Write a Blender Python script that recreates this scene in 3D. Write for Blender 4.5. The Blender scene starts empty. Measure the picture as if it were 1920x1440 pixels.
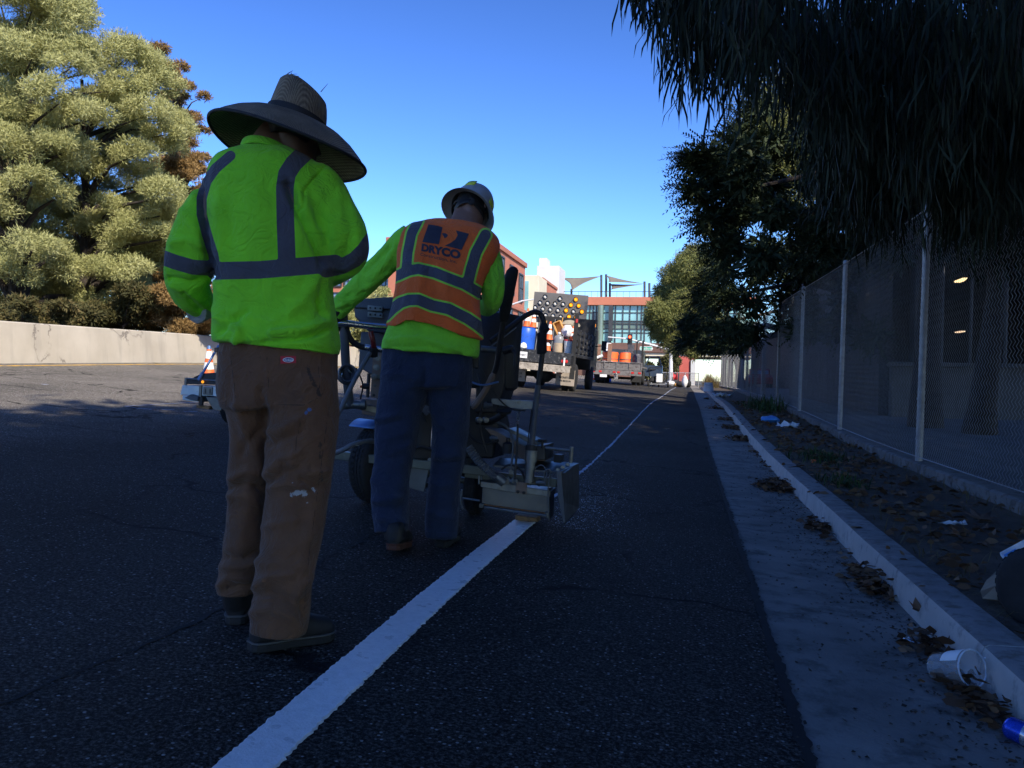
import bpy, bmesh, math, random
import numpy as np
from mathutils import Vector, Matrix, noise
from mathutils.bvhtree import BVHTree
R_ = math.radians
scene = bpy.context.scene
COL = scene.collection
random.seed(7)
RNG = np.random.default_rng(11)

# ------------------------------------------------------------------ camera, sky, sun, exposure
F = 1608.0                      # focal length in photo pixels (1920 wide)
H = 0.98
YAW, ROLL, PD = 0.20062, R_(1.2), 0.00861
f0 = Vector((-math.sin(YAW), math.cos(YAW), 0)); r0 = Vector((math.cos(YAW), math.sin(YAW), 0)); u0 = Vector((0, 0, 1))
FW = f0*math.cos(PD) - u0*math.sin(PD); UP0 = u0*math.cos(PD) + f0*math.sin(PD)
RT = r0*math.cos(ROLL) + UP0*math.sin(ROLL); UP = UP0*math.cos(ROLL) - r0*math.sin(ROLL)
EYE = Vector((0, 0, H))
cam = bpy.data.cameras.new('camera'); cam.sensor_width = 36; cam.lens = 36*F/1920
cam.clip_start = 0.05; cam.clip_end = 3000
cam_o = bpy.data.objects.new('camera', cam); COL.objects.link(cam_o)
cam_o.matrix_world = Matrix(((RT.x, UP.x, -FW.x, 0), (RT.y, UP.y, -FW.y, 0), (RT.z, UP.z, -FW.z, H), (0, 0, 0, 1)))
scene.camera = cam_o

SUN_AZ, SUN_EL = R_(42), R_(37)             # azimuth measured from behind the camera (-Y) towards +X
sdir = Vector((math.sin(SUN_AZ)*math.cos(SUN_EL), -math.cos(SUN_AZ)*math.cos(SUN_EL), math.sin(SUN_EL)))
world = bpy.data.worlds.new('World'); scene.world = world; world.use_nodes = True
wn = world.node_tree.nodes; wl = world.node_tree.links
sky = wn.new('ShaderNodeTexSky'); sky.sky_type = 'NISHITA'; sky.sun_disc = False
sky.sun_elevation = SUN_EL; sky.sun_rotation = math.atan2(sdir.x, sdir.y)
sky.air_density = 1.0; sky.dust_density = 0.2; sky.ozone_density = 3.5; sky.altitude = 0
bg = wn['Background']; SKY = .085; bg.inputs['Strength'].default_value = SKY
def _vm(op, v):
    n_ = wn.new('ShaderNodeVectorMath'); n_.operation = op; n_.inputs[1].default_value = v; return n_
m1 = _vm('MULTIPLY', (SKY,)*3)
gm = wn.new('ShaderNodeGamma'); gm.inputs[1].default_value = 1.6
m3 = _vm('MULTIPLY', tuple(k/SKY for k in (1.38, 1.56, 1.95)))       # a deep, clear autumn sky
wl.new(sky.outputs[0], m1.inputs[0]); wl.new(m1.outputs[0], gm.inputs[0]); wl.new(gm.outputs[0], m3.inputs[0]); wl.new(m3.outputs[0], bg.inputs[0])
sun = bpy.data.lights.new('sun', 'SUN'); sun.energy = 3.15; sun.angle = R_(0.53); sun.color = (1.0, 0.90, 0.74)
sun_o = bpy.data.objects.new('sun', sun); COL.objects.link(sun_o)
sun_o.rotation_euler = sdir.to_track_quat('Z', 'Y').to_euler(); sun_o.location = (20, -20, 30)
vs = scene.view_settings
vs.view_transform = 'Standard'; vs.look = 'None'; vs.gamma = 1.0; vs.exposure = 1.2
scene.cycles.max_bounces = 6; scene.cycles.transparent_max_bounces = 12

# ------------------------------------------------------------------ geometry of the place
def sm(a, b, x):
    t = min(1.0, max(0.0, (x-a)/(b-a))); return t*t*(3-2*t)
def gz(x, y):                   # road surface: superelevated to the left, gently rising ahead
    return -.062*max(-16.0, min(x, .34)) + .3*sm(9, 27, y) + .15*sm(27, 46, y)
def P(px, py, d):               # point seen at photo pixel px,py at distance d along the view axis
    px, py, d = float(px), float(py), float(d)
    return EYE + (FW + RT*((px-960)/F) - UP*((py-720)/F))*d
def px_of(p):
    q = Vector(p)-EYE; d = q.dot(FW); return 960+F*q.dot(RT)/d, 720-F*q.dot(UP)/d, d
def G(px, py, off=0.0):         # ground point seen at a pixel
    lo, hi = .5, 300
    for _ in range(50):
        m = (lo+hi)/2; p = P(px, py, m)
        if p.z-off > gz(p.x, p.y): lo = m
        else: hi = m
    return P(px, py, lo)
def onX(px, py, X):
    a = P(px, py, 1)-EYE; return EYE+a*(X/a.x)
def onY(px, py, Y):
    a = P(px, py, 1)-EYE; return EYE+a*(Y/a.y)

# ------------------------------------------------------------------ materials
def _n(nt, t, **kw):
    n = nt.nodes.new(t)
    for k, v in kw.items(): setattr(n, k, v)
    return n
def new_mat(name):
    m = bpy.data.materials.new(name); m.use_nodes = True
    nt = m.node_tree; b = nt.nodes['Principled BSDF']
    return m, nt, b
_tc = {}
def coords(nt, kind='Object'):
    return _n(nt, 'ShaderNodeTexCoord').outputs[kind]
def noise_tex(nt, scale, detail=4, rough=.55, vec=None, dist=0):
    t = _n(nt, 'ShaderNodeTexNoise'); t.inputs['Scale'].default_value = scale; t.inputs['Detail'].default_value = detail
    t.inputs['Roughness'].default_value = rough; t.inputs['Distortion'].default_value = dist
    nt.links.new(vec if vec else coords(nt), t.inputs['Vector']); return t
def ramp(nt, fac, stops, interp='LINEAR'):
    r = _n(nt, 'ShaderNodeValToRGB'); cr = r.color_ramp; cr.interpolation = interp
    while len(cr.elements) < len(stops): cr.elements.new(.5)
    for e, (p, c) in zip(cr.elements, stops):
        e.position = p; e.color = (*c, 1) if len(c) == 3 else c
    nt.links.new(fac, r.inputs[0]); return r.outputs[0]
def mixc(nt, fac, a, b, mode='MIX'):
    m = _n(nt, 'ShaderNodeMix', data_type='RGBA', blend_type=mode)
    for v, i in ((fac, 0), (a, 6), (b, 7)):
        if hasattr(v, 'is_linked'): nt.links.new(v, m.inputs[i])
        elif i == 0: m.inputs[0].default_value = v
        else: m.inputs[i].default_value = (*v, 1)
    return m.outputs[2]
def math_(nt, op, a, b=None):
    m = _n(nt, 'ShaderNodeMath', operation=op)
    for i, v in enumerate((a, b)):
        if v is None: continue
        if hasattr(v, 'is_linked'): nt.links.new(v, m.inputs[i])
        else: m.inputs[i].default_value = v
    return m.outputs[0]
def bump(nt, b, h, strength=.3, dist=.01):
    bn = _n(nt, 'ShaderNodeBump'); bn.inputs['Strength'].default_value = strength; bn.inputs['Distance'].default_value = dist
    nt.links.new(h, bn.inputs['Height']); nt.links.new(bn.outputs[0], b.inputs['Normal'])
def pm(name, col, rough=.6, metal=0., var=.18, scale=6., bmp=.15, bscale=60., bdist=.004, dirt=None, dirt_amt=.0, emis=None):
    m, nt, b = new_mat(name)
    n1 = noise_tex(nt, scale, 5, .6)
    lo = tuple(max(0, c*(1-var)) for c in col); hi = tuple(min(1, c*(1+var)) for c in col)
    c = ramp(nt, n1.outputs[0], [(.3, lo), (.7, hi)])
    if dirt:
        n2 = noise_tex(nt, scale*2.3, 7, .68)
        f = ramp(nt, n2.outputs[0], [(.62-.35*dirt_amt, (0, 0, 0)), (.72-.2*dirt_amt, (1, 1, 1))])
        c = mixc(nt, f, c, dirt)
    nt.links.new(c, b.inputs['Base Color'])
    rr = ramp(nt, noise_tex(nt, scale*1.7, 4).outputs[0], [(.3, (max(0, rough-.1),)*3), (.7, (min(1, rough+.1),)*3)])
    nt.links.new(rr, b.inputs['Roughness']); b.inputs['Metallic'].default_value = metal
    if bmp: bump(nt, b, noise_tex(nt, bscale, 4, .6).outputs[0], bmp, bdist)
    if emis:
        b.inputs['Emission Color'].default_value = (*emis[0], 1); b.inputs['Emission Strength'].default_value = emis[1]
    return m
def leaf_mat(name, stops, trans=.25, rough=.55, scale=.5):
    m, nt, b = new_mat(name)
    a = _n(nt, 'ShaderNodeAttribute'); a.attribute_name = 'rnd'
    n = noise_tex(nt, scale, 3)
    f = math_(nt, 'ADD', math_(nt, 'MULTIPLY', a.outputs['Fac'], .55), math_(nt, 'MULTIPLY', n.outputs[0], .45))
    c = ramp(nt, f, stops)
    nt.links.new(c, b.inputs['Base Color']); b.inputs['Roughness'].default_value = rough; b.inputs['Specular IOR Level'].default_value = .22
    t = _n(nt, 'ShaderNodeBsdfTranslucent'); nt.links.new(c, t.inputs[0])
    mx = _n(nt, 'ShaderNodeMixShader'); mx.inputs[0].default_value = trans
    nt.links.new(b.outputs[0], mx.inputs[1]); nt.links.new(t.outputs[0], mx.inputs[2])
    nt.links.new(mx.outputs[0], nt.nodes['Material Output'].inputs[0])
    return m

# ------------------------------------------------------------------ mesh helpers
def tag(o, label=None, cat=None, group=None, kind=None):
    if label: o['label'] = label
    if cat: o['category'] = cat
    if group: o['group'] = group
    if kind: o['kind'] = kind
    return o
def empty(name, loc, label=None, cat=None, group=None, rot=None):
    o = bpy.data.objects.new(name, None); COL.objects.link(o); o.empty_display_size = .2
    o.location = loc
    if rot: o.rotation_euler = rot
    return tag(o, label, cat, group)
def xform(o):
    m = Matrix.LocRotScale(o.location, o.rotation_euler, o.scale)
    return xform(o.parent) @ m if o.parent else m
class MB:
    def __init__(s): s.v = []; s.f = []; s.sm = []; s.mi = []; s.cur = 0
    def add(s, vs_, fs, smooth=False):
        o = len(s.v); s.v += [tuple(v) for v in vs_]
        for f in fs: s.f.append([i+o for i in f]); s.sm.append(smooth); s.mi.append(s.cur)
        return s
    def box(s, c, size, rot=None, taper=1.0):
        c = Vector(c); x, y, z = (q/2 for q in size); M = rot if rot is not None else Matrix.Identity(3)
        if not isinstance(M, Matrix): M = Matrix.Rotation(M, 3, 'Z')
        vs_ = [c+M@Vector((a*x*(taper if k > 0 else 1), b*y*(taper if k > 0 else 1), k*z)) for k in (-1, 1) for a, b in ((-1, -1), (1, -1), (1, 1), (-1, 1))]
        return s.add(vs_, [(3, 2, 1, 0), (4, 5, 6, 7), (0, 1, 5, 4), (1, 2, 6, 5), (2, 3, 7, 6), (3, 0, 4, 7)])
    def bar(s, a, b, w, h, up=(0, 0, 1)):
        a = Vector(a); b = Vector(b); y = (b-a); L = y.length; y.normalize(); x = y.cross(Vector(up)); x.normalize(); z = x.cross(y)
        return s.box((a+b)/2, (w, L, h), Matrix((x, y, z)).transposed())
    def rings(s, rs, cap=True, closed=False, smooth=True):
        n = len(rs[0]); vs_ = [p for r in rs for p in r]; fs = []
        m = len(rs)
        for i in range(m if closed else m-1):
            j = (i+1) % m
            for k in range(n):
                fs.append((i*n+k, i*n+(k+1) % n, j*n+(k+1) % n, j*n+k))
        s.add(vs_, fs, smooth)
        if cap and not closed:
            s.add(rs[0], [tuple(reversed(range(n)))]); s.add(rs[-1], [tuple(range(n))])
        return s
    def tube(s, pts, r, n=8, cap=True, closed=False):
        pts = [Vector(p) for p in pts]; rs = []; prev = None
        for i, p in enumerate(pts):
            if closed: t = pts[(i+1) % len(pts)]-pts[i-1]
            else: t = (pts[min(i+1, len(pts)-1)]-pts[max(i-1, 0)])
            t.normalize()
            if prev is None:
                x = t.orthogonal()
            else: x = prev - t*prev.dot(t)
            x.normalize(); prev = x; y = t.cross(x); rr = r[i] if isinstance(r, (list, tuple)) else r
            rs.append([p+x*rr*math.cos(2*math.pi*k/n)+y*rr*math.sin(2*math.pi*k/n) for k in range(n)])
        return s.rings(rs, cap, closed)
    def lathe(s, c, axis, prof, n=24, cap=True):        # prof: (along, radius)
        c = Vector(c); a = Vector(axis).normalized(); x = a.orthogonal().normalized(); y = a.cross(x)
        return s.rings([[c+a*t+(x*math.cos(2*math.pi*k/n)+y*math.sin(2*math.pi*k/n))*r for k in range(n)] for t, r in prof], cap)
    def prism(s, pts, ext):     # planar outline extruded along a vector
        pts = [Vector(p) for p in pts]; e = Vector(ext); n = len(pts)
        vs_ = pts+[p+e for p in pts]
        return s.add(vs_, [tuple(reversed(range(n))), tuple(range(n, 2*n))]+[(k, (k+1) % n, n+(k+1) % n, n+k) for k in range(n)])
    def quad(s, *p): return s.add(p, [tuple(range(len(p)))])
    def build(s, name, mat, parent=None, bevel=0, world=False, label=None, cat=None, group=None, kind=None, sharp=38):
        me = bpy.data.meshes.new(name)
        vs_ = s.v
        if parent is not None and world:
            iv = xform(parent).inverted(); vs_ = [tuple(iv @ Vector(v)) for v in s.v]
        me.from_pydata(vs_, [], s.f)
        mats = mat if isinstance(mat, (list, tuple)) else [mat]
        for m in mats: me.materials.append(m)
        me.polygons.foreach_set('use_smooth', s.sm); me.polygons.foreach_set('material_index', s.mi)
        bm = bmesh.new(); bm.from_mesh(me); bmesh.ops.recalc_face_normals(bm, faces=bm.faces); bm.to_mesh(me); bm.free()
        me.update()
        if any(s.sm): me.set_sharp_from_angle(angle=R_(sharp))
        o = bpy.data.objects.new(name, me); COL.objects.link(o)
        if parent is not None: o.parent = parent
        if bevel:
            b = o.modifiers.new('bevel', 'BEVEL'); b.width = bevel; b.segments = 2; b.limit_method = 'ANGLE'; b.angle_limit = R_(50); b.harden_normals = False
        return tag(o, label, cat, group, kind)
def np_mesh(name, verts, faces_n, nper, mat, parent=None, rnd=None, origin=None, smooth=False):
    """verts (N,3); faces given as (M,nper) index array"""
    me = bpy.data.meshes.new(name); verts = np.asarray(verts, np.float32)
    if origin is not None: verts = verts-np.array(origin, np.float32)
    M = len(faces_n)
    me.vertices.add(len(verts)); me.vertices.foreach_set('co', verts.ravel())
    me.loops.add(M*nper); me.loops.foreach_set('vertex_index', np.asarray(faces_n, np.int32).ravel())
    me.polygons.add(M); me.polygons.foreach_set('loop_start', np.arange(0, M*nper, nper, dtype=np.int32))
    try: me.polygons.foreach_set('loop_total', np.full(M, nper, np.int32))
    except Exception: pass
    me.materials.append(mat)
    if rnd is not None:
        a = me.attributes.new('rnd', 'FLOAT', 'POINT'); a.data.foreach_set('value', np.asarray(rnd, np.float32))
    if smooth: me.polygons.foreach_set('use_smooth', np.ones(M, bool))
    me.update(); me.validate()
    o = bpy.data.objects.new(name, me); COL.objects.link(o)
    if parent is not None: o.parent = parent
    return o
def tree_copy(o, parent=None):
    c = o.copy(); COL.objects.link(c)
    if parent is not None: c.parent = parent
    for ch in list(o.children): tree_copy(ch, c)
    return c
# ================================================================== SETTING: ground, road, kerb
M_asph, nt, b = new_mat('asphalt')
oc = coords(nt)
big = noise_tex(nt, .35, 5, .6)
fine = noise_tex(nt, 85, 4, .75)
vor = _n(nt, 'ShaderNodeTexVoronoi'); vor.inputs['Scale'].default_value = 70; nt.links.new(oc, vor.inputs['Vector'])
base = ramp(nt, big.outputs[0], [(.28, (.029, .0275, .025)), (.72, (.064, .059, .053))])
agg = ramp(nt, fine.outputs[0], [(.38, (.10, .10, .10)), (.5, (.80, .80, .80)), (.62, (3.0, 2.9, 2.8))])
c = mixc(nt, 1.0, base, agg, 'MULTIPLY')
sr = _n(nt, 'ShaderNodeSeparateColor'); nt.links.new(vor.outputs['Color'], sr.inputs[0])
spk = ramp(nt, sr.outputs[0], [(.80, (0, 0, 0)), (1.0, (1, 1, 1))])
spkd = ramp(nt, vor.outputs['Distance'], [(.25, (1, 1, 1)), (.4, (0, 0, 0))])
spm = math_(nt, 'MULTIPLY', spk, spkd)
c = mixc(nt, spm, c, (.42, .41, .39))
# lanes towards the wall: part real wear, part sunlight painted as a lighter tone
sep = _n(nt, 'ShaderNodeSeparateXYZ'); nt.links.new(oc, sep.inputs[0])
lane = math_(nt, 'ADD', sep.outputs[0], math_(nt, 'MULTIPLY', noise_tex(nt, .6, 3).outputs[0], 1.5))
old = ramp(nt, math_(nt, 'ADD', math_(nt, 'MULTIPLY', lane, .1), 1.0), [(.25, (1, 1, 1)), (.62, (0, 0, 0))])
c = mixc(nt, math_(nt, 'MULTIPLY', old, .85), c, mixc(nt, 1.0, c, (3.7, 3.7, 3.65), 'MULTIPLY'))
# cracks
vm = _n(nt, 'ShaderNodeVectorMath', operation='ADD'); dn = noise_tex(nt, 1.3, 4, .6)
nt.links.new(oc, vm.inputs[0]); sc_ = _n(nt, 'ShaderNodeVectorMath', operation='SCALE'); sc_.inputs['Scale'].default_value = .8
nt.links.new(dn.outputs['Color'], sc_.inputs[0]); nt.links.new(sc_.outputs[0], vm.inputs[1])
vc = _n(nt, 'ShaderNodeTexVoronoi', feature='DISTANCE_TO_EDGE'); vc.inputs['Scale'].default_value = .42; nt.links.new(vm.outputs[0], vc.inputs['Vector'])
ck = ramp(nt, vc.outputs['Distance'], [(.004, (1, 1, 1)), (.012, (0, 0, 0))])
ckm = ramp(nt, noise_tex(nt, .5, 3).outputs[0], [(.45, (0, 0, 0)), (.55, (1, 1, 1))])
ckf = math_(nt, 'MULTIPLY', ck, ckm)
c = mixc(nt, ckf, c, (.012, .012, .013))
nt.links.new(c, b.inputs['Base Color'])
nt.links.new(ramp(nt, fine.outputs[0], [(.3, (.62,)*3), (.7, (.85,)*3)]), b.inputs['Roughness'])
hh = math_(nt, 'SUBTRACT', math_(nt, 'ADD', noise_tex(nt, 90, 3, .7).outputs[0], math_(nt, 'MULTIPLY', spm, .5)), ckf)
b.inputs['Specular IOR Level'].default_value = .05
bump(nt, b, hh, 1.0, .014)

M_gutter = pm('gutter_concrete', (.225, .205, .18), .9, 0, .3, 2.2, .6, 60, .006, dirt=(.095, .09, .08), dirt_amt=.34)
M_kerb = pm('kerb_concrete', (.47, .45, .42), .85, 0, .12, 4, .35, 120, .003, dirt=(.25, .245, .24), dirt_amt=.25)
M_kerbtop = pm('kerb_top_concrete', (.21, .205, .20), .9, 0, .25, 5, .4, 110, .003, dirt=(.12, .112, .10), dirt_amt=.4)
M_dirt = pm('verge_soil', (.085, .062, .045), .95, 0, .5, 5, .9, 40, .03, dirt=(.10, .078, .05), dirt_amt=.4)
M_lot = pm('lot_asphalt', (.10, .10, .10), .85, 0, .2, 1.2, .4, 90, .004)
M_ground = pm('bare_ground', (.09, .08, .06), .95, 0, .3, .3, .3, 10, .03)

def sheet(name, xs, ys, zf, mat, kind='structure', parent=None):
    xs = list(xs); ys = list(ys); nx = len(xs)
    v = [(x, y, zf(x, y)) for y in ys for x in xs]
    f = [(j*nx+i, j*nx+i+1, (j+1)*nx+i+1, (j+1)*nx+i) for j in range(len(ys)-1) for i in range(nx-1)]
    m = MB(); m.add(v, f, True)
    return m.build(name, mat, parent, kind=kind)
YS = [-45+i*3 for i in range(12)] + [-9+i for i in range(70)] + [62, 66, 72, 80, 90, 110, 140, 200]
sheet('ground', [-700, -300, -100, -40, -16.6, -10, 0, 8, 30, 100, 300, 700], [-120, -40, 0, 10, 20, 30, 46, 80, 160, 400, 1200],
      lambda x, y: gz(x, y)-(.12 if x <= 8 else .3), M_ground)
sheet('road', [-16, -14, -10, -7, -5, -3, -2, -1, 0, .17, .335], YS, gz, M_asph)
E_X, K_X = .34, 1.0
gut = sheet('gutter', [E_X, .6, .85, K_X+.01], YS, lambda x, y: gz(E_X, y)-.004-.03*(x-E_X)/.66, M_gutter)
def kz(y): return gz(E_X, y)-.034
# kerb: separate cast lengths with joints
m = MB(); yy = -12.05
while yy < 62:
    L = 3.05; n = 3
    rs = []
    for k in range(n+1):
        y = yy+.004+(L-.008)*k/n; z = kz(y); w = .004*math.sin(y*2.1)
        rs.append([(K_X+w, y, z-.1), (K_X+w+.012, y, z+.125), (K_X+w+.02, y, z+.142), (K_X+w+.035, y, z+.15), (1.17, y, z+.153), (1.17, y, z-.1)])
    m.rings(rs, True, False, True); yy += L
kb = m.build('kerb', [M_kerb, M_kerbtop], kind='structure', sharp=30)
for p in kb.data.polygons:
    if p.normal.z > .8: p.material_index = 1
def vz(x, y):
    t = (x-1.17)/1.15
    return kz(y)+.135+.03*noise.noise((x*2.3, y*1.1, 3))+.02*noise.noise((x*7, y*5, 8))-.02*t+.05*max(0, t-.6)
sheet('verge', [1.165, 1.25, 1.4, 1.55, 1.7, 1.85, 2.0, 2.15, 2.34], [-12+.2*i for i in range(250)]+[38+i for i in range(40)], vz, M_dirt)
sheet('parking_lot_pavement', [2.33, 4, 8, 20, 60], [-60, -20, 0, 10, 20, 30, 46, 80, 140], lambda x, y: kz(y)+.13, M_lot)
sheet('left_verge', [-40, -30, -20, -15.35], [-45, -20, 0, 10, 20, 30, 50, 90, 140], lambda x, y: gz(-15, y)+.05+.02*noise.noise((x, y, 1)), M_dirt)

# ------------------------------------------------------------------ painted markings
M_paint, nt, b = new_mat('fresh_white_paint')
n1 = noise_tex(nt, 35, 5, .7)
nt.links.new(ramp(nt, n1.outputs[0], [(.25, (.74, .75, .75)), (.6, (.90, .90, .90))]), b.inputs['Base Color'])
nt.links.new(ramp(nt, noise_tex(nt, 14, 3).outputs[0], [(.35, (.25,)*3), (.65, (.6,)*3)]), b.inputs['Roughness'])
bump(nt, b, math_(nt, 'ADD', noise_tex(nt, 120, 3, .7).outputs[0], math_(nt, 'MULTIPLY', n1.outputs[0], .6)), .55, .006)
M_yel = pm('worn_yellow_paint', (.62, .36, .04), .7, 0, .3, 3, .3, 60, .003, dirt=(.14, .13, .11), dirt_amt=.35)
M_chalk = pm('thin_layout_paint', (.42, .46, .56), .8, 0, .2, 9, .2, 60, .003, dirt=(.07, .07, .07), dirt_amt=.3)
def line(name, xa, xb, y0, y1, mat, jag, step, xoff=lambda y: 0, zo=.004, thick=.003):
    m = MB(); n = int((y1-y0)/step); vs_ = []; fs = []
    for i in range(n+1):
        y = y0+(y1-y0)*i/n; o = xoff(y); a = xa+o+random.gauss(0, jag); bb = xb+o+random.gauss(0, jag)
        zt = zo+thick
        vs_ += [(a-.004, y, gz(a, y)+.001), (a, y, gz(a, y)+zt), (bb, y, gz(bb, y)+zt), (bb+.004, y, gz(bb, y)+.001)]
    for i in range(n):
        for k in range(3): fs.append((i*4+k, i*4+k+1, i*4+k+5, i*4+k+4))
    m.add(vs_, fs, True); return m.build(name, mat, kind='structure')
line('white_road_marking', -1.052, -.926, -3, 5.36, M_paint, .0022, .012, lambda y: .012*math.sin(y*1.1+.6))
line('layout_marking', -.996, -.978, 5.5, 60, M_chalk, .006, .05, lambda y: .30*sm(12, 55, y)+.004*math.sin(y*2.2), .004, .001)
line('yellow_edge_marking', -14.35, -14.22, -30, 110, M_yel, .006, .3)
m = MB()
for (a, c_, w) in [((235, 762), (375, 754), .035), ((235, 762), (258, 766), .03), ((258, 766), (285, 768), .05), ((303, 768), (327, 769), .05), ((345, 772), (370, 772), .03), ((80, 721), (88, 721), .12), ((640, 667), (640, 667.4), .2)]:
    p, q = G(*a), G(*c_); d = (q-p); d.z = 0
    s_ = Vector((-d.y, d.x, 0)).normalized()*w/2 if d.length > .01 else Vector((.2, 0, 0))
    m.quad(*[(v.x, v.y, gz(v.x, v.y)+.004) for v in (p-s_, q-s_, q+s_, p+s_)])
m.build('spot_marking', M_chalk, kind='structure')

# glass beads thrown out beside the machine, and grit in the gutter
def scatter(name, pts, size, mat, label, cat=None, flat=True):
    n = len(pts); pts = np.array(pts); s = size*(.5+RNG.random(n))[:, None, None]
    ang = RNG.random(n)*6.28; q = np.array([[-1, -.6, 0], [1, -.5, 0], [.8, .7, 0], [-.9, .6, 0]])[None]*s
    if not flat: q[:, :, 2] = RNG.normal(0, .35, (n, 4))*s[:, :, 0]
    ca, sa = np.cos(ang)[:, None], np.sin(ang)[:, None]
    v = np.stack([q[:, :, 0]*ca-q[:, :, 1]*sa, q[:, :, 0]*sa+q[:, :, 1]*ca, q[:, :, 2]+.004], 2)+pts[:, None, :]
    o = np_mesh(name, v.reshape(-1, 3), np.arange(n*4).reshape(-1, 4), 4, mat, rnd=np.repeat(RNG.random(n), 4))
    return tag(o, label, cat, kind='stuff')
M_bead = pm('glass_beads', (.7, .74, .8), .3, 0, .1, 30, 0)
pts = []
for _ in range(900):
    y = 5.3+abs(random.gauss(0, 1.3)); x = -.72+random.gauss(0, .16)
    if -.9 < x < -.83 and y < 5.6: continue
    pts.append((x, y, gz(x, y)))
for _ in range(350):
    y = random.uniform(6, 22); x = -.97+.3*sm(12, 55, y)+random.gauss(0, .07); pts.append((x, y, gz(x, y)))
scatter('glass_bead_spill', pts, .0035, M_bead, 'white glass beads spilled on asphalt around the line machine', 'beads')
M_grit = leaf_mat('grit', [(.2, (.02, .018, .015)), (.7, (.09, .07, .05)), (.95, (.35, .33, .3))], 0)
pts = []
for _ in range(3600):
    y = abs(random.gauss(0, 7))+1.5; x = K_X-.012-abs(random.gauss(0, .16)) if random.random() < .8 else random.uniform(.3, .95)
    if random.random() < .12: x = E_X+random.gauss(0, .02)
    if x < .28: continue
    pts.append((x, y, gz(E_X, y)-.002-.03*max(0, x-E_X)/.66))
scatter('gutter_grit', pts, .006, M_grit, 'dark grit and leaf crumbs lying along the concrete gutter', 'grit', False)
M_dry = leaf_mat('dry_leaf', [(.15, (.05, .028, .016)), (.5, (.16, .085, .045)), (.9, (.30, .185, .10))], .15, .7)
def dry_leaves(name, spots, label, size=.045):
    V = []; rnd = []
    for (x, y, z, n, rx, ry, hgt) in spots:
        for _ in range(n):
            cx, cy = x+random.gauss(0, rx), y+random.gauss(0, ry)
            cz = z+abs(random.gauss(0, hgt)); s = size*random.uniform(.4, 1.3); a = random.uniform(0, 6.3)
            rot = Matrix.Rotation(a, 3, 'Z')@Matrix.Rotation(random.gauss(0, .6), 3, 'X'); asp = random.uniform(.35, .8); curl = random.uniform(0, .4)
            for q in ((-1, 0, curl*.3), (-.45, -asp*.8, curl*.7), (.35, -asp, curl), (1, .1, curl*.2), (.2, asp*.9, curl), (-.5, asp*.6, curl*.6)):
                V.append(Vector((cx, cy, cz+.01))+rot@Vector(q)*s)
            rnd += [random.random()]*6
    V = np.array([tuple(v) for v in V])
    return tag(np_mesh(name, V, np.arange(len(V)).reshape(-1, 6), 6, M_dry, rnd=rnd), label, 'leaves', kind='stuff')
sp = []
for (px, py, n) in [(1480, 920, 190), (1415, 828, 90), (1395, 806, 70), (1368, 790, 50), (1345, 768, 50), (1325, 750, 40), (1560, 1000, 26), (1665, 1115, 30), (1655, 1095, 20), (1760, 1230, 16), (1800, 1310, 14), (1860, 1345, 20)]:
    p = G(px, py, -.05); x = min(p.x, K_X-.06); sp.append((x-(.05 if n > 40 else 0), p.y, kz(p.y), int(n*4.5), .10 if n > 40 else .05, .20 if n > 40 else .1, .028))
for _ in range(60):
    y = random.uniform(2, 30); sp.append((K_X-.05, y, kz(y), 5, .03, .1, .01))
dry_leaves('gutter_leaf_litter', sp, 'brown dry leaves heaped in the gutter against the kerb', .030)
sp = [(random.uniform(1.25, 2.3), y, 0, 12, .12, .12, .014) for y in np.arange(2.2, 26, .09)]
sp = [(x, y, vz(x, y), n, a, b_, h_) for (x, y, z, n, a, b_, h_) in sp]
dry_leaves('verge_leaf_litter', sp, 'brown leaf litter covering the soil strip below the fence', .038)
M_straw = leaf_mat('dry_grass', [(.2, (.10, .075, .035)), (.6, (.20, .15, .07)), (.95, (.10, .13, .04))], .2, .7)
def blades(name, spots, label, L=.12, w=.0022, mat=None, flat=.3):
    n = len(spots); base_ = np.array(spots); a = RNG.random(n)*6.283; tilt = RNG.random(n)*1.25+flat
    d = np.stack([np.cos(a)*np.sin(tilt), np.sin(a)*np.sin(tilt), np.cos(tilt)], 1)
    s = np.stack([-np.sin(a), np.cos(a), 0*a], 1)*w; l_ = (L*(.4+RNG.random(n)))[:, None]
    mid = base_+d*l_*.55; d2 = d.copy(); d2[:, 2] -= .45; tip = mid+d2*l_*.5
    tip[:, 2] = np.maximum(tip[:, 2], base_[:, 2]+.003)
    v = np.stack([base_-s, base_+s, mid+s*.8, mid-s*.8, tip+s*.2, tip-s*.2], 1).reshape(-1, 3)
    k = np.arange(n)[:, None]*6
    f = np.concatenate([k+np.array([[0, 1, 2, 3]]), k+np.array([[3, 2, 4, 5]])])
    return tag(np_mesh(name, v, f, 4, mat or M_straw, rnd=np.repeat(RNG.random(n), 6)), label, 'grass', kind='stuff')
sp = []
for _ in range(2600):
    y = random.uniform(2.0, 26); x = random.choice([random.uniform(1.2, 2.3), 1.2+abs(random.gauss(0, .12)), 2.3-abs(random.gauss(0, .12))]); x = min(2.3, x); sp.append((x, y, vz(x, y)))
blades('verge_dry_grass', sp, 'sparse dry straw and weed stems on the soil strip by the kerb')
M_weed = leaf_mat('weed_green', [(.2, (.02, .045, .014)), (.8, (.055, .10, .03))], .2)
sp = []
for (px, py, n, r) in [(1540, 858, 330, .16), (1580, 905, 160, .1), (1385, 745, 200, .12), (1440, 790, 40, .05)]:
    p = P(px, py, 1)-EYE; t = (kz(10)+.15-H)/p.z; q = EYE+p*t
    for _ in range(n):
        x = min(2.3, max(1.2, q.x+random.gauss(0, r))); y = q.y+random.gauss(0, r*2.5); sp.append((x, y, vz(x, y)))
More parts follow.
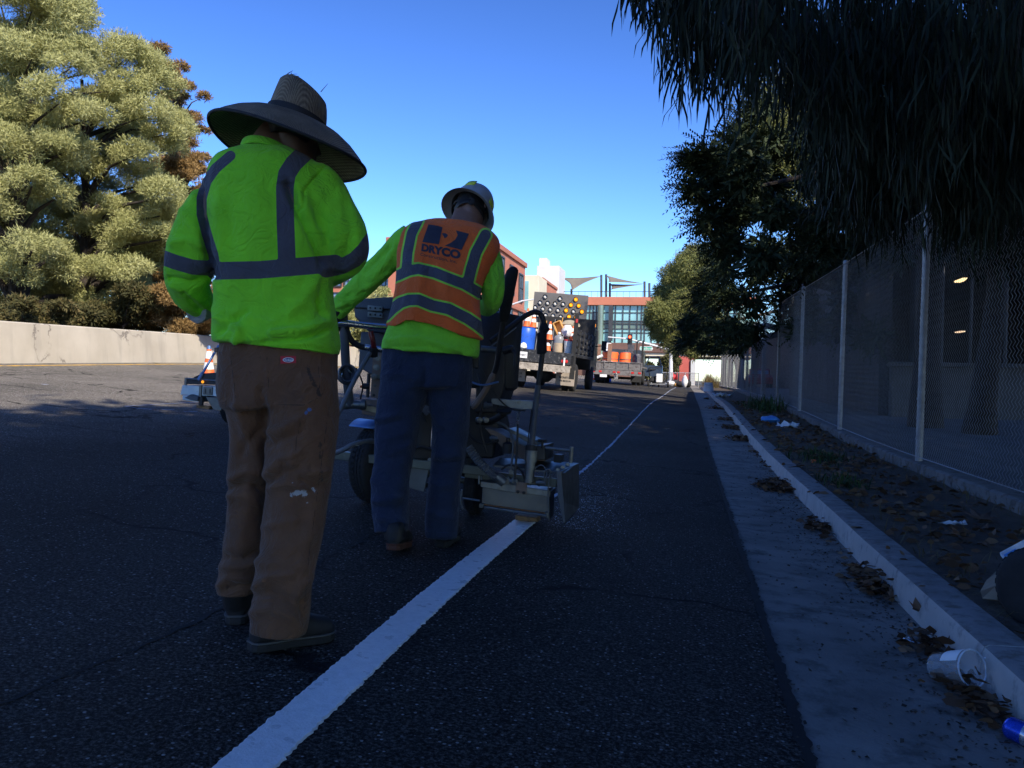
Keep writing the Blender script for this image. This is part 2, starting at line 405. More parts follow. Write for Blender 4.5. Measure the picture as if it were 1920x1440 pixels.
blades('green_weeds', sp, 'small green weeds growing in the soil strip behind the kerb', .12, .006, M_weed, .1)

# ------------------------------------------------------------------ old cracks in the asphalt, and the ragged joint along the gutter
M_crack = pm('crack_filler', (.006, .006, .0065), .95, 0, .3, 9, .3, 60, .004)
def crack(pix, w0, w1, seed):
    random.seed(seed); pts = [G(*p) for p in pix]; l = []
    for a, b_ in zip(pts[:-1], pts[1:]):
        n = max(2, int((b_-a).length/.035)); s_ = Vector((-(b_-a).y, (b_-a).x, 0)).normalized()
        for k in range(n):
            t = k/n; l.append(a.lerp(b_, t)+s_*(.06*noise.noise((t*3+seed, seed, 1))*(b_-a).length+random.gauss(0, .006)))
    v = []
    for i, p in enumerate(l):
        d_ = l[min(i+1, len(l)-1)]-l[max(i-1, 0)]; s_ = Vector((-d_.y, d_.x, 0)).normalized(); w = (w0+(w1-w0)*i/len(l))*random.uniform(.15, 1.25)*(.35+abs(noise.noise((i*.07, seed, 0)))*1.6)
        for q in (p-s_*w, p+s_*w): v.append((q.x, q.y, gz(q.x, q.y)+.003))
    m = MB(); m.add(v, [(2*i, 2*i+1, 2*i+3, 2*i+2) for i in range(len(l)-1)]); m.build('road_crack', M_crack, kind='structure')
for i, (c_, a, b_) in enumerate([([(-30, 1335), (110, 1275), (200, 1240), (300, 1195), (410, 1145), (530, 1090), (625, 1040), (700, 1003), (765, 985)], .016, .013), ([(60, 1000), (180, 1008), (300, 1012), (420, 1032), (520, 1060)], .010, .008), ([(20, 815), (120, 838), (200, 868), (330, 882), (440, 868), (560, 872)], .016, .012), ([(210, 935), (300, 960), (420, 975)], .008, .006), ([(1050, 812), (1095, 785), (1135, 762), (1170, 750)], .012, .010), ([(0, 1130), (90, 1105), (180, 1060)], .008, .006), ([(330, 882), (300, 940), (180, 1008)], .007, .006), ([(1120, 1440), (1150, 1330), (1130, 1240)], .006, .003)]): crack(c_, a, b_, i+3)
random.seed(77); v = []; n = 900
for i in range(n):
    y = 1.2+45*(i/n)**1.6; o = .012*noise.noise((y*3.1, 0, 5))+.006*noise.noise((y*11, 0, 2))
    for x in (E_X-.012-abs(random.gauss(0, .008))+o, E_X+.010+abs(random.gauss(0, .008))+o): v.append((x, y, gz(E_X, y)+.004))
m = MB(); m.add(v, [(2*i, 2*i+1, 2*i+3, 2*i+2) for i in range(n-1)]); m.build('joint_line', M_crack, kind='structure')
random.seed(7)
# ================================================================== CONCRETE WALL on the left
M_wall, nt, b = new_mat('weathered_concrete')
oc = coords(nt)
n1 = noise_tex(nt, .8, 5, .6); mp = _n(nt, 'ShaderNodeMapping'); mp.inputs['Scale'].default_value = (1, 1.6, .25); nt.links.new(oc, mp.inputs[0])
n2 = noise_tex(nt, 1.6, 5, .65, mp.outputs[0])
c = ramp(nt, n1.outputs[0], [(.3, (.42, .375, .30)), (.7, (.53, .48, .395))])
c = mixc(nt, ramp(nt, n2.outputs[0], [(.52, (0, 0, 0)), (.75, (.5, .5, .5))]), c, (.30, .275, .235))
vm = _n(nt, 'ShaderNodeVectorMath', operation='ADD'); dn = noise_tex(nt, 1.1, 5, .7); sc_ = _n(nt, 'ShaderNodeVectorMath', operation='SCALE'); sc_.inputs['Scale'].default_value = .9
nt.links.new(oc, vm.inputs[0]); nt.links.new(dn.outputs['Color'], sc_.inputs[0]); nt.links.new(sc_.outputs[0], vm.inputs[1])
vc = _n(nt, 'ShaderNodeTexVoronoi', feature='DISTANCE_TO_EDGE'); vc.inputs['Scale'].default_value = .55; nt.links.new(vm.outputs[0], vc.inputs['Vector'])
ck = math_(nt, 'MULTIPLY', ramp(nt, vc.outputs['Distance'], [(.006, (1, 1, 1)), (.022, (0, 0, 0))]), ramp(nt, noise_tex(nt, .9, 3).outputs[0], [(.5, (0, 0, 0)), (.58, (.8, .8, .8))]))
c = mixc(nt, ck, c, (.16, .14, .12)); nt.links.new(c, b.inputs['Base Color']); b.inputs['Roughness'].default_value = .9
bump(nt, b, math_(nt, 'SUBTRACT', noise_tex(nt, 30, 4).outputs[0], ck), .3, .01)
m = MB(); rs = []
WX = -15.0
def wz(y): return gz(WX, y)+.02+.12*sm(24, 10, y)
for i in range(40):
    y = -25+i*2.5; z = wz(y)
    rs.append([(WX+.10, y, z-.3), (WX+.10, y, z+.02), (WX+.02, y, z+.83), (WX-.02, y, z+.86), (WX-.20, y, z+.86), (WX-.23, y, z+.83), (WX-.28, y, z-.3)])
m.rings(rs, True, False, True)
m.build('concrete_wall', M_wall, label='long low weathered concrete wall along the left road edge', cat='wall', sharp=35)

# ================================================================== CHAIN LINK FENCE on the right
FX = 2.4
M_galv = pm('galvanised_steel', (.33, .34, .36), .5, .4, .25, 12, .2, 60, .002)
M_wire = pm('galvanised_wire', (.22, .225, .24), .6, .3, .2, 10, 0)
M_foot = pm('fence_footing', (.16, .155, .15), .9, 0, .3, 4, .5, 50, .006, dirt=(.06, .05, .045), dirt_amt=.35)
def fz(y): return kz(y)+.26
fence = empty('chain_link_fence', (FX, 10, fz(10)), 'tall chain link fence with round steel posts on a concrete footing', 'fence')
m = MB(); rs = []
for i in range(38):
    y = -8+i*2.0; z = fz(y); rs.append([(FX-.09, y, z-.4), (FX-.085, y, z-.035), (FX-.06, y, z-.02), (FX+.10, y, z-.02), (FX+.10, y, z-.4)])
m.rings(rs, True, False, True); m.build('footing', M_foot, fence, world=True, sharp=30)
FH = 2.6
def lean(z, y): return .012*(z-fz(y))       # the fence leans a touch away from the road
posts = [-4.6, .15, 4.9, 9.65, 14.4, 19.4, 24.1, 28.9, 33.7, 38.5, 43.3, 48.1, 52.9, 57.7]
for y in posts:
    z = fz(y); m = MB()
    m.tube([(FX, y, z-.2), (FX+lean(z+FH, y), y, z+FH+.03)], .036, 12)
    m.lathe((FX+lean(z+FH, y), y, z+FH+.01), (0, 0, 1), [(0, .04), (.03, .041), (.055, .028), (.065, .0)], 12, False)
    for k in range(6): m.lathe((FX+lean(z+.2+k*.42, y), y, z+.2+k*.42), (0, 0, 1), [(0, .0375), (.012, .0395), (.024, .0375)], 12, False)
    m.build('post', M_galv, fence, world=True)
m = MB(); m.tube([(FX-.035+lean(fz(y)+FH, y), y, fz(y)+FH) for y in np.arange(-8, 62, 2)], .006, 6); m.build('top_wire', M_galv, fence, world=True)
m = MB(); m.tube([(FX-.035, y, fz(y)+.03) for y in np.arange(-8, 62, 2)], .005, 6); m.build('bottom_wire', M_galv, fence, world=True)
p_ = .068; nw = int(62/p_); kseg = int(FH/(p_/2))
V = []; Fq = []; rw = .0023; off = 0
tri = np.array([[math.cos(a), math.sin(a)] for a in (0.5, 2.6, 4.7)])
ii = np.arange(nw); kk = np.arange(kseg+1)
yc = 1.0+ii*p_
ysag = np.array([fz(y) for y in yc])
yy = yc[:, None]+np.where((kk[None, :] % 2) == 0, -1, 1)*p_*.53
yy = yy+.010*np.sin(kk[None, :]*.13+ii[:, None]*.021)
zz = ysag[:, None]+.02+kk[None, :]*(p_/2)
bel = .02*np.sin(ii[:, None]*.045)*np.sin(kk[None, :]/kseg*3.1)+.012*np.sin(ii[:, None]*.11+1)
xx = FX-.036+.012*(zz-ysag[:, None])+np.where((kk[None, :] % 2) == 0, -1, 1)*.0025+bel
ctr = np.stack([xx, yy, zz], 2)                       # nw,k,3
ringv = ctr[:, :, None, :]+np.stack([tri[:, 0]*rw, tri[:, 1]*rw, 0*tri[:, 0]], 1)[None, None]
Vv = ringv.reshape(-1, 3)
base_ = (np.arange(nw)[:, None]*(kseg+1)+np.arange(kseg)[None, :]).ravel()*3
fs = np.concatenate([np.stack([base_+a, base_+(a+1) % 3, base_+3+(a+1) % 3, base_+3+a], 1) for a in range(3)])
np_mesh('wire_mesh', Vv, fs, 4, M_wire, fence, origin=(FX, 10, fz(10)))

# ================================================================== TREES
def clump_pts(cl, n, shell=.55):
    """n points spread through ellipsoids cl (cx,cy,cz,rx,ry,rz); returns pos, outward dir"""
    cl = np.array(cl); w = cl[:, 3]*cl[:, 5]; idx = RNG.choice(len(cl), n, p=w/w.sum())
    d = RNG.normal(size=(n, 3)); d /= np.linalg.norm(d, axis=1)[:, None]
    r = shell+(1-shell)*RNG.random(n)**.6
    r = r*(1+.22*np.sin(d[:, 0]*6+idx)*np.sin(d[:, 2]*5+idx*1.7)+.16*np.sin(d[:, 2]*11+idx*2.)*np.sin(d[:, 1]*9+idx)+.12*np.sin(d[:, 0]*17+d[:, 1]*13+idx))
    return cl[idx, :3]+d*r[:, None]*cl[idx, 3:6], d, idx
def leaves_fluff(name, cl, n, L, W, mat, parent, shell=.5, up=.35, origin=None):
    p, d, idx = clump_pts(cl, n, shell)
    a = d*.45+RNG.normal(0, .7, (n, 3)); a[:, 2] += up; a /= np.linalg.norm(a, axis=1)[:, None]
    nn = d+RNG.normal(0, .45, (n, 3)); nn[:, 2] += .3
    t = np.cross(a, nn); t /= (np.linalg.norm(t, axis=1)[:, None]+1e-9)
    s = (.6+.8*RNG.random(n))[:, None]
    v = np.stack([p, p+a*L*.45*s+t*W*s, p+a*L*s, p+a*L*.45*s-t*W*s], 1).reshape(-1, 3)
    rnd = np.repeat(np.clip(RNG.random(n)*.75+.25*np.sin(idx*3.7)**2, 0, 1), 4)
    return np_mesh(name, v, np.arange(n*4).reshape(-1, 4), 4, mat, parent, rnd, origin)
def leaves_hang(name, pts, L, W, mat, parent, origin=None, sway=.35):
    n = len(pts); p = np.array(pts); a = RNG.random(n)*6.283
    h = np.stack([np.cos(a), np.sin(a), 0*a], 1); s = np.stack([-np.sin(a), np.cos(a), 0*a], 1)
    tw = RNG.random(n)*6.283; s = np.cos(tw)[:, None]*s+np.sin(tw)[:, None]*h
    ln = (L*(.55+.7*RNG.random(n)))[:, None]; k = (sway*RNG.random(n))[:, None]
    prof = [(0, 0, .3), (.33, .34, .95), (.67, .80, .85), (1.0, .92, .08)]
    rows = []
    for t, bow, w in prof:
        c = p+np.array([0, 0, -1.])*ln*t+h*ln*k*bow
        rows += [c-s*W*w, c+s*W*w]
    v = np.stack(rows, 1).reshape(-1, 3); b_ = np.arange(n)[:, None]*8
    f = np.concatenate([b_+np.array([[i, i+1, i+3, i+2]]) for i in (0, 2, 4)])
    return np_mesh(name, v, f, 4, mat, parent, np.repeat(RNG.random(n), 8), origin, True)
def leaves_spray(name, tips, mat, parent, origin=None, L=.34, nl=18, W=.012):
    """flat conifer sprays: (pos, dir) -> a branchlet with two rows of needles"""
    V = []; rn = []
    for (p, d) in tips:
        p = np.array(p); d = np.array(d)/np.linalg.norm(d)
        s = np.cross(d, [0, 0, 1.]); s /= (np.linalg.norm(s)+1e-6); r_ = random.random()
        up_ = np.cross(s, d); tw = random.gauss(0, .9); s = s*math.cos(tw)+up_*math.sin(tw)
        ln = L*random.uniform(.6, 1.25)
        for k in range(nl):
            t = (k//2+.5)/(nl/2); sd = 1 if k % 2 else -1
            c = p+d*ln*t+np.array([0, 0, -.18*ln*t*t]); nlg = ln*.30*(1-.55*t)*random.uniform(.7, 1.2)
            q = d*.75+s*sd*.8+np.array([0, 0, random.gauss(-.05, .16)]); q /= np.linalg.norm(q); w = np.cross(q, [0, 0, 1.]); w /= (np.linalg.norm(w)+1e-6)
            e = c+q*nlg
            V += [c-w*W*.6, c+w*W*.6, c+q*nlg*.6+w*W, e, c+q*nlg*.6-w*W]
        e = p+d*ln*1.1+np.array([0, 0, -.2*ln])
        rn += [r_]*(nl*5)
    V = np.array(V); n = len(V)//5
    return np_mesh(name, V, np.arange(n*5).reshape(-1, 5), 5, mat, parent, np.array(rn), origin)
M_bark = pm('bark', (.038, .029, .023), .9, 0, .4, 6, .9, 25, .03)
def trunk(parent, base, top, r, limbs, origin):
    m = MB(); base = Vector(base); top = Vector(top); n = 9; pts = []
    for i in range(n):
        t = i/(n-1); q = base.lerp(top, t); q.x += .12*math.sin(t*5+base.x)*r*3; q.y += .1*math.sin(t*4+base.y)*r*3; pts.append(q)
    m.tube(pts, [r*(1.25 if i == 0 else 1-.8*i/(n-1)) for i in range(n)], 10)
    for (t, e) in limbs:
        e = Vector(e); i = t*(n-1); a = pts[int(i)].lerp(pts[min(n-1, int(i)+1)], i-int(i)); mid = a.lerp(e, .5)+Vector((0, 0, .12*(e-a).length))
        rr = max(.02, r*(1-.8*t)*.55); m.tube([a, a.lerp(mid, .6), mid, mid.lerp(e, .55), e], [rr, rr*.85, rr*.6, rr*.4, rr*.2], 7)
    o = m.build('trunk', M_bark, parent, world=True); return o
M_acacia = leaf_mat('acacia_leaf', [(.15, (.22, .235, .085)), (.5, (.42, .42, .17)), (.85, (.56, .55, .27))], .3, .6, .6)
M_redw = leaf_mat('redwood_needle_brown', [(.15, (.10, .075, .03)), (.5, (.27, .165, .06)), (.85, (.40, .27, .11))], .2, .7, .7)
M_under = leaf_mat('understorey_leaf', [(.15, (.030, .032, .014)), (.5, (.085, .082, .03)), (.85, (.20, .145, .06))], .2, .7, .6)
def pix_tree(name, label, base_px, d, clumps, n, L, W, mat, jit, trunk_r, group, squash=.74, fn=None):
    """clumps given as seen: (px, py, r_px); each gets its own distance around d"""
    base = P(base_px[0], base_px[1], d); base.z = gz(-15, base.y)-.1
    root = empty(name, base, label, 'tree', group)
    cl = []
    for (px, py, r) in clumps:
        dd = d+random.uniform(-jit, jit); p = P(px, py, dd); rr = r/F*dd
        cl.append((p.x, p.y, p.z, rr, rr*1.1, rr*squash))
    sub = []
    for c_ in list(cl):
        if len(cl) < 80: cl.append((c_[0]+random.gauss(0, .55)*c_[3]-.3, c_[1]+.9+random.random(), c_[2]+random.gauss(0, .6)*c_[3], c_[3]*.8, c_[4]*.8, c_[5]*.8))
    for c_ in cl:
        for k in range(15):
            a_ = random.uniform(0, 6.283); e_ = random.uniform(-.25, 1.2); q_ = (math.cos(a_)*math.cos(e_), math.sin(a_)*math.cos(e_), math.sin(e_)); r2 = c_[3]*random.uniform(.26, .46)
            sub.append((c_[0]+q_[0]*c_[3]*.78, c_[1]+q_[1]*c_[4]*.78, c_[2]+q_[2]*c_[5]*.8, r2*1.15, r2*1.15, r2*.7))
    leaves_fluff('crown', sub, n, L, W, mat, root, .5, .3, base)
    top = P(base_px[0]+random.uniform(-15, 15), min(c_[1] for c_ in clumps)+40, d); 
    trunk(root, base, top, trunk_r, [(min(.85, max(.12, (c_[2]-base.z)/(top.z-base.z)-.12)), c_[:3]) for c_ in cl], base)
    return root, cl
G1 = 'trees beyond the concrete wall'
A = [(-20, 30, 95), (60, 20, 80), (110, 60, 62), (60, 110, 70), (0, 130, 80), (120, 25, 50), (130, 130, 42), (25, 205, 66), (110, 195, 62), (60, 235, 55), (-10, 280, 70), (-40, 200, 80), (-70, 90, 100), (30, 255, 45), (-60, 380, 90), (150, 100, 34), (-10, 400, 62), (25, 380, 50), (0, 450, 55), (-30, 500, 60), (30, 480, 40), (60, 470, 50), (90, 500, 42), (20, 520, 48), (60, 350, 48), (100, 270, 40)]
pix_tree('acacia_tree', 'tall pale green feathery tree leaving the top left corner, beyond the wall', (30, 690), 25, A, 300000, .115, .0105, M_acacia, 2.2, .28, G1)
B = [(235, 110, 55), (270, 125, 48), (205, 140, 40), (300, 160, 42), (240, 175, 55), (190, 195, 45), (280, 215, 45), (315, 225, 36), (225, 245, 58), (150, 205, 38), (165, 265, 40), (125, 240, 45), (300, 275, 32), (255, 290, 40), (200, 310, 50),
     (150, 320, 55), (100, 310, 40), (270, 345, 48), (310, 370, 44), (225, 375, 55), (330, 400, 34), (150, 395, 50), (95, 415, 55), (200, 440, 60), (255, 430, 48), (300, 450, 40), (60, 420, 45), (170, 520, 60), (120, 540, 55), (200, 535, 42), (60, 545, 52), (20, 560, 45), (230, 480, 42), (150, 460, 50), (110, 480, 48), (235, 512, 48), (285, 495, 42), (90, 562, 42), (255, 545, 38), (180, 572, 38), (300, 405, 38), (120, 360, 44), (200, 400, 44)]
pix_tree('acacia_tree', 'rounded pale green tree with layered feathery clumps behind the middle of the wall', (150, 690), 28, B, 340000, .115, .0105, M_acacia, 1.8, .25, G1)
C = [(300, 95, 18), (310, 130, 22), (285, 110, 16), (330, 165, 20), (345, 162, 16), (320, 190, 24), (330, 230, 26), (350, 225, 17), (345, 265, 24), (320, 280, 30), (360, 300, 20), (335, 315, 30), (350, 335, 22), (300, 320, 36), (360, 370, 26), (340, 400, 34), (370, 420, 24), (320, 440, 40), (355, 470, 40), (380, 500, 30), (340, 520, 40)]
pix_tree('redwood_tree', 'rusty brown conifer rising behind the right side of the pale green trees', (330, 680), 33, C, 110000, .13, .014, M_redw, 1.2, .22, G1, .6)
D = [(320, 560, 34), (350, 585, 32), (300, 600, 30), (385, 585, 30), (340, 620, 26), (370, 615, 26), (400, 600, 28), (290, 560, 26), (410, 560, 30), (430, 590, 30)]
pix_tree('redwood_tree', 'low drooping brown conifer leaning over the wall beside the nearer worker', (350, 680), 27, D, 80000, .11, .012, M_redw, 1.0, .14, G1, .8)
E_ = [(230, 590, 38), (190, 600, 34), (260, 605, 30), (210, 620, 26), (160, 590, 32), (280, 580, 30), (140, 620, 26), (245, 560, 36)]
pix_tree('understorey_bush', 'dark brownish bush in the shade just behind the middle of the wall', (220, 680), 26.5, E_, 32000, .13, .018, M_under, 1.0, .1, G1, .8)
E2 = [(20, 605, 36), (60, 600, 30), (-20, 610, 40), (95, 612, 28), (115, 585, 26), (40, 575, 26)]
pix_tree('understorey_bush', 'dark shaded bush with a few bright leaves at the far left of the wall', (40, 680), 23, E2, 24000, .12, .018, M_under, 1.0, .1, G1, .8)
H_ = [(670, 560, 30), (650, 580, 30), (690, 580, 26), (670, 610, 34), (640, 610, 34), (700, 610, 30), (660, 640, 30), (690, 640, 30), (630, 640, 30), (715, 640, 24), (610, 600, 34), (590, 630, 34)]
pix_tree('roadside_bush', 'olive green bush over the wall seen between the two workers', (670, 690), 40, H_, 30000, .15, .02, M_acacia, 1.0, .1, G1, .85)
# dim wood filling the gaps behind those trees
cl = []
for _ in range(70):
    px = random.uniform(-160, 330); py = random.uniform(420, 640) if px > 120 else random.uniform(150, 640); d = random.uniform(36, 44); p = P(px, py, d); cl.append((p.x, p.y, p.z, 1.7, 1.7, 1.3))
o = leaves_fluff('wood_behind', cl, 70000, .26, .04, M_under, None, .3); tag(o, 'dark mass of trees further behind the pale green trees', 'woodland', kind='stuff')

# ---------------- right-hand trees
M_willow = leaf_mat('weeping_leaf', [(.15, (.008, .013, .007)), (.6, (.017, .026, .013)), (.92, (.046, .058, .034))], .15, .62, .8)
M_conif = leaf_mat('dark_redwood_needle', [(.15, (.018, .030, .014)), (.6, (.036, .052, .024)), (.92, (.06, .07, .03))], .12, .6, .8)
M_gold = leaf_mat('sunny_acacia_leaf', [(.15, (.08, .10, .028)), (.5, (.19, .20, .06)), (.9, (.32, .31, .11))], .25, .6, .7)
G2 = 'trees along the fence'
base = Vector((4.6, 8.5, .1))
root = empty('weeping_tree', base, 'big dark weeping tree with long ribbon leaves hanging over the fence', 'tree', G2)
# curtains of hanging twigs: attachment lines seen along arcs, at several distances
pts = []; tw = MB(); limbs = []
def curtain(px0, py0, px1, py1, d0, d1, n, drop, spread=.5):
    nb_ = max(3, n//7); bun = [(random.random(), random.gauss(0, 16), random.gauss(0, 34), random.gauss(0, spread)) for _ in range(nb_)]
    for _ in range(n):
        t, bx_, by_, bd_ = random.choice(bun); px = px0+(px1-px0)*t+bx_+random.gauss(0, 13); py = py0+(py1-py0)*t+by_+random.gauss(0, 14)
        d = d0+(d1-d0)*t+bd_+random.gauss(0, .12); q = P(px, py, d); L = drop*random.uniform(.5, 1.1)
        if q.x < -1.4 and q.z < 2.5: continue
        m_ = 5
        dx, dy = random.gauss(0, .08), random.gauss(0, .08)
        pl = [q+Vector((dx*k/m_*L, dy*k/m_*L, -L*k/m_)) for k in range(m_+1)]
        tw.tube(pl, [.004, .0035, .003, .0025, .002, .0015], 3, False)
        for k in range(m_+1):
            for _ in range(4): pts.append(tuple(pl[k]+Vector((random.gauss(0, .075), random.gauss(0, .075), random.gauss(0, .07)))))
W_ = [(1195, -70, 1330, -20, 5.0, 5.2, 30, .26), (1290, -70, 1420, 0, 5.2, 5.6, 60, .42), (1400, -60, 1560, 30, 5.4, 5.6, 90, .45), (1540, -80, 1940, 0, 5.2, 4.6, 120, .5),
      (1500, 90, 1620, 120, 5.8, 6.0, 60, .40), (1590, 90, 1930, 100, 5.6, 5.0, 110, .45), (1520, 200, 1600, 190, 6.6, 6.4, 40, .36), (1560, 210, 1700, 220, 6.2, 6.0, 75, .38), (1690, 200, 1930, 220, 6.0, 5.4, 90, .40),
      (1545, 300, 1660, 310, 6.8, 6.6, 50, .32), (1660, 310, 1930, 300, 6.5, 5.8, 90, .34), (1480, 20, 1920, 20, 7.4, 7.2, 130, .7), (1540, 160, 1920, 170, 7.8, 7.4, 110, .65), (1590, 310, 1920, 310, 7.8, 7.4, 80, .42)]
for w_ in W_: curtain(*w_)
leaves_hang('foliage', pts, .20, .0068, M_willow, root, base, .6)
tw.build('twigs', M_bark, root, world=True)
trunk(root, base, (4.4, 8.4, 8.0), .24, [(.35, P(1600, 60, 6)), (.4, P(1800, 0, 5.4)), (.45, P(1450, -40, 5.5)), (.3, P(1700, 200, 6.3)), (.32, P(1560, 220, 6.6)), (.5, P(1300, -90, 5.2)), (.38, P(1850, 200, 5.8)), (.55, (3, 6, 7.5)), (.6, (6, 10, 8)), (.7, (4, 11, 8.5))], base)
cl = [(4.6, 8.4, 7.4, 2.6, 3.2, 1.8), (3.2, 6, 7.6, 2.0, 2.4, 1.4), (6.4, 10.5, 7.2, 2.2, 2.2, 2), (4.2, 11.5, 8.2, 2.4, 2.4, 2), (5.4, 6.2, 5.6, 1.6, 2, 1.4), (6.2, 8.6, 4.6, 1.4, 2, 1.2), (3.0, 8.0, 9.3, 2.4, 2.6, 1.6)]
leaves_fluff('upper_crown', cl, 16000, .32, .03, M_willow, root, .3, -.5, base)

def redwood(x, y, h, r, label, z0=1.2, dens=1.0, face=None):
    b_ = Vector((x, y, kz(y)+.1)); root = empty('redwood_tree', b_, label, 'tree', G2)
    tips = []; m = MB()
    nb = int(h*13*dens)
    for i in range(nb):
        z = b_.z+z0+(h-z0)*((i+.5)/nb)**.9; fr = 1-((z-b_.z)/h)**1.5; a = i*2.399+random.gauss(0, .3); L = max(.5, r*fr*random.uniform(.75, 1.15))
        d = Vector((math.cos(a), math.sin(a), 0)); s0 = Vector((x, y, z)); pl = [s0+d*L*t+Vector((0, 0, .10*L*math.sin(t*2.6)-.16*L*t*t)) for t in (0, .35, .7, 1)]
        m.tube(pl, [.035, .026, .016, .005], 4, False)
        sd = d.cross(Vector((0, 0, 1)))
        ns = int(15*L*dens)+4
        for k in range(ns):
            t = .22+.78*(k+random.random())/ns; i_ = min(2, int(t*3)); q = pl[i_].lerp(pl[i_+1], min(1, t*3-i_))
            q = q+Vector((random.gauss(0, .05), random.gauss(0, .05), random.gauss(0, .05)))
            v = d*.8+sd*random.choice((-1, 1))*random.uniform(.3, 1.0)+Vector((0, 0, random.uniform(-.9, .25)))
            tips.append((q, v))
        for k in range(3): tips.append((pl[3], d+sd*random.uniform(-.5, .5)+Vector((0, 0, random.uniform(-.2, .45)))))
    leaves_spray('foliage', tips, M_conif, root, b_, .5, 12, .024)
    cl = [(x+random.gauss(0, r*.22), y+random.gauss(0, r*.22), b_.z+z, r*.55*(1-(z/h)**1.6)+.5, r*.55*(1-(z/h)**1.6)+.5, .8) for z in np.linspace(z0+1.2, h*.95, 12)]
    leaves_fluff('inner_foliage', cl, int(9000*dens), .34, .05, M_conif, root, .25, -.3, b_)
    m.build('branches', M_bark, root, world=True)
    trunk(root, b_, (x, y, b_.z+h*.97), .26, [], b_)
def conifer(base_x, base_y, h, label, clumps, per=46):
    b_ = Vector((base_x, base_y, kz(base_y)+.1)); root = empty('redwood_tree', b_, label, 'tree', G2); tips = []; m = MB(); cl = []
    for (px, py, r, d) in clumps:
        c = P(px, py, d); rr = r/F*d; out = Vector((c.x-base_x, c.y-base_y, 0)); out.normalize()
        cl.append((c.x, c.y, c.z, rr*.75, rr*.8, rr*.6))
        for _ in range(per):
            v = Vector((random.gauss(0, 1), random.gauss(0, 1), random.gauss(0, 1))).normalized(); q = c+Vector((v.x*rr, v.y*rr, v.z*rr*.75))*random.uniform(.35, .95)
            tips.append((q, out*.9+v*.8+Vector((0, 0, random.uniform(-.35, .12)))))
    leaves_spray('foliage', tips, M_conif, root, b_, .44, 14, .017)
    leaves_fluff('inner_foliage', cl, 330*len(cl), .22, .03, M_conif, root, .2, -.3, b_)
    trunk(root, b_, (base_x, base_y, b_.z+h), .26, [(min(.9, max(.2, (c_[2]-b_.z)/h)), c_[:3]) for c_ in random.sample(cl, 5)], b_)
def fill(x0, x1, y0, y1, step, r, d0, d1): return [(x+random.uniform(-.3, .3)*step, y+random.uniform(-.3, .3)*step, r, random.uniform(d0, d1)) for x in np.arange(x0, x1, step) for y in np.arange(y0, y1, step)]
conifer(4.4, 17.0, 9.5, 'dark conifer overhanging the kerb, nearest of the conifers along the fence',
    [(1318, 292, 30, 16), (1296, 300, 18, 16), (1345, 300, 34, 16), (1372, 268, 26, 16.5), (1400, 240, 30, 17), (1425, 200, 26, 17), (1330, 330, 30, 16), (1300, 355, 20, 15.5), (1325, 372, 30, 16), (1345, 410, 30, 16), (1318, 418, 22, 15.5), (1372, 340, 40, 16), (1410, 300, 40, 16.5), (1380, 400, 36, 16)]+fill(1380, 1720, 280, 470, 62, 42, 14.5, 18))
conifer(5.0, 24.0, 9.0, 'dark conifer behind the nearest one, above the middle of the fence',
    [(1330, 470, 26, 22), (1345, 500, 30, 22), (1330, 530, 28, 23), (1318, 560, 26, 23), (1350, 560, 32, 22)]+fill(1365, 1640, 460, 640, 52, 38, 19, 25))
conifer(5.6, 33.0, 8.0, 'dark conifer standing just before the sunlit tree at the far end of the fence',
    [(1300, 600, 20, 32), (1315, 560, 20, 32), (1310, 630, 20, 32), (1290, 640, 16, 32), (1322, 650, 18, 31), (1335, 610, 22, 30), (1345, 650, 20, 30), (1360, 620, 22, 30), (1328, 580, 22, 31), (1285, 610, 14, 33), (1278, 645, 12, 33), (1380, 650, 20, 29), (1400, 630, 20, 29)], 60)
# the pale lit acacia showing above the nearest conifer
b_ = Vector((5.5, 27.5, .4)); root = empty('acacia_tree', b_, 'tall tree whose yellow green tips catch sun above the dark conifers', 'tree', G2)
cl = [(P(1440, 235, 24).x, P(1440, 235, 24).y, P(1440, 235, 24).z, .9, 1, .8), (*P(1470, 190, 25), 1.2, 1.3, 1.0), (*P(1500, 260, 26), 1.5, 1.5, 1.2), (*P(1560, 180, 26), 1.6, 1.6, 1.4), (*P(1490, 330, 26), 1.6, 1.6, 1.5), (*P(1440, 300, 25), .9, .9, .8)]
leaves_fluff('crown', cl, 26000, .22, .016, M_gold, root, .3, 0, b_)
trunk(root, b_, (5.0, 27, 9.0), .2, [(.6, c_[:3]) for c_ in cl], b_)
# sunlit acacia at the far end of the fence
b_ = Vector((3.4, 54, .6)); root = empty('acacia_tree', b_, 'sunlit olive green acacia spilling over the far end of the fence', 'tree', G2)
cl = []
for (px, py, r) in [(1262, 520, 26), (1285, 500, 26), (1245, 550, 22), (1300, 480, 24), (1230, 580, 20), (1222, 600, 16), (1250, 590, 26), (1275, 560, 30), (1235, 620, 18), (1255, 630, 24), (1280, 600, 30), (1310, 540, 34), (1300, 620, 30), (1272, 645, 22), (1300, 655, 18), (1325, 600, 30), (1330, 500, 30), (1290, 530, 24), (1226, 592, 14), (1345, 640, 24)]:
    d = random.uniform(49, 54); p = P(px, py, d); rr = r/F*d; cl.append((p.x, p.y, p.z, rr, rr*1.2, rr))
leaves_fluff('crown', cl, 110000, .20, .017, M_gold, root, .35, -.25, b_)
trunk(root, b_, (1.8, 53, 7.2), .2, [(.55, c_[:3]) for c_ in cl[::2]], b_)
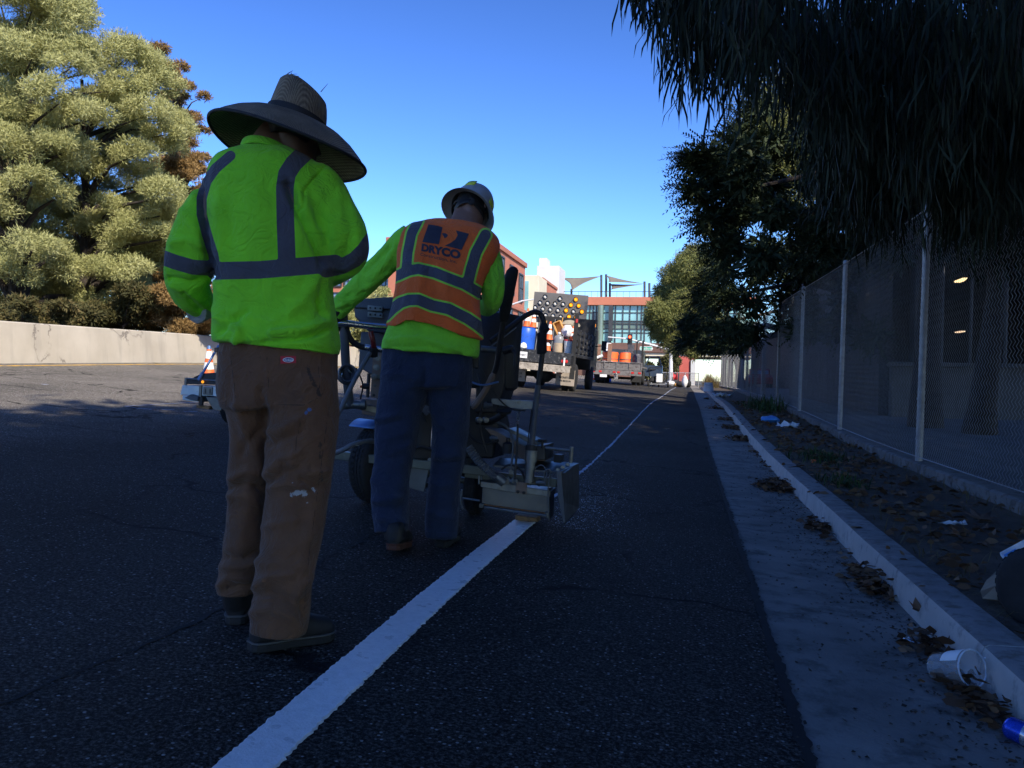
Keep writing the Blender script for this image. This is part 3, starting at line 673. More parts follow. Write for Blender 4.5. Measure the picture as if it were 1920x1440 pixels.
# tall trees behind the camera shade the road; unseen ones away from the fence are added as sun block
M_shade = leaf_mat('broad_leaf', [(.2, (.03, .045, .016)), (.8, (.08, .10, .035))], .2)
for i, (x, y, h, lab) in enumerate([(7.0, -6.5, 17.0, 'tall broad tree behind the fence, close behind the viewpoint'), (7.8, -16, 18.5, 'tall broad tree second behind the viewpoint'), (8.2, -27, 19.5, 'tall broad tree third behind the viewpoint'), (8.2, 1.5, 15.0, 'tall broad tree beside the viewpoint inside the fenced lot'), (13, 9, 13.0, 'unseen broad tree added well inside the lot to keep sun off the garage'), (11.5, -3, 16, 'unseen broad tree added in the lot behind the viewpoint to block sun')]):
    b_ = Vector((x, y, .1)); root = empty('broadleaf_tree', b_, lab, 'tree', G2)
    cl = [(x+random.gauss(0, 1.6), y+random.gauss(0, 2.6), z, 2.6, 3.0, 2.2) for z in np.linspace(3.6, h-2, 17)]
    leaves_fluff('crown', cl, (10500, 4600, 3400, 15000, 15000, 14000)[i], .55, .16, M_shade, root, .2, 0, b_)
    trunk(root, b_, (x, y, h-2), .34, [(.4, c_[:3]) for c_ in cl[::3]], b_)

# ================================================================== PARKING GARAGE behind the fence
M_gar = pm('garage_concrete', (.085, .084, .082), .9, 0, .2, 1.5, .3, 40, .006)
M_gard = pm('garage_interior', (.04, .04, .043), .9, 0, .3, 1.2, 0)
gar = empty('parking_garage', (9, 26, .3), 'dark open parking garage with a low front wall behind the chain link fence', 'building')
m = MB(); m.box((14.4, 20.2, .75), (20, .25, 1.3)); m.box((14.4, 20.17, 1.43), (20.1, .33, .10)); m.build('front_wall', M_gar, gar, .02, True)
for x in (5.2, 9.6, 14.0, 18.5):
    m = MB(); m.box((x, 20.75, 2.3), (.5, .5, 4.4)); m.build('column', M_gar, gar, .02, True)
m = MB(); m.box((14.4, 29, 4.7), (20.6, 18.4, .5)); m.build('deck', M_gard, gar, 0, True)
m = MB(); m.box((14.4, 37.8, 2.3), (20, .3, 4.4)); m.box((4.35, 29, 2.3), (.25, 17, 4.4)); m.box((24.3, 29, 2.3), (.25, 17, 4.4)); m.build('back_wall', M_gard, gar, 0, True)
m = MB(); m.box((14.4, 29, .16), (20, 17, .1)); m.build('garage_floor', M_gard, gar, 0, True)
M_tube = pm('lit_tube', (.9, .85, .7), .4, 0, .05, 3, 0, emis=((1, .72, .36), .9))
M_tube2 = pm('lit_lamp', (.9, .85, .8), .4, 0, .05, 3, 0, emis=((1, .7, .45), .5))
for (px, py, Y, L) in [(1803, 525, 24.5, .75), (1800, 622, 34, .7), (1866, 624, 34, .5)]:
    q = onY(px, py, Y); q.z = min(q.z, 4.36)
    f = MB(); f.box(q+Vector((0, 0, .05)), (.22, L+.1, .07)); fo = f.build('light_fixture', M_gar, gar, .01, True)
    t = MB(); t.box(q, (.15, L, .05)); t.build('tube_lamp', M_tube if py < 600 else M_tube2, fo, 0) ; 
    for ob in (fo.children[0],): ob.data.transform(xform(fo).inverted())
# pipes standing on the low wall (its own upper fence posts)
for px in (1764, 1818, 1884):
    q = onY(px, 690, 20.2); m = MB(); m.tube([(q.x, 20.2, 1.45), (q.x, 20.2, 4.4)], .035, 8); m.build('rail_post', M_gar, gar, 0, True)
# a lower plain block further along
blk = empty('lot_building', (8.5, 46, .5), 'plain grey block behind the fence beyond the garage', 'building')
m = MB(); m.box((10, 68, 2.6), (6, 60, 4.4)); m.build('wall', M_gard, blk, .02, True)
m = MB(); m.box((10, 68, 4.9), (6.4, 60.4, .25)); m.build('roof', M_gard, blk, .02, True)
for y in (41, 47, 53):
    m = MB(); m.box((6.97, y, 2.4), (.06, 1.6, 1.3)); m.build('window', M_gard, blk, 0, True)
for (x, y, h) in [(4.9, 15.6, 4.8), (5.9, 13.4, 4.8)]:
    b_ = Vector((x, y, .1)); root = empty('young_tree', b_, 'dark slim trunk inside the lot, ' + ('left' if x < 5 else 'right') + ' one of two before the low garage wall', 'tree', 'slim trunks in the lot')
    cl = [(x+random.gauss(0, .5), y+random.gauss(0, .5), z, 1.0, 1.0, .8) for z in (3.6, 4.3, 5.0, 5.6)]
    trunk(root, b_, (x, y, h), .24, [(.7, c_[:3]) for c_ in cl], b_); leaves_fluff('crown', cl, 5000, .25, .03, M_willow, root, .3, -.4, b_)
# ================================================================== FAR BUILDINGS
M_stucco = pm('terracotta_stucco', (.43, .155, .095), .85, 0, .1, .5, .15, 20, .01)
M_stucco2 = pm('terracotta_band', (.38, .14, .085), .85, 0, .1, .5, .1, 20, .01)
M_brown = pm('brown_soffit', (.13, .07, .055), .8, 0, .2, .5, 0)
M_cream = pm('cream_stucco', (.62, .56, .42), .85, 0, .1, .5, .1, 20, .01)
M_white = pm('white_panel', (.55, .56, .56), .7, 0, .06, .5, 0)
M_frame = pm('dark_window_frame', (.05, .055, .06), .5, .3, .2, 2, 0)
def glass(name, col, rough=.08):
    m, nt, b = new_mat(name); n = noise_tex(nt, .25, 3)
    nt.links.new(ramp(nt, n.outputs[0], [(.35, tuple(k*.6 for k in col)), (.65, col)]), b.inputs['Base Color'])
    b.inputs['Roughness'].default_value = rough; b.inputs['Metallic'].default_value = 0; b.inputs['Specular IOR Level'].default_value = 1.0; return m
M_glass = glass('teal_glass', (.27, .54, .56)); M_glassb = glass('blue_glass', (.16, .26, .38)); M_glassg = glass('green_spandrel', (.17, .25, .20), .3)
def win(parent, c, w, h, axis, depth=.25, mull=(2, 1), mat=None):
    """window set in a wall; axis 'x' = wall faces +X, 'y' = wall faces -Y; c lies on the wall face"""
    mat = mat or M_glassb; c = Vector(c); f = MB(); g = MB(); t = .12
    u = Vector((0, 1, 0)) if axis == 'x' else Vector((1, 0, 0)); n = Vector((1, 0, 0)) if axis == 'x' else Vector((0, -1, 0))
    def bx(m, du, dz, su, sz, dn, sn):
        q = c+u*du+Vector((0, 0, dz))+n*dn; m.box(q, (sn, su, sz) if axis == 'x' else (su, sn, sz))
    bx(f, 0, h/2-t/2, w, t, .06, .2); bx(f, 0, -h/2+t/2, w, t, .06, .2)
    for s_ in (-1, 1): bx(f, s_*(w/2-t/2), 0, t, h-2*t, .06, .2)
    for k in range(1, mull[0]): bx(f, -w/2+w*k/mull[0], 0, .07, h-2*t, .055, .17)
    for k in range(1, mull[1]): bx(f, 0, -h/2+h*k/mull[1], w-2*t, .07, .05, .15)
    bx(g, 0, 0, w-2*t, h-2*t, .03, .05)
    fo = f.build('window', M_frame, parent, 0, True); go = g.build('pane', mat); 
    go.parent = fo; go.data.transform(xform(fo).inverted()); return fo
# --- red office building on the left, its long side along the road
c_ = onX(985, 500, -17.0); YB = c_.y; ZB = c_.z            # far roof corner
cn = onX(915, 455, -17.0); YA = cn.y
bld = empty('office_building', (-22, (YA+YB)/2, 0), 'terracotta office building with tall blue windows left of the trucks', 'building')
m = MB(); m.box((-21.5, (YA+YB)/2, ZB/2-.5), (9, YB-YA, ZB+1)); m.build('wall', M_stucco, bld, .05, True)
m = MB(); m.box((-21.5, (YA+YB)/2, ZB+.12), (9.4, YB-YA+.4, .5)); m.box((-16.93, (YA+YB)/2, ZB*.62), (.3, YB-YA+.05, .35)); m.build('cornice', M_stucco2, bld, .05, True)
for (px, zf, w, h) in [(978-3, .80, 2.1, 2.9), (958, .82, 2.1, 2.9), (938, .84, 2.1, 2.9), (975, .47, 2.2, 3.6), (955, .47, 2.2, 3.6), (936, .47, 2.2, 3.6), (975, .16, 2.2, 2.6), (953, .16, 2.2, 2.6)]:
    q = onX(px, 560, -17.0); win(bld, (-17, q.y, ZB*zf), w, h, 'x', mull=(2, 2))
for z in (.8, .47, .16):
    for x in (-19.5, -23.3): win(bld, (x, YA, ZB*z), 2.6, 2.8, 'y', mull=(3, 2))
# --- lower wing reaching behind the workers
wy = YA+4
q0 = onY(600, 500, wy); q1 = onY(748, 500, wy); q1.x = min(q1.x, -26.2)
wing = empty('office_wing', ((q0.x+q1.x)/2, wy+5, 0), 'lower terracotta wing with wide glass bands seen under the outstretched arm', 'building')
hz = q0.z; m = MB(); m.box(((q0.x+q1.x)/2-3, wy+5, hz/2), (q1.x-q0.x+6, 10, hz)); m.build('wall', M_stucco, wing, .05, True)
m = MB(); m.box(((q0.x+q1.x)/2-3, wy+5, hz+.1), (q1.x-q0.x+6.3, 10.3, .4)); m.build('roof', M_stucco2, wing, .05, True)
for i, px in enumerate((625, 662, 716)):
    for py, h in ((527, 1.1), (557, .9), (610, 2.2)):
        q = onY(px, py, wy); win(wing, (q.x, wy, q.z), 1.75 if px < 700 else 1.6, h, 'y', mull=(4, 2))
# --- stepped block beyond: cream bay, terracotta gable, white plant room
q = onX(990, 520, -18.5); y0 = q.y
blk = empty('stepped_building', (-21, y0+9, 0), 'cream and terracotta stepped building just right of the red office', 'building')
za = onY(1000, 516, y0).z; a = onY(990, 520, y0); b2 = onY(1010, 520, y0)
m = MB(); m.box(((a.x+b2.x)/2-1.5, y0+3, za/2), (b2.x-a.x+3, 6, za)); m.build('cream_wall', M_cream, blk, .04, True)
g_ = MB(); g_.box((b2.x+.03-1.0-(b2.x-a.x)*.5, y0-.05, za-3.2), (.9, .2, 5.0)); g_.build('stair_glass', M_glass, blk, 0, True)
y1 = y0+6.5; e0 = onY(1008, 522, y1); e1 = onX(1057, 549, e0.x+.6)
m = MB(); m.box((e0.x-3, (y1+e1.y)/2, e0.z/2-.2), (7.2, e1.y-y1, e0.z)); m.build('gable_wall', M_stucco, blk, .04, True)
m = MB(); m.box((e0.x-3, (y1+e1.y)/2, e0.z-.05), (7.5, e1.y-y1+.3, .35)); m.build('coping', M_stucco2, blk, .04, True)
pw = onY(1030, 512, y1+12); m = MB(); a = onY(1006, 530, y1+12); b2 = onY(1048, 530, y1+12)
m.box(((a.x+b2.x)/2, y1+15, pw.z/2+1), (b2.x-a.x, 6, pw.z)); m.box(((a.x+b2.x)/2-1, y1+15, pw.z+1.6), ((b2.x-a.x)*.35, 3, 1.4)); m.build('plant_room', M_white, blk, .04, True)
# --- glass bridge building across the end of the street
YG = 122.0
g0 = onY(1050, 560, YG); g1 = onY(1420, 560, YG)
def zY(py): return onY(1180, py, YG).z
br = empty('glass_building', ((g0.x+g1.x)/2, YG+8, 0), 'wide building of teal glass bands under a terracotta fascia, spanning the end of the street', 'building')
XC, XW = (g0.x+g1.x)/2, g1.x-g0.x
def band(name, pa, pb, mat, y=0., dep=16, parent=br, bev=0):
    za, zb = zY(pa), zY(pb); m = MB(); m.box((XC, YG+y+dep/2, (za+zb)/2), (XW, dep, za-zb)); return m.build(name, mat, parent, bev, True)
band('fascia', 557.5, 573, M_stucco, -.7, 17, bev=.05)
up_ = band('upper_glazing', 573.2, 602, M_glass, 0); sp_ = band('spandrel', 602.2, 617, M_glassg, .05); lo_ = band('lower_glazing', 617.2, 643, M_glass, 0)
band('soffit_band', 643.2, 661, M_brown, -.6, 17, bev=.05); band('concrete_edge', 661.2, 667, M_cream, -.3, 16.5, bev=.03)
m = MB()
for px in [1106, 1112, 1118, 1124, 1146, 1154, 1168, 1181, 1195, 1203, 1209, 1222, 1235, 1248, 1262, 1276, 1290, 1305, 1320, 1340, 1360, 1380]:
    q = onY(px, 600, YG); za, zb = zY(573.5), zY(642.8); m.box((q.x, YG-.04, (za+zb)/2), (.14, .22, za-zb))
for py in (586.5, 602, 607, 617, 624): m.box((XC, YG-.05, zY(py)), (XW-.1, .16, .13))
m.build('mullions', M_frame, br, 0, True)
for px in (1127, 1300, 1390):
    q = onY(px, 600, YG); za, zb = zY(574), -1; m = MB(); m.lathe((q.x, YG-1.6 if px > 1200 else YG-.9, zb), (0, 0, 1), [(0, .42), (za-zb, .42)], 16); m.build('column', M_glassg, br, 0, True)
m = MB(); q = onY(1143, 610, YG); m.box((q.x+.2, YG-.5, (zY(573)+zY(640))/2), (.6, .3, zY(573)-zY(640))); m.build('painted_bay_shade', M_frame, br, 0, True)  # dark panel over the glass, the bay's shade put into its colour
m = MB()
for pa in range(1060, 1420, 12):
    q = onY(pa, 560, YG); m.tube([(q.x, YG+.5, zY(558)), (q.x, YG+.5, zY(546))], .03, 5)
m.tube([(g0.x, YG+.5, zY(546)), (g1.x, YG+.5, zY(546))], .045, 5); m.build('roof_railing', M_frame, br, 0, True)
# a ground-floor wing on the right and the street level wall
m = MB(); q = onY(1100, 660, YG); m.box((q.x-5, YG+6, zY(661)/2-.4), (24, 9, zY(661)+.9)); m.build('lower_wall', M_brown, br, .04, True)
# shade sails on its roof
M_sail = pm('shade_sail_cloth', (.16, .14, .115), .85, 0, .1, 2, .2, 30, .01); M_steel = pm('dark_steel', (.07, .075, .085), .5, .5, .2, 3, 0)
for i, (px, pt, pb) in enumerate([(1050, 517, 557), (1071.5, 543, 557), (1127.5, 516.5, 557), (1136.5, 515.5, 557), (1143.5, 532, 557), (1208.5, 529, 557), (1217.5, 532, 557)]):
    yb = YG+4; t_, b_ = onY(px, pt, yb), onY(px, pb+1.5, yb); m = MB(); m.tube([b_, t_], .17, 10); m.lathe(t_, (0, 0, 1), [(0, .17), (.06, .19), (.1, .1)], 10)
    tag(m.build('sail_post', M_steel), ['steel post holding the left corner of the largest shade sail', 'short steel post under the low corner of the largest shade sail', 'tall steel post where the largest shade sail ends', 'tall steel post where the upper right shade sail starts', 'short steel post at the left corner of the small lower shade sail', 'steel post at the right tips of the two right-hand shade sails', 'lone steel post furthest right on the glass building roof'][i], 'post', 'shade sail posts on the roof')
def sail(c3, bow, lab):
    a, b_, c = [onY(px, py, YG+4+dy) for px, py, dy in c3]; n = 12; g = (a+b_+c)/3; v = []; idx = {}
    for i in range(n+1):
        for j in range(n+1-i):
            k = n-i-j; w = (i/n, j/n, k/n); p = a*w[0]+b_*w[1]+c*w[2]
            e = 4*(w[0]*w[1]*(1-w[2])**2*bow[0]+w[1]*w[2]*(1-w[0])**2*bow[1]+w[0]*w[2]*(1-w[1])**2*bow[2])
            p = p.lerp(g, min(.9, e*.55)); idx[i, j] = len(v); v.append(p+Vector((0, .35*math.sin(w[0]*3)*math.sin(w[1]*3), 0)))
    f = []
    for i in range(n):
        for j in range(n-i):
            f.append((idx[i, j], idx[i+1, j], idx[i, j+1]))
            if j < n-i-1: f.append((idx[i+1, j], idx[i+1, j+1], idx[i, j+1]))
    m = MB(); m.add(v, f, True); o = m.build('shade_sail', M_sail); s = o.modifiers.new('solidify', 'SOLIDIFY'); s.thickness = .04
    tag(o, lab, 'shade sail', 'tan shade sails on the roof')
sail([(1053, 521, 0), (1127, 518, 1), (1072, 545, -2)], (.25, .45, .5), 'largest tan shade sail, on the left of the glass building roof')
sail([(1137, 517, 0), (1206, 532, 0), (1141, 529, -1.5)], (.3, .35, .2), 'upper tan shade sail stretched right of the middle posts')
sail([(1144, 533, 0), (1205, 533.5, 0), (1146, 543, -1.5)], (.15, .3, .2), 'small lower tan shade sail below the upper right one')
# --- things in the gap under the building
rw = empty('red_storefront', (1, 100, 0), 'red wall with white edge at the far end of the street, under the trees', 'building')
q0, q1 = onY(1270, 675, 100), onY(1304, 675, 100); zt = onY(1285, 668, 100).z
m = MB(); m.box(((q0.x+q1.x)/2, 102, zt/2), (q1.x-q0.x, 4, zt)); m.build('wall', pm('red_render', (.46, .10, .08), .8, 0, .15, .5, 0), rw, .03, True)
m = MB(); q = onY(1299, 700, 99.8); m.box((q.x, 99.9, zt*.45), (.5, .3, zt*.9)); m.build('white_pilaster', M_white, rw, .02, True)
m = MB(); q = onY(1268, 690, 99.8); m.box((q.x, 100.5, zt*.45), (.7, 2, zt*.9)); m.build('doorway', M_frame, rw, 0, True)
M_hedge = leaf_mat('far_leaf', [(.2, (.05, .055, .02)), (.6, (.13, .125, .05)), (.9, (.24, .20, .09))], .2)
for i, (px, py, r, lab) in enumerate([(1213, 690, 11, 'round green and yellow bush seen through the open truck door'), (1198, 676, 9, 'small bush left of the open truck door'), (1247, 690, 14, 'brown leafed bush between the open door and the white pole'), (1118, 690, 12, 'low green bush between the two trucks'), (1262, 680, 12, 'green bush behind the white pole under the glass building')]):
    q = onY(px, py, 98); rr = r/F*98; b_ = Vector((q.x, 98, .3)); root = empty('far_bush', b_, lab, 'bush', 'bushes at the end of the street')
    cl = [(q.x+random.gauss(0, rr*.3), 98+random.gauss(0, .5), q.z+random.gauss(0, rr*.5), rr*.6, rr*.6, rr*.6) for _ in range(7)]+[(q.x, 98, max(.5, q.z-rr), rr*.7, rr*.6, rr*.8)]
    leaves_fluff('foliage', cl, 2600, .4, .08, M_hedge, root, .3, .2, b_)
    m = MB(); m.tube([b_, (q.x, 98, q.z)], [.12, .05], 6); m.build('stem', M_bark, root, 0, True)
# pale wire fence closing the street
ff = empty('street_end_fence', (0, 84, .4), 'pale low wire fence crossing the far end of the street', 'fence')
m = MB(); qa, qb = onY(1235, 700, 84), onY(1310, 700, 84); zt = onY(1270, 699, 84).z; zb = .25
n = 60; 
for k in range(n+1):
    x = qa.x+(qb.x-qa.x)*k/n; m.tube([(x, 84, zb), (x, 84, zt)], .008, 3)
for z in np.linspace(zb+.1, zt, 9): m.tube([(qa.x, 84, z), (qb.x, 84, z)], .008, 3)
m.build('wire_mesh', M_galv, ff, 0, True)
for k in range(4):
    x = qa.x+(qb.x-qa.x)*k/3; m = MB(); m.tube([(x, 84, zb-.2), (x, 84, zt+.05)], .04, 8); m.build('post', M_galv, ff, 0, True)
m = MB(); m.tube([(qa.x, 84, zt), (qb.x, 84, zt)], .035, 8); m.build('top_rail', M_galv, ff, 0, True)

# ------------------------------------------------------------------ signals, signs, lamps
M_pole = pm('pale_pole', (.72, .72, .70), .5, .2, .06, 3, 0)
M_sig = pm('signal_black', (.02, .02, .02), .5, 0, .1, 3, 0); M_red = pm('red_lamp', (.8, .05, .02), .4, 0, .05, 5, 0, emis=((1, .06, .02), 5.0)); M_off = pm('dark_lens', (.05, .05, .04), .3, 0, .1, 5, 0)
def signal(parent, c, s=1.0):
    c = Vector(c); m = MB(); m.box(c, (.36*s, .25*s, 1.1*s)); m.box(c+Vector((0, .16*s, 0)), (.6*s, .03, 1.4*s)); h = m.build('signal_head', M_sig, parent, .02, True)
    for k in (1, 0, -1):
        m = MB(); p = c+Vector((0, -.125*s, k*.34*s)); m.lathe(p, (0, -1, 0), [(0, .14*s), (.03*s, .13*s), (.05*s, .06*s), (.055*s, .0)], 14)
        o = m.build('lens', M_red if k == 1 else M_off); o.parent = h; o.data.transform(xform(h).inverted())
        m = MB(); rs = []
        for t in (0, .2): rs.append([p+Vector((math.cos(a)*.15*s, -t*s, math.sin(a)*.15*s)) for a in np.linspace(.2, math.pi-.2, 9)])
        vs_ = rs[0]+rs[1]; m.add(vs_, [(i, i+1, i+10, i+9) for i in range(8)]); o = m.build('visor', M_sig); o.parent = h; o.data.transform(xform(h).inverted())
YS_ = 92
sg = empty('traffic_signal', onY(1258, 735, YS_), 'traffic signal hanging on a long pale mast arm, red lamp lit above the flatbed', 'traffic signal', 'traffic signals at the junction')
pb, pt, pe = onY(1258, 726, YS_), onY(1259, 660, YS_), onY(1160, 634, YS_)
m = MB(); m.tube([Vector((pb.x, YS_, 0)), onY(1258, 655, YS_)], [.26, .16], 12); m.build('pole', M_pole, sg, 0, True)
pts_ = [onY(1258, 657, YS_), onY(1235, 650, YS_), onY(1200, 641, YS_), onY(1175, 635, YS_), onY(1140, 632, YS_)]
m = MB(); m.tube(pts_, [.13, .12, .10, .09, .07], 10); m.build('mast_arm', M_pole, sg, 0, True); signal(sg, onY(1181, 637, YS_-.3), .85)
sn = empty('street_sign', onY(1212, 653, YS_-.2), 'green street name sign hanging from the pale mast arm', 'sign')
q0, q1 = onY(1200, 649.5, YS_-.2), onY(1223, 657, YS_-.2)
M_green = pm('sign_green', (.01, .34, .20), .4, 0, .08, 3, 0); M_swhite = pm('sign_white', (.85, .86, .84), .5, 0, .04, 3, 0)
m = MB(); m.box((q0+q1)/2, (q1.x-q0.x, .03, q0.z-q1.z)); m.build('plate', M_green, sn, 0, True)
m = MB(); w_, h_ = q1.x-q0.x-.04, q0.z-q1.z-.04; cc = (q0+q1)/2+Vector((0, -.02, 0))
m.box(cc+Vector((0, 0, h_/2)), (w_, .01, .04)); m.box(cc-Vector((0, 0, h_/2)), (w_, .01, .04)); m.box(cc+Vector((w_/2, 0, 0)), (.04, .01, h_)); m.box(cc-Vector((w_/2, 0, 0)), (.04, .01, h_)); m.build('border', M_swhite, sn, 0, True)
def text_obj(s, size, mat, M, name, parent=None, bold=0., ext=.004, align='CENTER', world=True):
    cu = bpy.data.curves.new('lettering', 'FONT'); cu.body = s; cu.size = size; cu.align_x = align; cu.align_y = 'CENTER'; cu.extrude = ext; cu.offset = bold; cu.resolution_u = 3
    t = bpy.data.objects.new('tmp', cu); COL.objects.link(t); dg = bpy.context.evaluated_depsgraph_get(); me = bpy.data.meshes.new_from_object(t.evaluated_get(dg)); bpy.data.objects.remove(t)
    me.transform(M); me.name = name
    if parent is not None and world: me.transform(xform(parent).inverted())
    me.materials.clear(); me.materials.append(mat); o = bpy.data.objects.new(name, me); COL.objects.link(o)
    if parent is not None: o.parent = parent
    return o
FACE = Matrix.Rotation(math.pi/2, 4, 'X')              # text upright, facing -Y
text_obj('Noble', .30, M_swhite, Matrix.Translation(cc+Vector((-.30, -.01, -.01)))@FACE, 'lettering', sn); text_obj('Street', .30, M_swhite, Matrix.Translation(cc+Vector((.36, -.01, -.01)))@FACE, 'lettering', sn)
m = MB()
for x in (-.4, .4):
    m = MB(); m.tube([cc+Vector((x, 0, h_/2)), cc+Vector((x, 0, h_/2+.5))], .02, 6); m.build('hanger', M_pole, sn, 0, True)
s2 = empty('traffic_signal', onY(1116, 735, 80), 'traffic signal with its red lamp lit, on a post between the two trucks', 'traffic signal', 'traffic signals at the junction')
q = onY(1116, 632, 80); signal(s2, q, .9); m = MB(); m.tube([(q.x-.2, 80.3, 0), (q.x-.2, 80.3, q.z+.6)], .09, 10); m.build('pole', M_pole, s2, 0, True)
lp = empty('street_lamp', onY(949, 735, 70), 'curved pale mast arm arching right from a pole behind the lever', 'street lamp')
pp = [onY(949, 735, 70), onY(949, 600, 70), onY(950, 577, 70), onY(960, 571, 70), onY(980, 564, 70), onY(1003, 561, 70), onY(1030, 561, 70)]
pp[0].z = 0; m = MB(); m.tube(pp, [.14, .10, .085, .08, .07, .06, .05], 10); m.build('mast', M_pole, lp, 0, True)
m = MB(); m.lathe(pp[-1]+Vector((-.1, 0, .02)), (1, 0, 0), [(0, .05), (.1, .14), (.5, .17), (.7, .05)], 12); m.build('lamp_head', M_pole, lp, 0, True)
bs = empty('billboard', onY(941, 640, 66), 'white rectangular billboard on a pole behind the tool lever', 'billboard')
a, b_ = onY(930, 597, 66), onY(948, 622, 66); m = MB(); m.box((a+b_)/2, (b_.x-a.x, .12, a.z-b_.z)); m.build('panel', M_white, bs, .02, True)
m = MB(); m.tube([((a.x+b_.x)/2, 66.1, 0), ((a.x+b_.x)/2, 66.1, b_.z+.1)], .09, 8); m.build('pole', M_pole, bs, 0, True)
# ================================================================== TRUCKS AND WHAT THEY CARRY
M_blk = pm('scuffed_black_steel', (.030, .031, .034), .55, .3, .3, 5, .15, 40, .004, dirt=(.22, .21, .20), dirt_amt=.22)
M_dk = pm('dark_chassis', (.018, .018, .019), .8, 0, .3, 4, .2, 30, .004)
M_step = pm('worn_pale_bumper', (.42, .37, .31), .7, .1, .25, 6, .2, 40, .004, dirt=(.16, .13, .10), dirt_amt=.3)
M_tyre = pm('tyre_rubber', (.020, .020, .021), .85, 0, .25, 9, .4, 60, .004)
M_rim = pm('steel_rim', (.35, .33, .31), .5, .6, .3, 9, .1, 40, .002, dirt=(.12, .07, .04), dirt_amt=.3)
M_flap = pm('mud_flap_panel', (.34, .29, .25), .8, 0, .15, 3, .1, 40, .002)
M_redp = pm('red_print', (.50, .06, .05), .6, 0, .1, 6, 0); M_blkp = pm('black_print', (.03, .03, .035), .6, 0, .1, 6, 0)
M_taill = pm('tail_light', (.50, .03, .025), .25, 0, .1, 6, 0)
M_plate = pm('white_plate', (.80, .80, .80), .45, 0, .06, 9, 0)
M_cab = pm('dark_cab_paint', (.045, .05, .055), .35, .2, .15, 2, 0)
M_amber = pm('amber_lamp_lit', (.95, .45, .03), .35, 0, .05, 6, 0, emis=((1, .33, .01), .55)); M_lens = pm('amber_lamp_off', (.80, .77, .70), .35, 0, .1, 6, 0)
M_board = pm('arrow_board_grey', (.13, .125, .125), .75, 0, .12, 3, .1, 30, .002)
def wheel(parent, c, axis, R, w, name='wheel', rim=M_rim, treads=0):
    c = Vector(c); a = Vector(axis).normalized(); m = MB(); n = 36
    m.lathe(c-a*w/2, a, [(.0, R*.60), (.02*w, R*.86), (.12*w, R*.965), (.2*w, R*.99), (.28*w, R), (.38*w, R), (.4*w, R*.97), (.42*w, R*.97), (.44*w, R), (.56*w, R), (.58*w, R*.97), (.6*w, R*.97), (.62*w, R), (.72*w, R), (.8*w, R*.99), (.88*w, R*.965), (.98*w, R*.86), (w, R*.60)], n)
    t = m.build(name, M_tyre, parent, 0, False)
    k = MB(); k.lathe(c-a*w*.46, a, [(0, R*.62), (.05*w, R*.58), (.22*w, R*.5), (.25*w, R*.2), (.16*w, R*.16), (.16*w, .001)], n, False); k.lathe(c+a*w*.46, -a, [(0, R*.62), (.05*w, R*.58), (.22*w, R*.5), (.25*w, R*.2), (.16*w, R*.16), (.16*w, .001)], n, False)
    r = k.build('rim', rim); r.parent = t
    if treads:
        g = MB(); xx = a.orthogonal().normalized(); yy = a.cross(xx)
        for i in range(treads):
            an = 2*math.pi*i/treads; rd = xx*math.cos(an)+yy*math.sin(an); tg = a.cross(rd)
            for row, off in enumerate((.28, .43, .57, .72)):
                q = c-a*w/2+a*w*off+rd*(R+.001)+tg*((row % 2)*.5*2*math.pi*R/treads)
                g.box(q, (w*.095, 2*math.pi*R/treads*.62, .008), Matrix((a, tg, rd)).transposed())
        o = g.build('tread', M_tyre); o.parent = t
    return t
def ctext(parent, s, size, mat, loc, bold=0., name='lettering', M=FACE):
    return text_obj(s, size, mat, Matrix.Translation(loc)@M, name, parent, bold, .002, 'CENTER', False)
def put(name, parent, mat, fn, bevel=.006):
    m = MB(); fn(m); return m.build(name, mat, parent, bevel)
T1Y = 27.0; t1x = onY(1018, 700, T1Y).x
TILT = .062
t1x -= .24
T1 = empty('stake_bed_truck', (t1x, T1Y, gz(t1x, T1Y)), 'black stake bed truck with an amber arrow board, carrying cones and a blue drum', 'truck', 'work trucks parked in the lane', (0, TILT+.012, R_(-1.0)))
T1.scale = (.94, 1, 1)
put('bed', T1, M_blk, lambda m: m.box((0, 2.5, 1.19), (2.44, 5.0, .10)))
put('rear_apron', T1, M_blk, lambda m: m.box((0, .02, 1.05), (2.44, .06, .38)))
put('bumper', T1, M_step, lambda m: (m.box((-.02, -.10, .80), (2.36, .26, .06)), m.box((-.02, -.20, .70), (2.36, .06, .18))))
put('chassis', T1, M_dk, lambda m: (m.box((-.43, 3.4, .85), (.09, 6.6, .22)), m.box((.43, 3.4, .85), (.09, 6.6, .22)), m.box((0, .5, .85), (.77, .1, .18)), m.box((0, 4.4, .8), (.77, .1, .18))))
put('axle', T1, M_dk, lambda m: (m.lathe((-.95, 1.25, .47), (1, 0, 0), [(0, .08), (.6, .09), (.75, .22), (.95, .26), (1.15, .22), (1.3, .09), (1.9, .08)], 14)))
put('fuel_tank', T1, M_dk, lambda m: m.lathe((-.62, 3.0, .62), (0, 1, 0), [(0, .26), (.9, .26)], 16))
for sx in (-1, 1):
    for dx in (.80, 1.06): wheel(T1, (sx*dx, 1.25, .46), (1, 0, 0), .46, .23)
    wheel(T1, (sx*.98, 5.9, .46), (1, 0, 0), .46, .25)
    fl = put('mud_flap', T1, M_flap, lambda m: m.box((sx*.87, .72, .45), (.66, .025, .52)))
    for (s, zz, sz, mt) in (('A', .60, .14, M_redp), ('MONITOR', .45, .095, M_blkp), ('IDE BECK IN', .34, .075, M_blkp)):
        o = ctext(None, s, sz, mt, (sx*.87-(.18 if sz > .1 else 0), .703, zz), .002); o.parent = fl
put('number_plate', T1, M_plate, lambda m: m.box((-.56, -.022, 1.06), (.36, .018, .20)), .003)
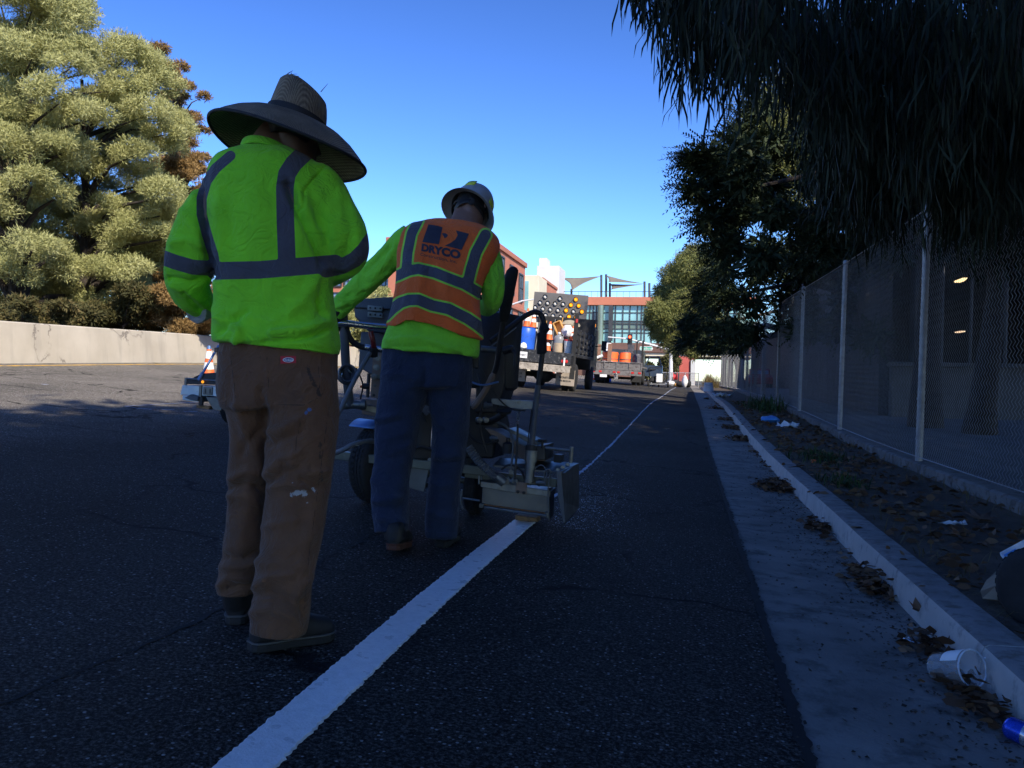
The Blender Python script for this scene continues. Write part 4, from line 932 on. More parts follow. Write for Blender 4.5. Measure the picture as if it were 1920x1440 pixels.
ctext(T1, '81 V8571', .085, M_blkp, (-.56, -.034, 1.055), .001)
for x in (.85, .98): put('tail_light', T1, M_taill, lambda m: m.lathe((x, -.01, .97), (0, -1, 0), [(0, .055), (.02, .052), (.03, .0)], 16))
for x in (-1.0, -1.12): put('tail_light', T1, M_taill, lambda m: m.lathe((x, -.01, .97), (0, -1, 0), [(0, .055), (.02, .052), (.03, .0)], 16))
put('step_handle', T1, M_plate, lambda m: m.box((.915, -.06, .93), (.055, .03, .30)))
put('corner_post', T1, M_dk, lambda m: (m.box((1.18, .07, 1.55), (.13, .13, 1.95)), m.box((1.20, .04, .80), (.16, .10, .75))))
put('marker_light', T1, M_taill, lambda m: m.box((1.20, -.005, 2.28), (.07, .02, .12)))
put('corner_post', T1, M_dk, lambda m: m.box((-1.18, .07, 1.55), (.10, .10, .75)))
for sx in (-1, 1):
    def rails(m):
        for k in range(6): m.box((sx*1.19, .25+k*.94, 1.62), (.06, .08, .86))
        for z in (1.36, 1.56, 1.76, 1.96): m.box((sx*1.15, 2.55, z), (.03, 4.8, .12))
    put('stake_side', T1, M_blk, rails)
put('headboard', T1, M_dk, lambda m: (m.box((0, 5.02, 1.95), (2.3, .06, 1.4)),))
put('cab', T1, M_cab, lambda m: (m.prism([(-1.05, 5.35, .75), (-1.05, 7.3, .75), (-1.05, 7.3, 1.55), (-1.05, 6.9, 1.65), (-1.05, 6.5, 2.35), (-1.05, 5.4, 2.4)], (2.1, 0, 0))), .04)
put('rear_window', T1, M_glassb, lambda m: m.box((0, 5.33, 2.0), (1.3, .03, .42)), 0)
for sx in (-1, 1):
    mr = put('mirror', T1, M_dk, lambda m: (m.box((sx*1.42, 6.3, 1.75), (.20, .08, .38)), m.bar((sx*1.05, 6.4, 1.7), (sx*1.35, 6.32, 1.75), .03, .03)))
put('beacon', T1, M_amber, lambda m: m.lathe((1.0, 5.6, 2.42), (0, 0, 1), [(0, .10), (.1, .10), (.14, .06), (.15, 0)], 14))
# arrow board
bw, bh, by, bz = 2.20, 1.15, 5.1, 2.97
bx0 = -.34
put('board_frame', T1, M_dk, lambda m: (m.box((bx0-.8, by+.08, 2.5), (.07, .07, 1.6)), m.box((bx0+.8, by+.08, 2.5), (.07, .07, 1.6)), m.box((bx0, by+.08, 2.46), (1.6, .06, .06))))
bd = put('arrow_board', T1, M_board, lambda m: m.box((bx0, by, bz), (bw, .06, bh)), .012)
LP = [((467, 362), 0), ((428, 405), 0), ((390, 440), 0), ((495, 408), 0), ((458, 450), 0), ((487, 497), 0), ((417, 495), 0), ((598, 375), 0), ((560, 412), 0), ((522, 455), 0), ((630, 415), 0), ((590, 460), 0), ((552, 500), 0), ((620, 508), 0), ((583, 545), 0),
      ((735, 380), 1), ((697, 420), 1), ((660, 460), 1), ((765, 425), 1), ((725, 468), 0), ((797, 468), 1), ((690, 505), 1), ((752, 510), 1), ((720, 545), 1)]
# board corners in that drawing: TL (370,322) TR (838,350) BR (838,560) BL (362,545)
for (ux, uy), lit in LP:
    fx = (ux-366)/(838-366); top = 322+28*fx; fy = (uy-top)/222
    q = Vector((bx0-bw/2+fx*bw, by-.03, bz+bh/2-fy*bh))
    m = MB(); n = 14
    outer = [[q+Vector((math.cos(a)*.088, -t, math.sin(a)*.088)) for a in np.linspace(0, 2*math.pi, n, endpoint=False)] for t in (0, .03)]
    m.rings(outer, True); rs = [q+Vector((math.cos(a)*.09, -.02, math.sin(a)*.09)) for a in np.linspace(.05, math.pi-.05, 9)]
    vs_ = rs+[p+Vector((0, -.10, 0)) for p in rs]+[p+Vector((0, -.10, 0))+(q-p)*.08 for p in rs]
    m.add(vs_, [(i, i+1, i+10, i+9) for i in range(8)], True)
    h = m.build('lamp_hood', M_dk); h.parent = bd
    m = MB(); m.lathe(q+Vector((0, -.045, 0)), (0, -1, 0), [(-.015, .074), (0, .074), (.015, .066), (.03, .04), (.036, .0)], n); o = m.build('lamp', M_amber if lit else M_lens); o.parent = bd

M_orange = pm('cone_orange', (.88, .15, .03), .55, 0, .1, 9, .1, 40, .002, dirt=(.30, .14, .08), dirt_amt=.12); M_refl = pm('reflective_white', (.84, .84, .82), .4, 0, .06, 9, 0); M_base = pm('black_rubber', (.025, .025, .027), .8, 0, .2, 8, .2, 50, .002)
def loc_in(tr, x, y, z): return xform(tr) @ Vector((x, y, z))
def cone(loc, h, lab, rot=None, collar=None, base=True, grp='traffic cones'):
    c = empty('traffic_cone', loc, lab, 'traffic cone', grp, rot)
    s = h/.71; r0_, r1_ = .135*s, .03*s
    def rr(t): return r0_+(r1_-r0_)*t
    m = MB(); m.lathe((0, 0, .03*s), (0, 0, 1), [(0, r0_+.012), (.02*s, r0_)]+[(.68*s*t, rr(t)) for t in (.06, .3, .6, .9, 1)]+[(.68*s, r1_*.7), (.62*s, r1_*.6)], 20, True); body = m.build('cone_body', M_orange, c)
    for a, b_ in ((.30, .50), (.62, .84)):
        m = MB(); m.lathe((0, 0, .03*s), (0, 0, 1), [(.68*s*a, rr(a)+.002), (.68*s*b_, rr(b_)+.002)], 20, False); m.build('reflective_band', M_refl, c)
    if collar: m = MB(); m.lathe((0, 0, .03*s), (0, 0, 1), [(.68*s*.9, rr(.9)+.003), (.68*s*1.0, rr(1.)+.003)], 20, False); m.build('collar', collar, c)
    m = MB(); m.box((0, 0, .015*s), (.37*s, .37*s, .035*s)); m.build('base', M_base, c, .006)
    return c
ROT1 = (0, TILT+.012, R_(-1))
ZB1 = 1.245
M_blue = pm('blue_plastic', (.02, .11, .58), .4, 0, .12, 4, .1, 30, .003, dirt=(.05, .08, .2), dirt_amt=.2)
def thing_at(name, tr, p, label, cat, group=None, rot=ROT1): return empty(name, loc_in(tr, *p), label, cat, group, rot)
dr = thing_at('plastic_drum', T1, (-.60, .48, ZB1), 'blue plastic drum standing on the truck bed with cones on top', 'drum')
m = MB(); m.lathe((0, 0, 0), (0, 0, 1), [(0, .285), (.02, .305), (.20, .31), (.44, .312), (.68, .305), (.70, .29), (.70, .30), (.72, .30), (.72, .285), (.69, .28)], 32); m.build('body', M_blue, dr)
m = MB(); m.lathe((0, 0, .695), (0, 0, 1), [(0, .278), (.008, .275)], 32); m.build('lid', M_blue, dr)
m = MB(); m.lathe((0.02, -.318, .12), (0, -1, 0), [(-.01, .10), (.0, .10), (.01, .04)], 9); m.build('splash', M_refl, dr)
cone(loc_in(T1, -.60, .44, ZB1+.72), .62, 'orange cone with white bands standing upright on the left of the blue drum', ROT1)
cone(loc_in(T1, -.40, .58, ZB1+.72), .58, 'orange cone on the right edge of the blue drum, half hidden by the hand grip', ROT1)
cone(loc_in(T1, .20, .50, ZB1), .56, 'lower orange cone of the pair stacked on the truck bed beside the drum', ROT1)
cone(loc_in(T1, .21, .52, ZB1+.36), .62, 'upper orange cone of the pair stacked on the truck bed beside the drum', ROT1)
cone(loc_in(T1, .98, .75, ZB1+.40), .50, 'red and white cone on the bed behind the bucket, next to the corner post', ROT1)
M_wood = pm('yellow_pine', (.62, .34, .10), .7, 0, .2, 5, .2, 30, .003)
pk = thing_at('wooden_crate', T1, (.56, .85, ZB1+.40), 'narrow yellow wooden box leaning above the grey jug', 'box', rot=(0, R_(-24), 0))
m = MB(); m.box((0, 0, .30), (.04, .22, .62)); m.box((.24, 0, .30), (.04, .22, .62)); m.build('side_board', M_wood, pk, .004)
m = MB(); m.box((.12, .09, .30), (.2, .03, .60)); m.build('back_board', M_wood, pk, .004); m = MB(); m.box((.12, 0, .605), (.24, .20, .03)); m.build('end_board', M_wood, pk, .004)
M_jug = pm('cloudy_grey_plastic', (.22, .235, .26), .35, 0, .15, 6, .1, 20, .003); M_sludge = pm('beige_residue', (.42, .33, .23), .6, 0, .2, 6, .1, 20, .003)
jg = thing_at('plastic_jug', T1, (.57, .42, ZB1), 'squat grey plastic jug with beige contents on the tail of the bed', 'jug')
m = MB(); m.rings([[Vector((math.cos(a)*w_, math.sin(a)*w_*.8, z)) for a in np.linspace(0, 6.283, 20, endpoint=False)] for z, w_ in ((.30, .158), (.40, .165), (.46, .16), (.52, .12), (.56, .05), (.60, .045))]); m.build('body', M_jug, jg)
m = MB(); m.rings([[Vector((math.cos(a)*w_, math.sin(a)*w_*.8, z)) for a in np.linspace(0, 6.283, 20, endpoint=False)] for z, w_ in ((0, .15), (.02, .162), (.16, .155), (.30, .158))]); m.build('contents', M_sludge, jg)
m = MB(); m.lathe((0, 0, .60), (0, 0, 1), [(0, .05), (.05, .05), (.055, .0)], 14); m.build('cap', M_refl, jg); m = MB(); m.tube([(.03, 0, .58), (.10, 0, .60), (.14, 0, .56), (.14, 0, .50)], .015, 6); m.build('handle', M_jug, jg)
M_pail = pm('white_pail', (.70, .70, .69), .45, 0, .08, 6, 0); M_redlid = pm('red_lid', (.60, .05, .05), .45, 0, .08, 6, 0)
pl = thing_at('plastic_bucket', T1, (.93, .40, ZB1), 'white plastic bucket with a red rim by the truck corner post', 'bucket')
m = MB(); m.lathe((0, 0, 0), (0, 0, 1), [(0, .12), (.35, .155), (.36, .165), (.39, .165)], 24); m.build('body', M_pail, pl); m = MB(); m.lathe((0, 0, .385), (0, 0, 1), [(0, .17), (.045, .17), (.05, .15)], 24); m.build('rim', M_redlid, pl); m = MB(); m.tube([(-.16, 0, .34), (-.1, -.15, .24), (0, -.19, .2), (.1, -.15, .24), (.16, 0, .34)], .004, 5); m.build('handle', M_galv, pl)
def blob(name, tr, p, size, mat, label, cat, seed, rot=ROT1, group=None):
    m = MB(); n, k = 16, 9; rs = []
    for j in range(k):
        ph = math.pi*(j+.5)/k; r = []
        for i in range(n):
            a = 2*math.pi*i/n; v = Vector((math.sin(ph)*math.cos(a), math.sin(ph)*math.sin(a), -math.cos(ph))); f = 1+.28*noise.noise(v*1.7+Vector((seed, seed, 0)))+.12*noise.noise(v*4+Vector((seed, 0, 3)))
            r.append(Vector((v.x*size[0]*f, v.y*size[1]*f, size[2]+v.z*size[2]*(f if v.z > 0 else 1))))
        rs.append(r)
    m.rings(rs); o = m.build(name, mat); o.location = loc_in(tr, *p) if tr else p
    if rot: o.rotation_euler = rot
    return tag(o, label, cat, group)
M_bag = pm('white_plastic_bag', (.74, .74, .76), .35, 0, .1, 6, .6, 12, .03); M_tan = pm('tan_sack', (.34, .30, .22), .85, 0, .15, 6, .4, 20, .01); M_yb = pm('yellow_bag', (.75, .55, .06), .6, 0, .12, 6, .5, 12, .02)
blob('plastic_bag', T1, (.78, .80, ZB1+.50), (.19, .18, .22), M_bag, 'crumpled white plastic bag above the bucket on the truck', 'bag', 3)
blob('sack', T1, (.80, 1.1, ZB1+.80), (.34, .3, .15), M_tan, 'tan sack lying on top of the load below the arrow board', 'sack', 8)
blob('sack', T1, (.82, 1.1, ZB1), (.36, .34, .42), M_dk, 'dark stuffed sack on the bed underneath the tan sack', 'sack', 12)
blob('plastic_bag', T1, (-1.0, .45, ZB1), (.13, .14, .16), M_yb, 'bright yellow bag at the left end of the truck bed', 'bag', 5)
blob('paper_bag', T1, (-1.0, .50, ZB1+.22), (.09, .10, .09), M_yb, 'small yellow bag heaped on the bright yellow one', 'bag', 9)
blob('rag', T1, (-.57, .10, ZB1), (.12, .07, .07), M_refl, 'white rag at the foot of the blue drum', 'rag', 15)
gb = thing_at('tool_rack', T1, (-.05, 2.2, ZB1), 'dark jumble of tools and rack behind the cones on the truck', 'rack')
m = MB(); m.box((0, 0, .45), (1.5, .05, .06)); m.box((0, 0, .80), (1.5, .05, .06)); m.box((-.7, 0, .45), (.05, .05, .9)); m.box((.7, 0, .45), (.05, .05, .9)); m.box((-.2, 0, .45), (.04, .05, .9)); m.build('frame', M_dk, gb, .004)
m = MB(); m.box((0, .2, .3), (1.3, .4, .6)); m.build('bin', M_cab, gb, .02)
for i, x in enumerate((-.5, -.25, .05, .3)): 
    m = MB(); m.tube([(x, -.05, .05), (x+.06, -.05, 1.0+.08*i)], .015, 6); m.build('tool_handle', M_wood if i % 2 else M_galv, gb)

# ------------------------------------------------------------------ second truck
T2Y = 46.0; t2x = onY(1155, 700, T2Y).x
T2 = empty('flatbed_truck', (t2x, T2Y, gz(t2x, T2Y)), 'grey flatbed truck further ahead with orange tanks and its right cab door open', 'truck', 'work trucks parked in the lane', (0, TILT-.03, R_(-.6)))
T2.scale = (1.1, 1, 1)
M_t2 = pm('weathered_grey_gate', (.17, .16, .155), .7, .1, .25, 4, .2, 30, .004, dirt=(.07, .05, .045), dirt_amt=.3)
put('bed', T2, M_t2, lambda m: m.box((0, 2.4, .98), (2.44, 4.8, .10)))
def gate(m):
    m.box((0, 0, 1.0), (2.44, .05, .42)); m.box((0, -.04, 1.19), (2.46, .05, .05)); m.box((0, -.04, .80), (2.46, .05, .05))
    for x in (-1.2, -.6, 0, .6, 1.2): m.box((x, -.04, 1.0), (.05, .05, .34))
put('tailgate', T2, M_t2, gate)
put('rear_bumper', T2, M_t2, lambda m: m.box((0, -.01, .64), (2.44, .08, .28)))
for x in (-1.12, -.78, -.1, .1, .78, 1.12): put('tail_light', T2, M_taill, lambda m: m.box((x, -.055, .66), (.14, .02, .10)))
put('number_plate', T2, M_plate, lambda m: m.box((-.62, -.04, .44), (.34, .02, .16)))
put('hitch', T2, M_rim, lambda m: (m.box((0, -.05, .42), (.18, .12, .30)), m.lathe((0, -.15, .45), (0, 0, 1), [(0, .03), (.1, .03), (.13, .05), (.18, .03), (.19, 0)], 10)))
put('chassis', T2, M_dk, lambda m: (m.box((-.42, 3.2, .70), (.09, 6.3, .2)), m.box((.42, 3.2, .70), (.09, 6.3, .2)), m.box((0, 1.3, .36), (1.7, .14, .14))))
for sx in (-1, 1):
    for dx in (.78, 1.02): wheel(T2, (sx*dx, 1.3, .41), (1, 0, 0), .41, .21)
    wheel(T2, (sx*.95, 5.6, .41), (1, 0, 0), .41, .23)
    put('mud_flap', T2, M_dk, lambda m: m.box((sx*.9, .8, .42), (.5, .02, .5)))
put('cab', T2, M_cab, lambda m: m.prism([(-1.0, 4.95, .6), (-1.0, 7.2, .6), (-1.0, 7.2, 1.35), (-1.0, 6.5, 1.45), (-1.0, 6.1, 2.0), (-1.0, 5.0, 2.05)], (2.0, 0, 0)), .05)
def door(m):     # swung wide open, seen from inside
    m.prism([(1.02, 5.9, .55), (1.95, 5.62, .50), (1.95, 5.62, 1.20), (1.02, 5.9, 1.20)], (.02, .07, 0))
    for a, b_ in (((1.06, 5.9, 1.2), (1.30, 5.83, 1.72)), ((1.30, 5.83, 1.72), (1.78, 5.68, 1.74)), ((1.78, 5.68, 1.74), (1.93, 5.63, 1.2))): m.bar(a, b_, .06, .06)
M_door = pm('dark_door_trim', (.05, .075, .12), .5, 0, .15, 3, 0)
dd = put('door', T2, M_door, door, .01); o = put('door_pull', None, M_dk, lambda m: m.box((1.45, 5.74, .95), (.4, .06, .07))); o.parent = dd
o = put('door_edge', None, pm('blue_door_paint', (.10, .20, .36), .4, .1, .1, 3, 0), lambda m: m.box((1.985, 5.63, .86), (.04, .10, .70))); o.parent = dd
put('corner_post', T2, M_dk, lambda m: (m.box((1.2, .1, 1.75), (.09, .09, 1.3)),))
M_kettle = pm('soot_grey_steel', (.10, .10, .115), .6, .4, .3, 5, .2, 30, .004, dirt=(.03, .03, .03), dirt_amt=.3)
ROT2 = (0, TILT-.03, R_(-.6))
def tank(x, y, w, lab):
    t = thing_at('melting_tank', T2, (x, y, 1.04), lab, 'tank', 'orange tanks on the flatbed', ROT2)
    m = MB(); m.lathe((0, 0, 0), (0, 0, 1), [(0, w), (.03, w), (.66, w), (.70, w*.9)], 24); m.build('shell', M_orange, t); m = MB(); m.lathe((0, 0, .70), (0, 0, 1), [(0, w*.92), (.05, w*.8), (.07, .08), (.12, .08), (.12, 0)], 24); m.build('lid', M_kettle, t)
    m = MB(); m.lathe((0, 0, .3), (0, 0, 1), [(0, w+.008), (.04, w+.008)], 24, False); m.build('hoop', M_kettle, t)
tank(-.42, .9, .44, 'larger orange tank in the middle of the flatbed'); tank(.33, .8, .30, 'narrower orange tank right of the larger one on the flatbed')
kt = thing_at('kettle_burner', T2, (.92, .8, 1.04), 'sooty grey kettle with a bent exhaust pipe at the right of the flatbed', 'kettle', None, ROT2)
m = MB(); m.lathe((0, 0, 0), (0, 0, 1), [(0, .26), (.5, .26), (.6, .18), (.66, .16)], 18); m.build('body', M_kettle, kt); m = MB(); m.tube([(-.05, 0, .6), (-.05, 0, 1.25), (-.02, 0, 1.36), (.08, 0, 1.38)], .035, 8); m.build('exhaust_pipe', M_dk, kt); m = MB(); m.box((-.38, .2, .9), (.34, .3, .5)); m.build('hopper', M_kettle, kt, .02)
M_post = pm('rough_brown_timber', (.24, .13, .085), .85, 0, .25, 6, .3, 20, .004)
for i, (x, z, h) in enumerate([(-.92, 1.35, 1.05), (-.40, 1.30, 1.15)]):
    m = MB(); m.box((0, 0, h/2), (.17 if i == 0 else .22, .14, h)); o = m.build('timber_post', M_post, None, .01); o.location = loc_in(T2, x, .28, z-.28); o.rotation_euler = ROT2; tag(o, ['slimmer brown timber standing at the left of the flatbed load', 'wider brown timber standing before the larger orange tank'][i], 'timber', 'timbers on the flatbed')
m = MB(); m.tube([(0, 0, 0), (-.75, 0, -.32)], .075, 12); o = m.build('roll_tube', M_refl); o.location = loc_in(T2, -.72, .1, 1.52); tag(o, 'white tube sticking out over the left side of the flatbed', 'tube')
blob('sand_heap', T2, (-.50, .35, 1.035), (.55, .22, .10), M_refl, 'low white heap of material along the tail of the flatbed', 'heap', 21, ROT2)
m = MB(); m.box((0, 0, 0), (.34, .3, .5)); m.box((0, -.16, .05), (.22, .03, .2)); o = m.build('equipment_box', M_plate, None, .02); o.location = loc_in(T2, -.62, 1.6, 2.0); tag(o, 'white box held high behind the timbers on the flatbed', 'box')
# ------------------------------------------------------------------ far pieces around the second truck
for i, px in enumerate((1107, 1112, 1117)):
    q = onY(px, 718, 62); q.z = gz(q.x, 62); cone(q, .5, ['left', 'middle', 'right'][i]+' one of three small far cones seen between the trucks\' wheels', None, grp='far cones beyond the trucks')
q = onY(1141, 718, 56); q.z = gz(q.x, 56); b_ = empty('blue_keg', q, 'small blue keg seen under the flatbed truck', 'keg')
m = MB(); m.lathe((0, 0, 0), (0, 0, 1), [(0, .14), (.03, .17), (.2, .18), (.37, .17), (.40, .14)], 18); m.build('body', M_blue, b_); m = MB(); m.lathe((0, 0, .4), (0, 0, 1), [(0, .05), (.05, .05), (.06, 0)], 12); m.build('cap', M_refl, b_)
q = onY(1226, 718, 60); q.z = gz(q.x, 60); blob('tarp_bundle', None, q, (.36, .3, .30), M_dk, 'dark bundle on the ground past the open truck door', 'bundle', 31, None); blob('tarp_bundle', None, q+Vector((.05, 0, .55)), (.20, .2, .13), pm('sky_blue_tarp', (.05, .35, .72), .5, 0, .1, 5, .3, 15, .01), 'sky blue bundle on top of the dark bundle past the truck door', 'bundle', 33, None)
# walk-behind layout cart
cy = 50.0; c0 = onY(1234, 728, cy); cx = c0.x; cz = gz(cx, cy)
ct = empty('striping_cart', (cx, cy, cz), 'small two wheeled striping cart with tall handles far up the lane', 'cart')
for x in (-.55, .55): wheel(ct, (x, 0, .17), (1, 0, 0), .17, .12)
put('frame', ct, M_galv, lambda m: (m.tube([(-.5, 0, .17), (.5, 0, .17)], .025, 8), m.bar((-.4, 0, .24), (-.4, 1.0, .24), .06, .06), m.bar((.4, 0, .24), (.4, 1.0, .24), .06, .06)))
put('tank', ct, M_plate, lambda m: m.box((.05, .1, .52), (.36, .3, .5)), .04); put('engine', ct, M_dk, lambda m: m.box((.0, .55, .45), (.55, .4, .4)), .04)
put('handle', ct, M_dk, lambda m: (m.tube([(-.45, .2, .25), (-.55, -.25, 1.05), (-.45, -.3, 1.12)], .025, 8))); put('handle', ct, M_dk, lambda m: (m.tube([(.45, .2, .25), (.52, -.25, 1.05), (.42, -.3, 1.12)], .025, 8))); put('handlebar', ct, M_dk, lambda m: m.tube([(-.47, -.29, 1.11), (.44, -.29, 1.11)], .02, 8))
wheel(ct, (0, 1.05, .12), (1, 0, 0), .12, .08)
# clutter at the end of the lane
q = onY(1266, 722, 66); q.z = gz(q.x, 66); hr = empty('hose_reel', q, 'red hose reel among the clutter at the end of the lane', 'reel')
m = MB(); m.lathe((-.15, 0, .7), (1, 0, 0), [(0, .36), (.03, .36), (.03, .2), (.27, .2), (.27, .36), (.30, .36)], 20); m.build('drum', M_redlid, hr); m = MB(); m.bar((-.25, 0, .0), (-.2, 0, .7), .05, .05); m.bar((.25, 0, .0), (.2, 0, .7), .05, .05); m.bar((-.28, 0, .03), (.28, 0, .03), .05, .05); m.build('stand', M_dk, hr)
for i, (px, sz, mt, lab, cat) in enumerate([(1284, (.2, .2, .42), M_bag, 'upright white bag at the end of the lane near the kerb', 'bag'), (1257, (.3, .25, .2), M_bag, 'low white bag left of the red hose reel', 'bag'), (1276, (.32, .3, .22), M_dk, 'dark heap between the hose reel and the upright white bag', 'heap'), (1271, (.3, .2, .14), M_wood, 'yellowish heap in front of the red hose reel', 'heap'), (1290, (.25, .3, .3), M_dk, 'dark sack against the kerb at the far end', 'sack')]):
    q = onY(px, 724, 62+i*.7); q.z = gz(q.x, q.y); blob(cat+'_bundle' if cat != 'bag' else 'plastic_bag', None, q, sz, mt, lab, cat, 40+i, None)
sp = []
for _ in range(900):
    x = 1.3+abs(random.gauss(0, .35)); y = random.uniform(56, 64); sp.append((x, y, kz(y)+.13))
blades('tall_dry_weeds', sp, 'tall dry yellow weeds by the fence at the far end of the kerb', .9, .012, M_straw, -.2)
sp = []
for _ in range(200):
    x = 1.9+random.gauss(0, .2); y = random.gauss(21.5, .8); sp.append((min(2.3, x), y, kz(y)+.13))
blades('weed_clump', sp, 'leafy green weed clump at the foot of the fence near the white litter', .35, .014, M_weed, -.3)
# red car behind the fence
q = onX(1417, 712, 5.2); car = empty('parked_car', (5.4, q.y, kz(q.y)+.13), 'red car parked behind the fence, seen only through the wire', 'car')
M_redc = pm('red_car_paint', (.42, .02, .02), .25, .1, .05, 2, 0)
put('body', car, M_redc, lambda m: m.prism([(-.88, -2.1, .3), (-.88, 2.1, .3), (-.88, 2.15, .75), (-.88, 1.0, .92), (-.88, -1.6, .95), (-.88, -2.15, .8)], (1.76, 0, 0)), .08)
put('cabin', car, M_redc, lambda m: m.prism([(-.74, -1.5, .93), (-.74, .95, .92), (-.74, .3, 1.42), (-.74, -1.0, 1.44)], (1.48, 0, 0)), .08)
for a in ((-.745, -.35, 1.18), (.745, -.35, 1.18)): put('window', car, M_glassb, lambda m: m.box(a, (.03, 1.3, .32)), 0)
put('window', car, M_glassb, lambda m: m.box((0, -1.33, 1.17), (1.2, .03, .34), Matrix.Rotation(R_(-40), 3, 'X')), 0)
for x in (-.7, .7): put('tail_light', car, M_taill, lambda m: m.box((x, -2.14, .72), (.32, .05, .12)))
for x in (-.8, .8):
    for y in (-1.3, 1.35): wheel(car, (x, y, .31), (1, 0, 0), .31, .2)
# ================================================================== LINE MACHINE pushed by the worker
M_zinc = pm('zinc_plated_steel', (.19, .20, .20), .45, .75, .18, 14, .1, 40, .002, dirt=(.16, .15, .12), dirt_amt=.2)
M_zy = pm('yellowish_zinc', (.135, .135, .105), .45, .6, .15, 12, .1, 40, .002, dirt=(.18, .17, .13), dirt_amt=.22)
M_chrome = pm('polished_tube', (.55, .57, .60), .22, .95, .08, 9, .05, 30, .001)
M_mblk = pm('machine_black', (.022, .022, .025), .5, .2, .2, 8, .1, 40, .002)
M_mgrey = pm('machine_slate_paint', (.075, .085, .105), .5, .2, .15, 6, .15, 50, .002)
M_grip = pm('foam_grip', (.014, .014, .015), .85, 0, .15, 20, .3, 80, .002)
M_alu = pm('brushed_aluminium', (.125, .128, .13), .42, .8, .15, 8, .1, 60, .002, dirt=(.15, .14, .13), dirt_amt=.15)
M_tanp = pm('tan_painted_plate', (.21, .155, .125), .6, .2, .12, 8, .1, 40, .002)
M_rust = pm('rusty_plate', (.30, .17, .075), .7, .2, .3, 12, .2, 50, .003, dirt=(.08, .05, .03), dirt_amt=.3)
M_bluez = pm('blue_painted_steel', (.12, .22, .42), .45, .4, .12, 6, .1, 40, .002)
M_hose = pm('grey_hose', (.11, .12, .135), .55, 0, .12, 10, .05, 40, .001)
M_redg = pm('dark_red_grip', (.16, .015, .015), .35, 0, .12, 9, 0)
def PP(l): return [P(*q) for q in l]
def spl(pts, k=6):          # Catmull-Rom through points
    p = [Vector(q) for q in pts]; p = [p[0]*2-p[1]]+p+[p[-1]*2-p[-2]]; out = []
    for i in range(1, len(p)-2):
        for j in range(k):
            t = j/k; out.append(.5*((2*p[i])+(p[i+1]-p[i-1])*t+(2*p[i-1]-5*p[i]+4*p[i+1]-p[i+2])*t*t+(-p[i-1]+3*p[i]-3*p[i+1]+p[i+2])*t**3))
    return out+[p[-2]]
MC = empty('line_marking_machine', G(880, 960), 'walk-behind line machine with black levers, laying the white stripe beside the kerb', 'line machine')
def mtube(name, l, r, mat, n=10, smooth=True):
    m = MB(); pts = PP(l); m.tube(spl(pts) if smooth and len(pts) > 2 else pts, r, n); return m.build(name, mat, MC, 0, True)
RX = r0.copy(); FY = f0.copy()                 # machine is square to the road, bar a small turn
MR = Matrix.Rotation(R_(-3), 3, 'Z')@Matrix.Rotation(.055, 3, 'Y')
AX = MR@Vector((1, 0, 0)); AY = MR@Vector((0, 1, 0)); AZ = MR@Vector((0, 0, 1))
def mbox(name, c, size, mat, bev=.004, rot=None, parent=None):
    m = MB(); m.box(P(*c) if len(c) == 3 and abs(c[0]) > 50 else c, size, rot if rot is not None else MR); o = m.build(name, mat, MC, bev, True)
    if parent is not None: reparent(o, parent)
    return o
def reparent(o, par):
    o.data.transform(xform(par).inverted()@xform(o)) if o.parent else o.data.transform(xform(par).inverted()); o.parent = par; o.location = (0, 0, 0)
def bolts(par, pts, r=.011, mat=None, name='bolt'):
    for q in pts:
        m = MB(); c = P(*q); m.lathe(c, -FW, [(0, r*1.5), (.004, r*1.5), (.004, r), (.011, r*.95), (.012, 0)], 8); o = m.build(name, mat or M_zinc); reparent(o, par)
# wheels
gl = G(688, 945); gr = G(886, 968)
wl_ = wheel(MC, MC.matrix_world.inverted()@Vector((0, 0, 0)), (1, 0, 0), .26, .165, 'wheel') if False else None
def mwheel(gp, R, w, treads, lean=AX):
    c = Vector((gp.x, gp.y, gz(gp.x, gp.y)))+AZ*R-xform(MC).translation
    return wheel(MC, c, lean, R, w, 'wheel', M_zinc, treads)
AXL = Matrix.Rotation(R_(-13), 3, 'Z')@AX
mwheel(gl+Vector((.02, .12, 0)), .262, .155, 46, AXL); mwheel(gr+Vector((-.02, .14, 0)), .17, .10, 40)
mwheel(G(800, 930)+Vector((0, 1.2, 0)), .20, .12, 0)
m = MB(); a = P(700, 868, 5.75); m.tube([a, P(890, 905, 5.75)], .022, 10); m.build('axle', M_zinc, MC, 0, True)
m = MB(); rs = []
for t in np.linspace(-.55, .75, 10):
    c = P(690, 868, 5.72); rs.append([c+AXL*x+AY*math.sin(t)*.29+AZ*math.cos(t)*.29 for x in (-.10, .10)])
v = [p for r in rs for p in r]; m.add(v, [(2*i, 2*i+1, 2*i+3, 2*i+2) for i in range(9)], True); o = m.build('fender', M_bluez, MC, 0, True); s_ = o.modifiers.new('solidify', 'SOLIDIFY'); s_.thickness = .004
# chassis rails
fr = mbox('frame_rail', (770, 868, 5.45), (1.05, .05, .055), M_zy); bolts(fr, [(806, 863, 5.41), (706, 846, 5.41), (706, 872, 5.41)])
mtube('frame_tube', [(745, 838, 5.5), (845, 857, 5.5)], .016, M_chrome, 10, False)
f2 = mbox('frame_rail', (958, 896, 5.42), (.60, .045, .055), M_zy); bolts(f2, [(958, 885, 5.38), (1032, 897, 5.38)])
mbox('skirt_plate', (778, 892, 5.5), (.17, .012, .17), M_alu, .003, MR@Matrix.Rotation(R_(8), 3, 'Y'))
mbox('skirt_foot', (785, 907, 5.55), (.24, .06, .03), M_mblk)
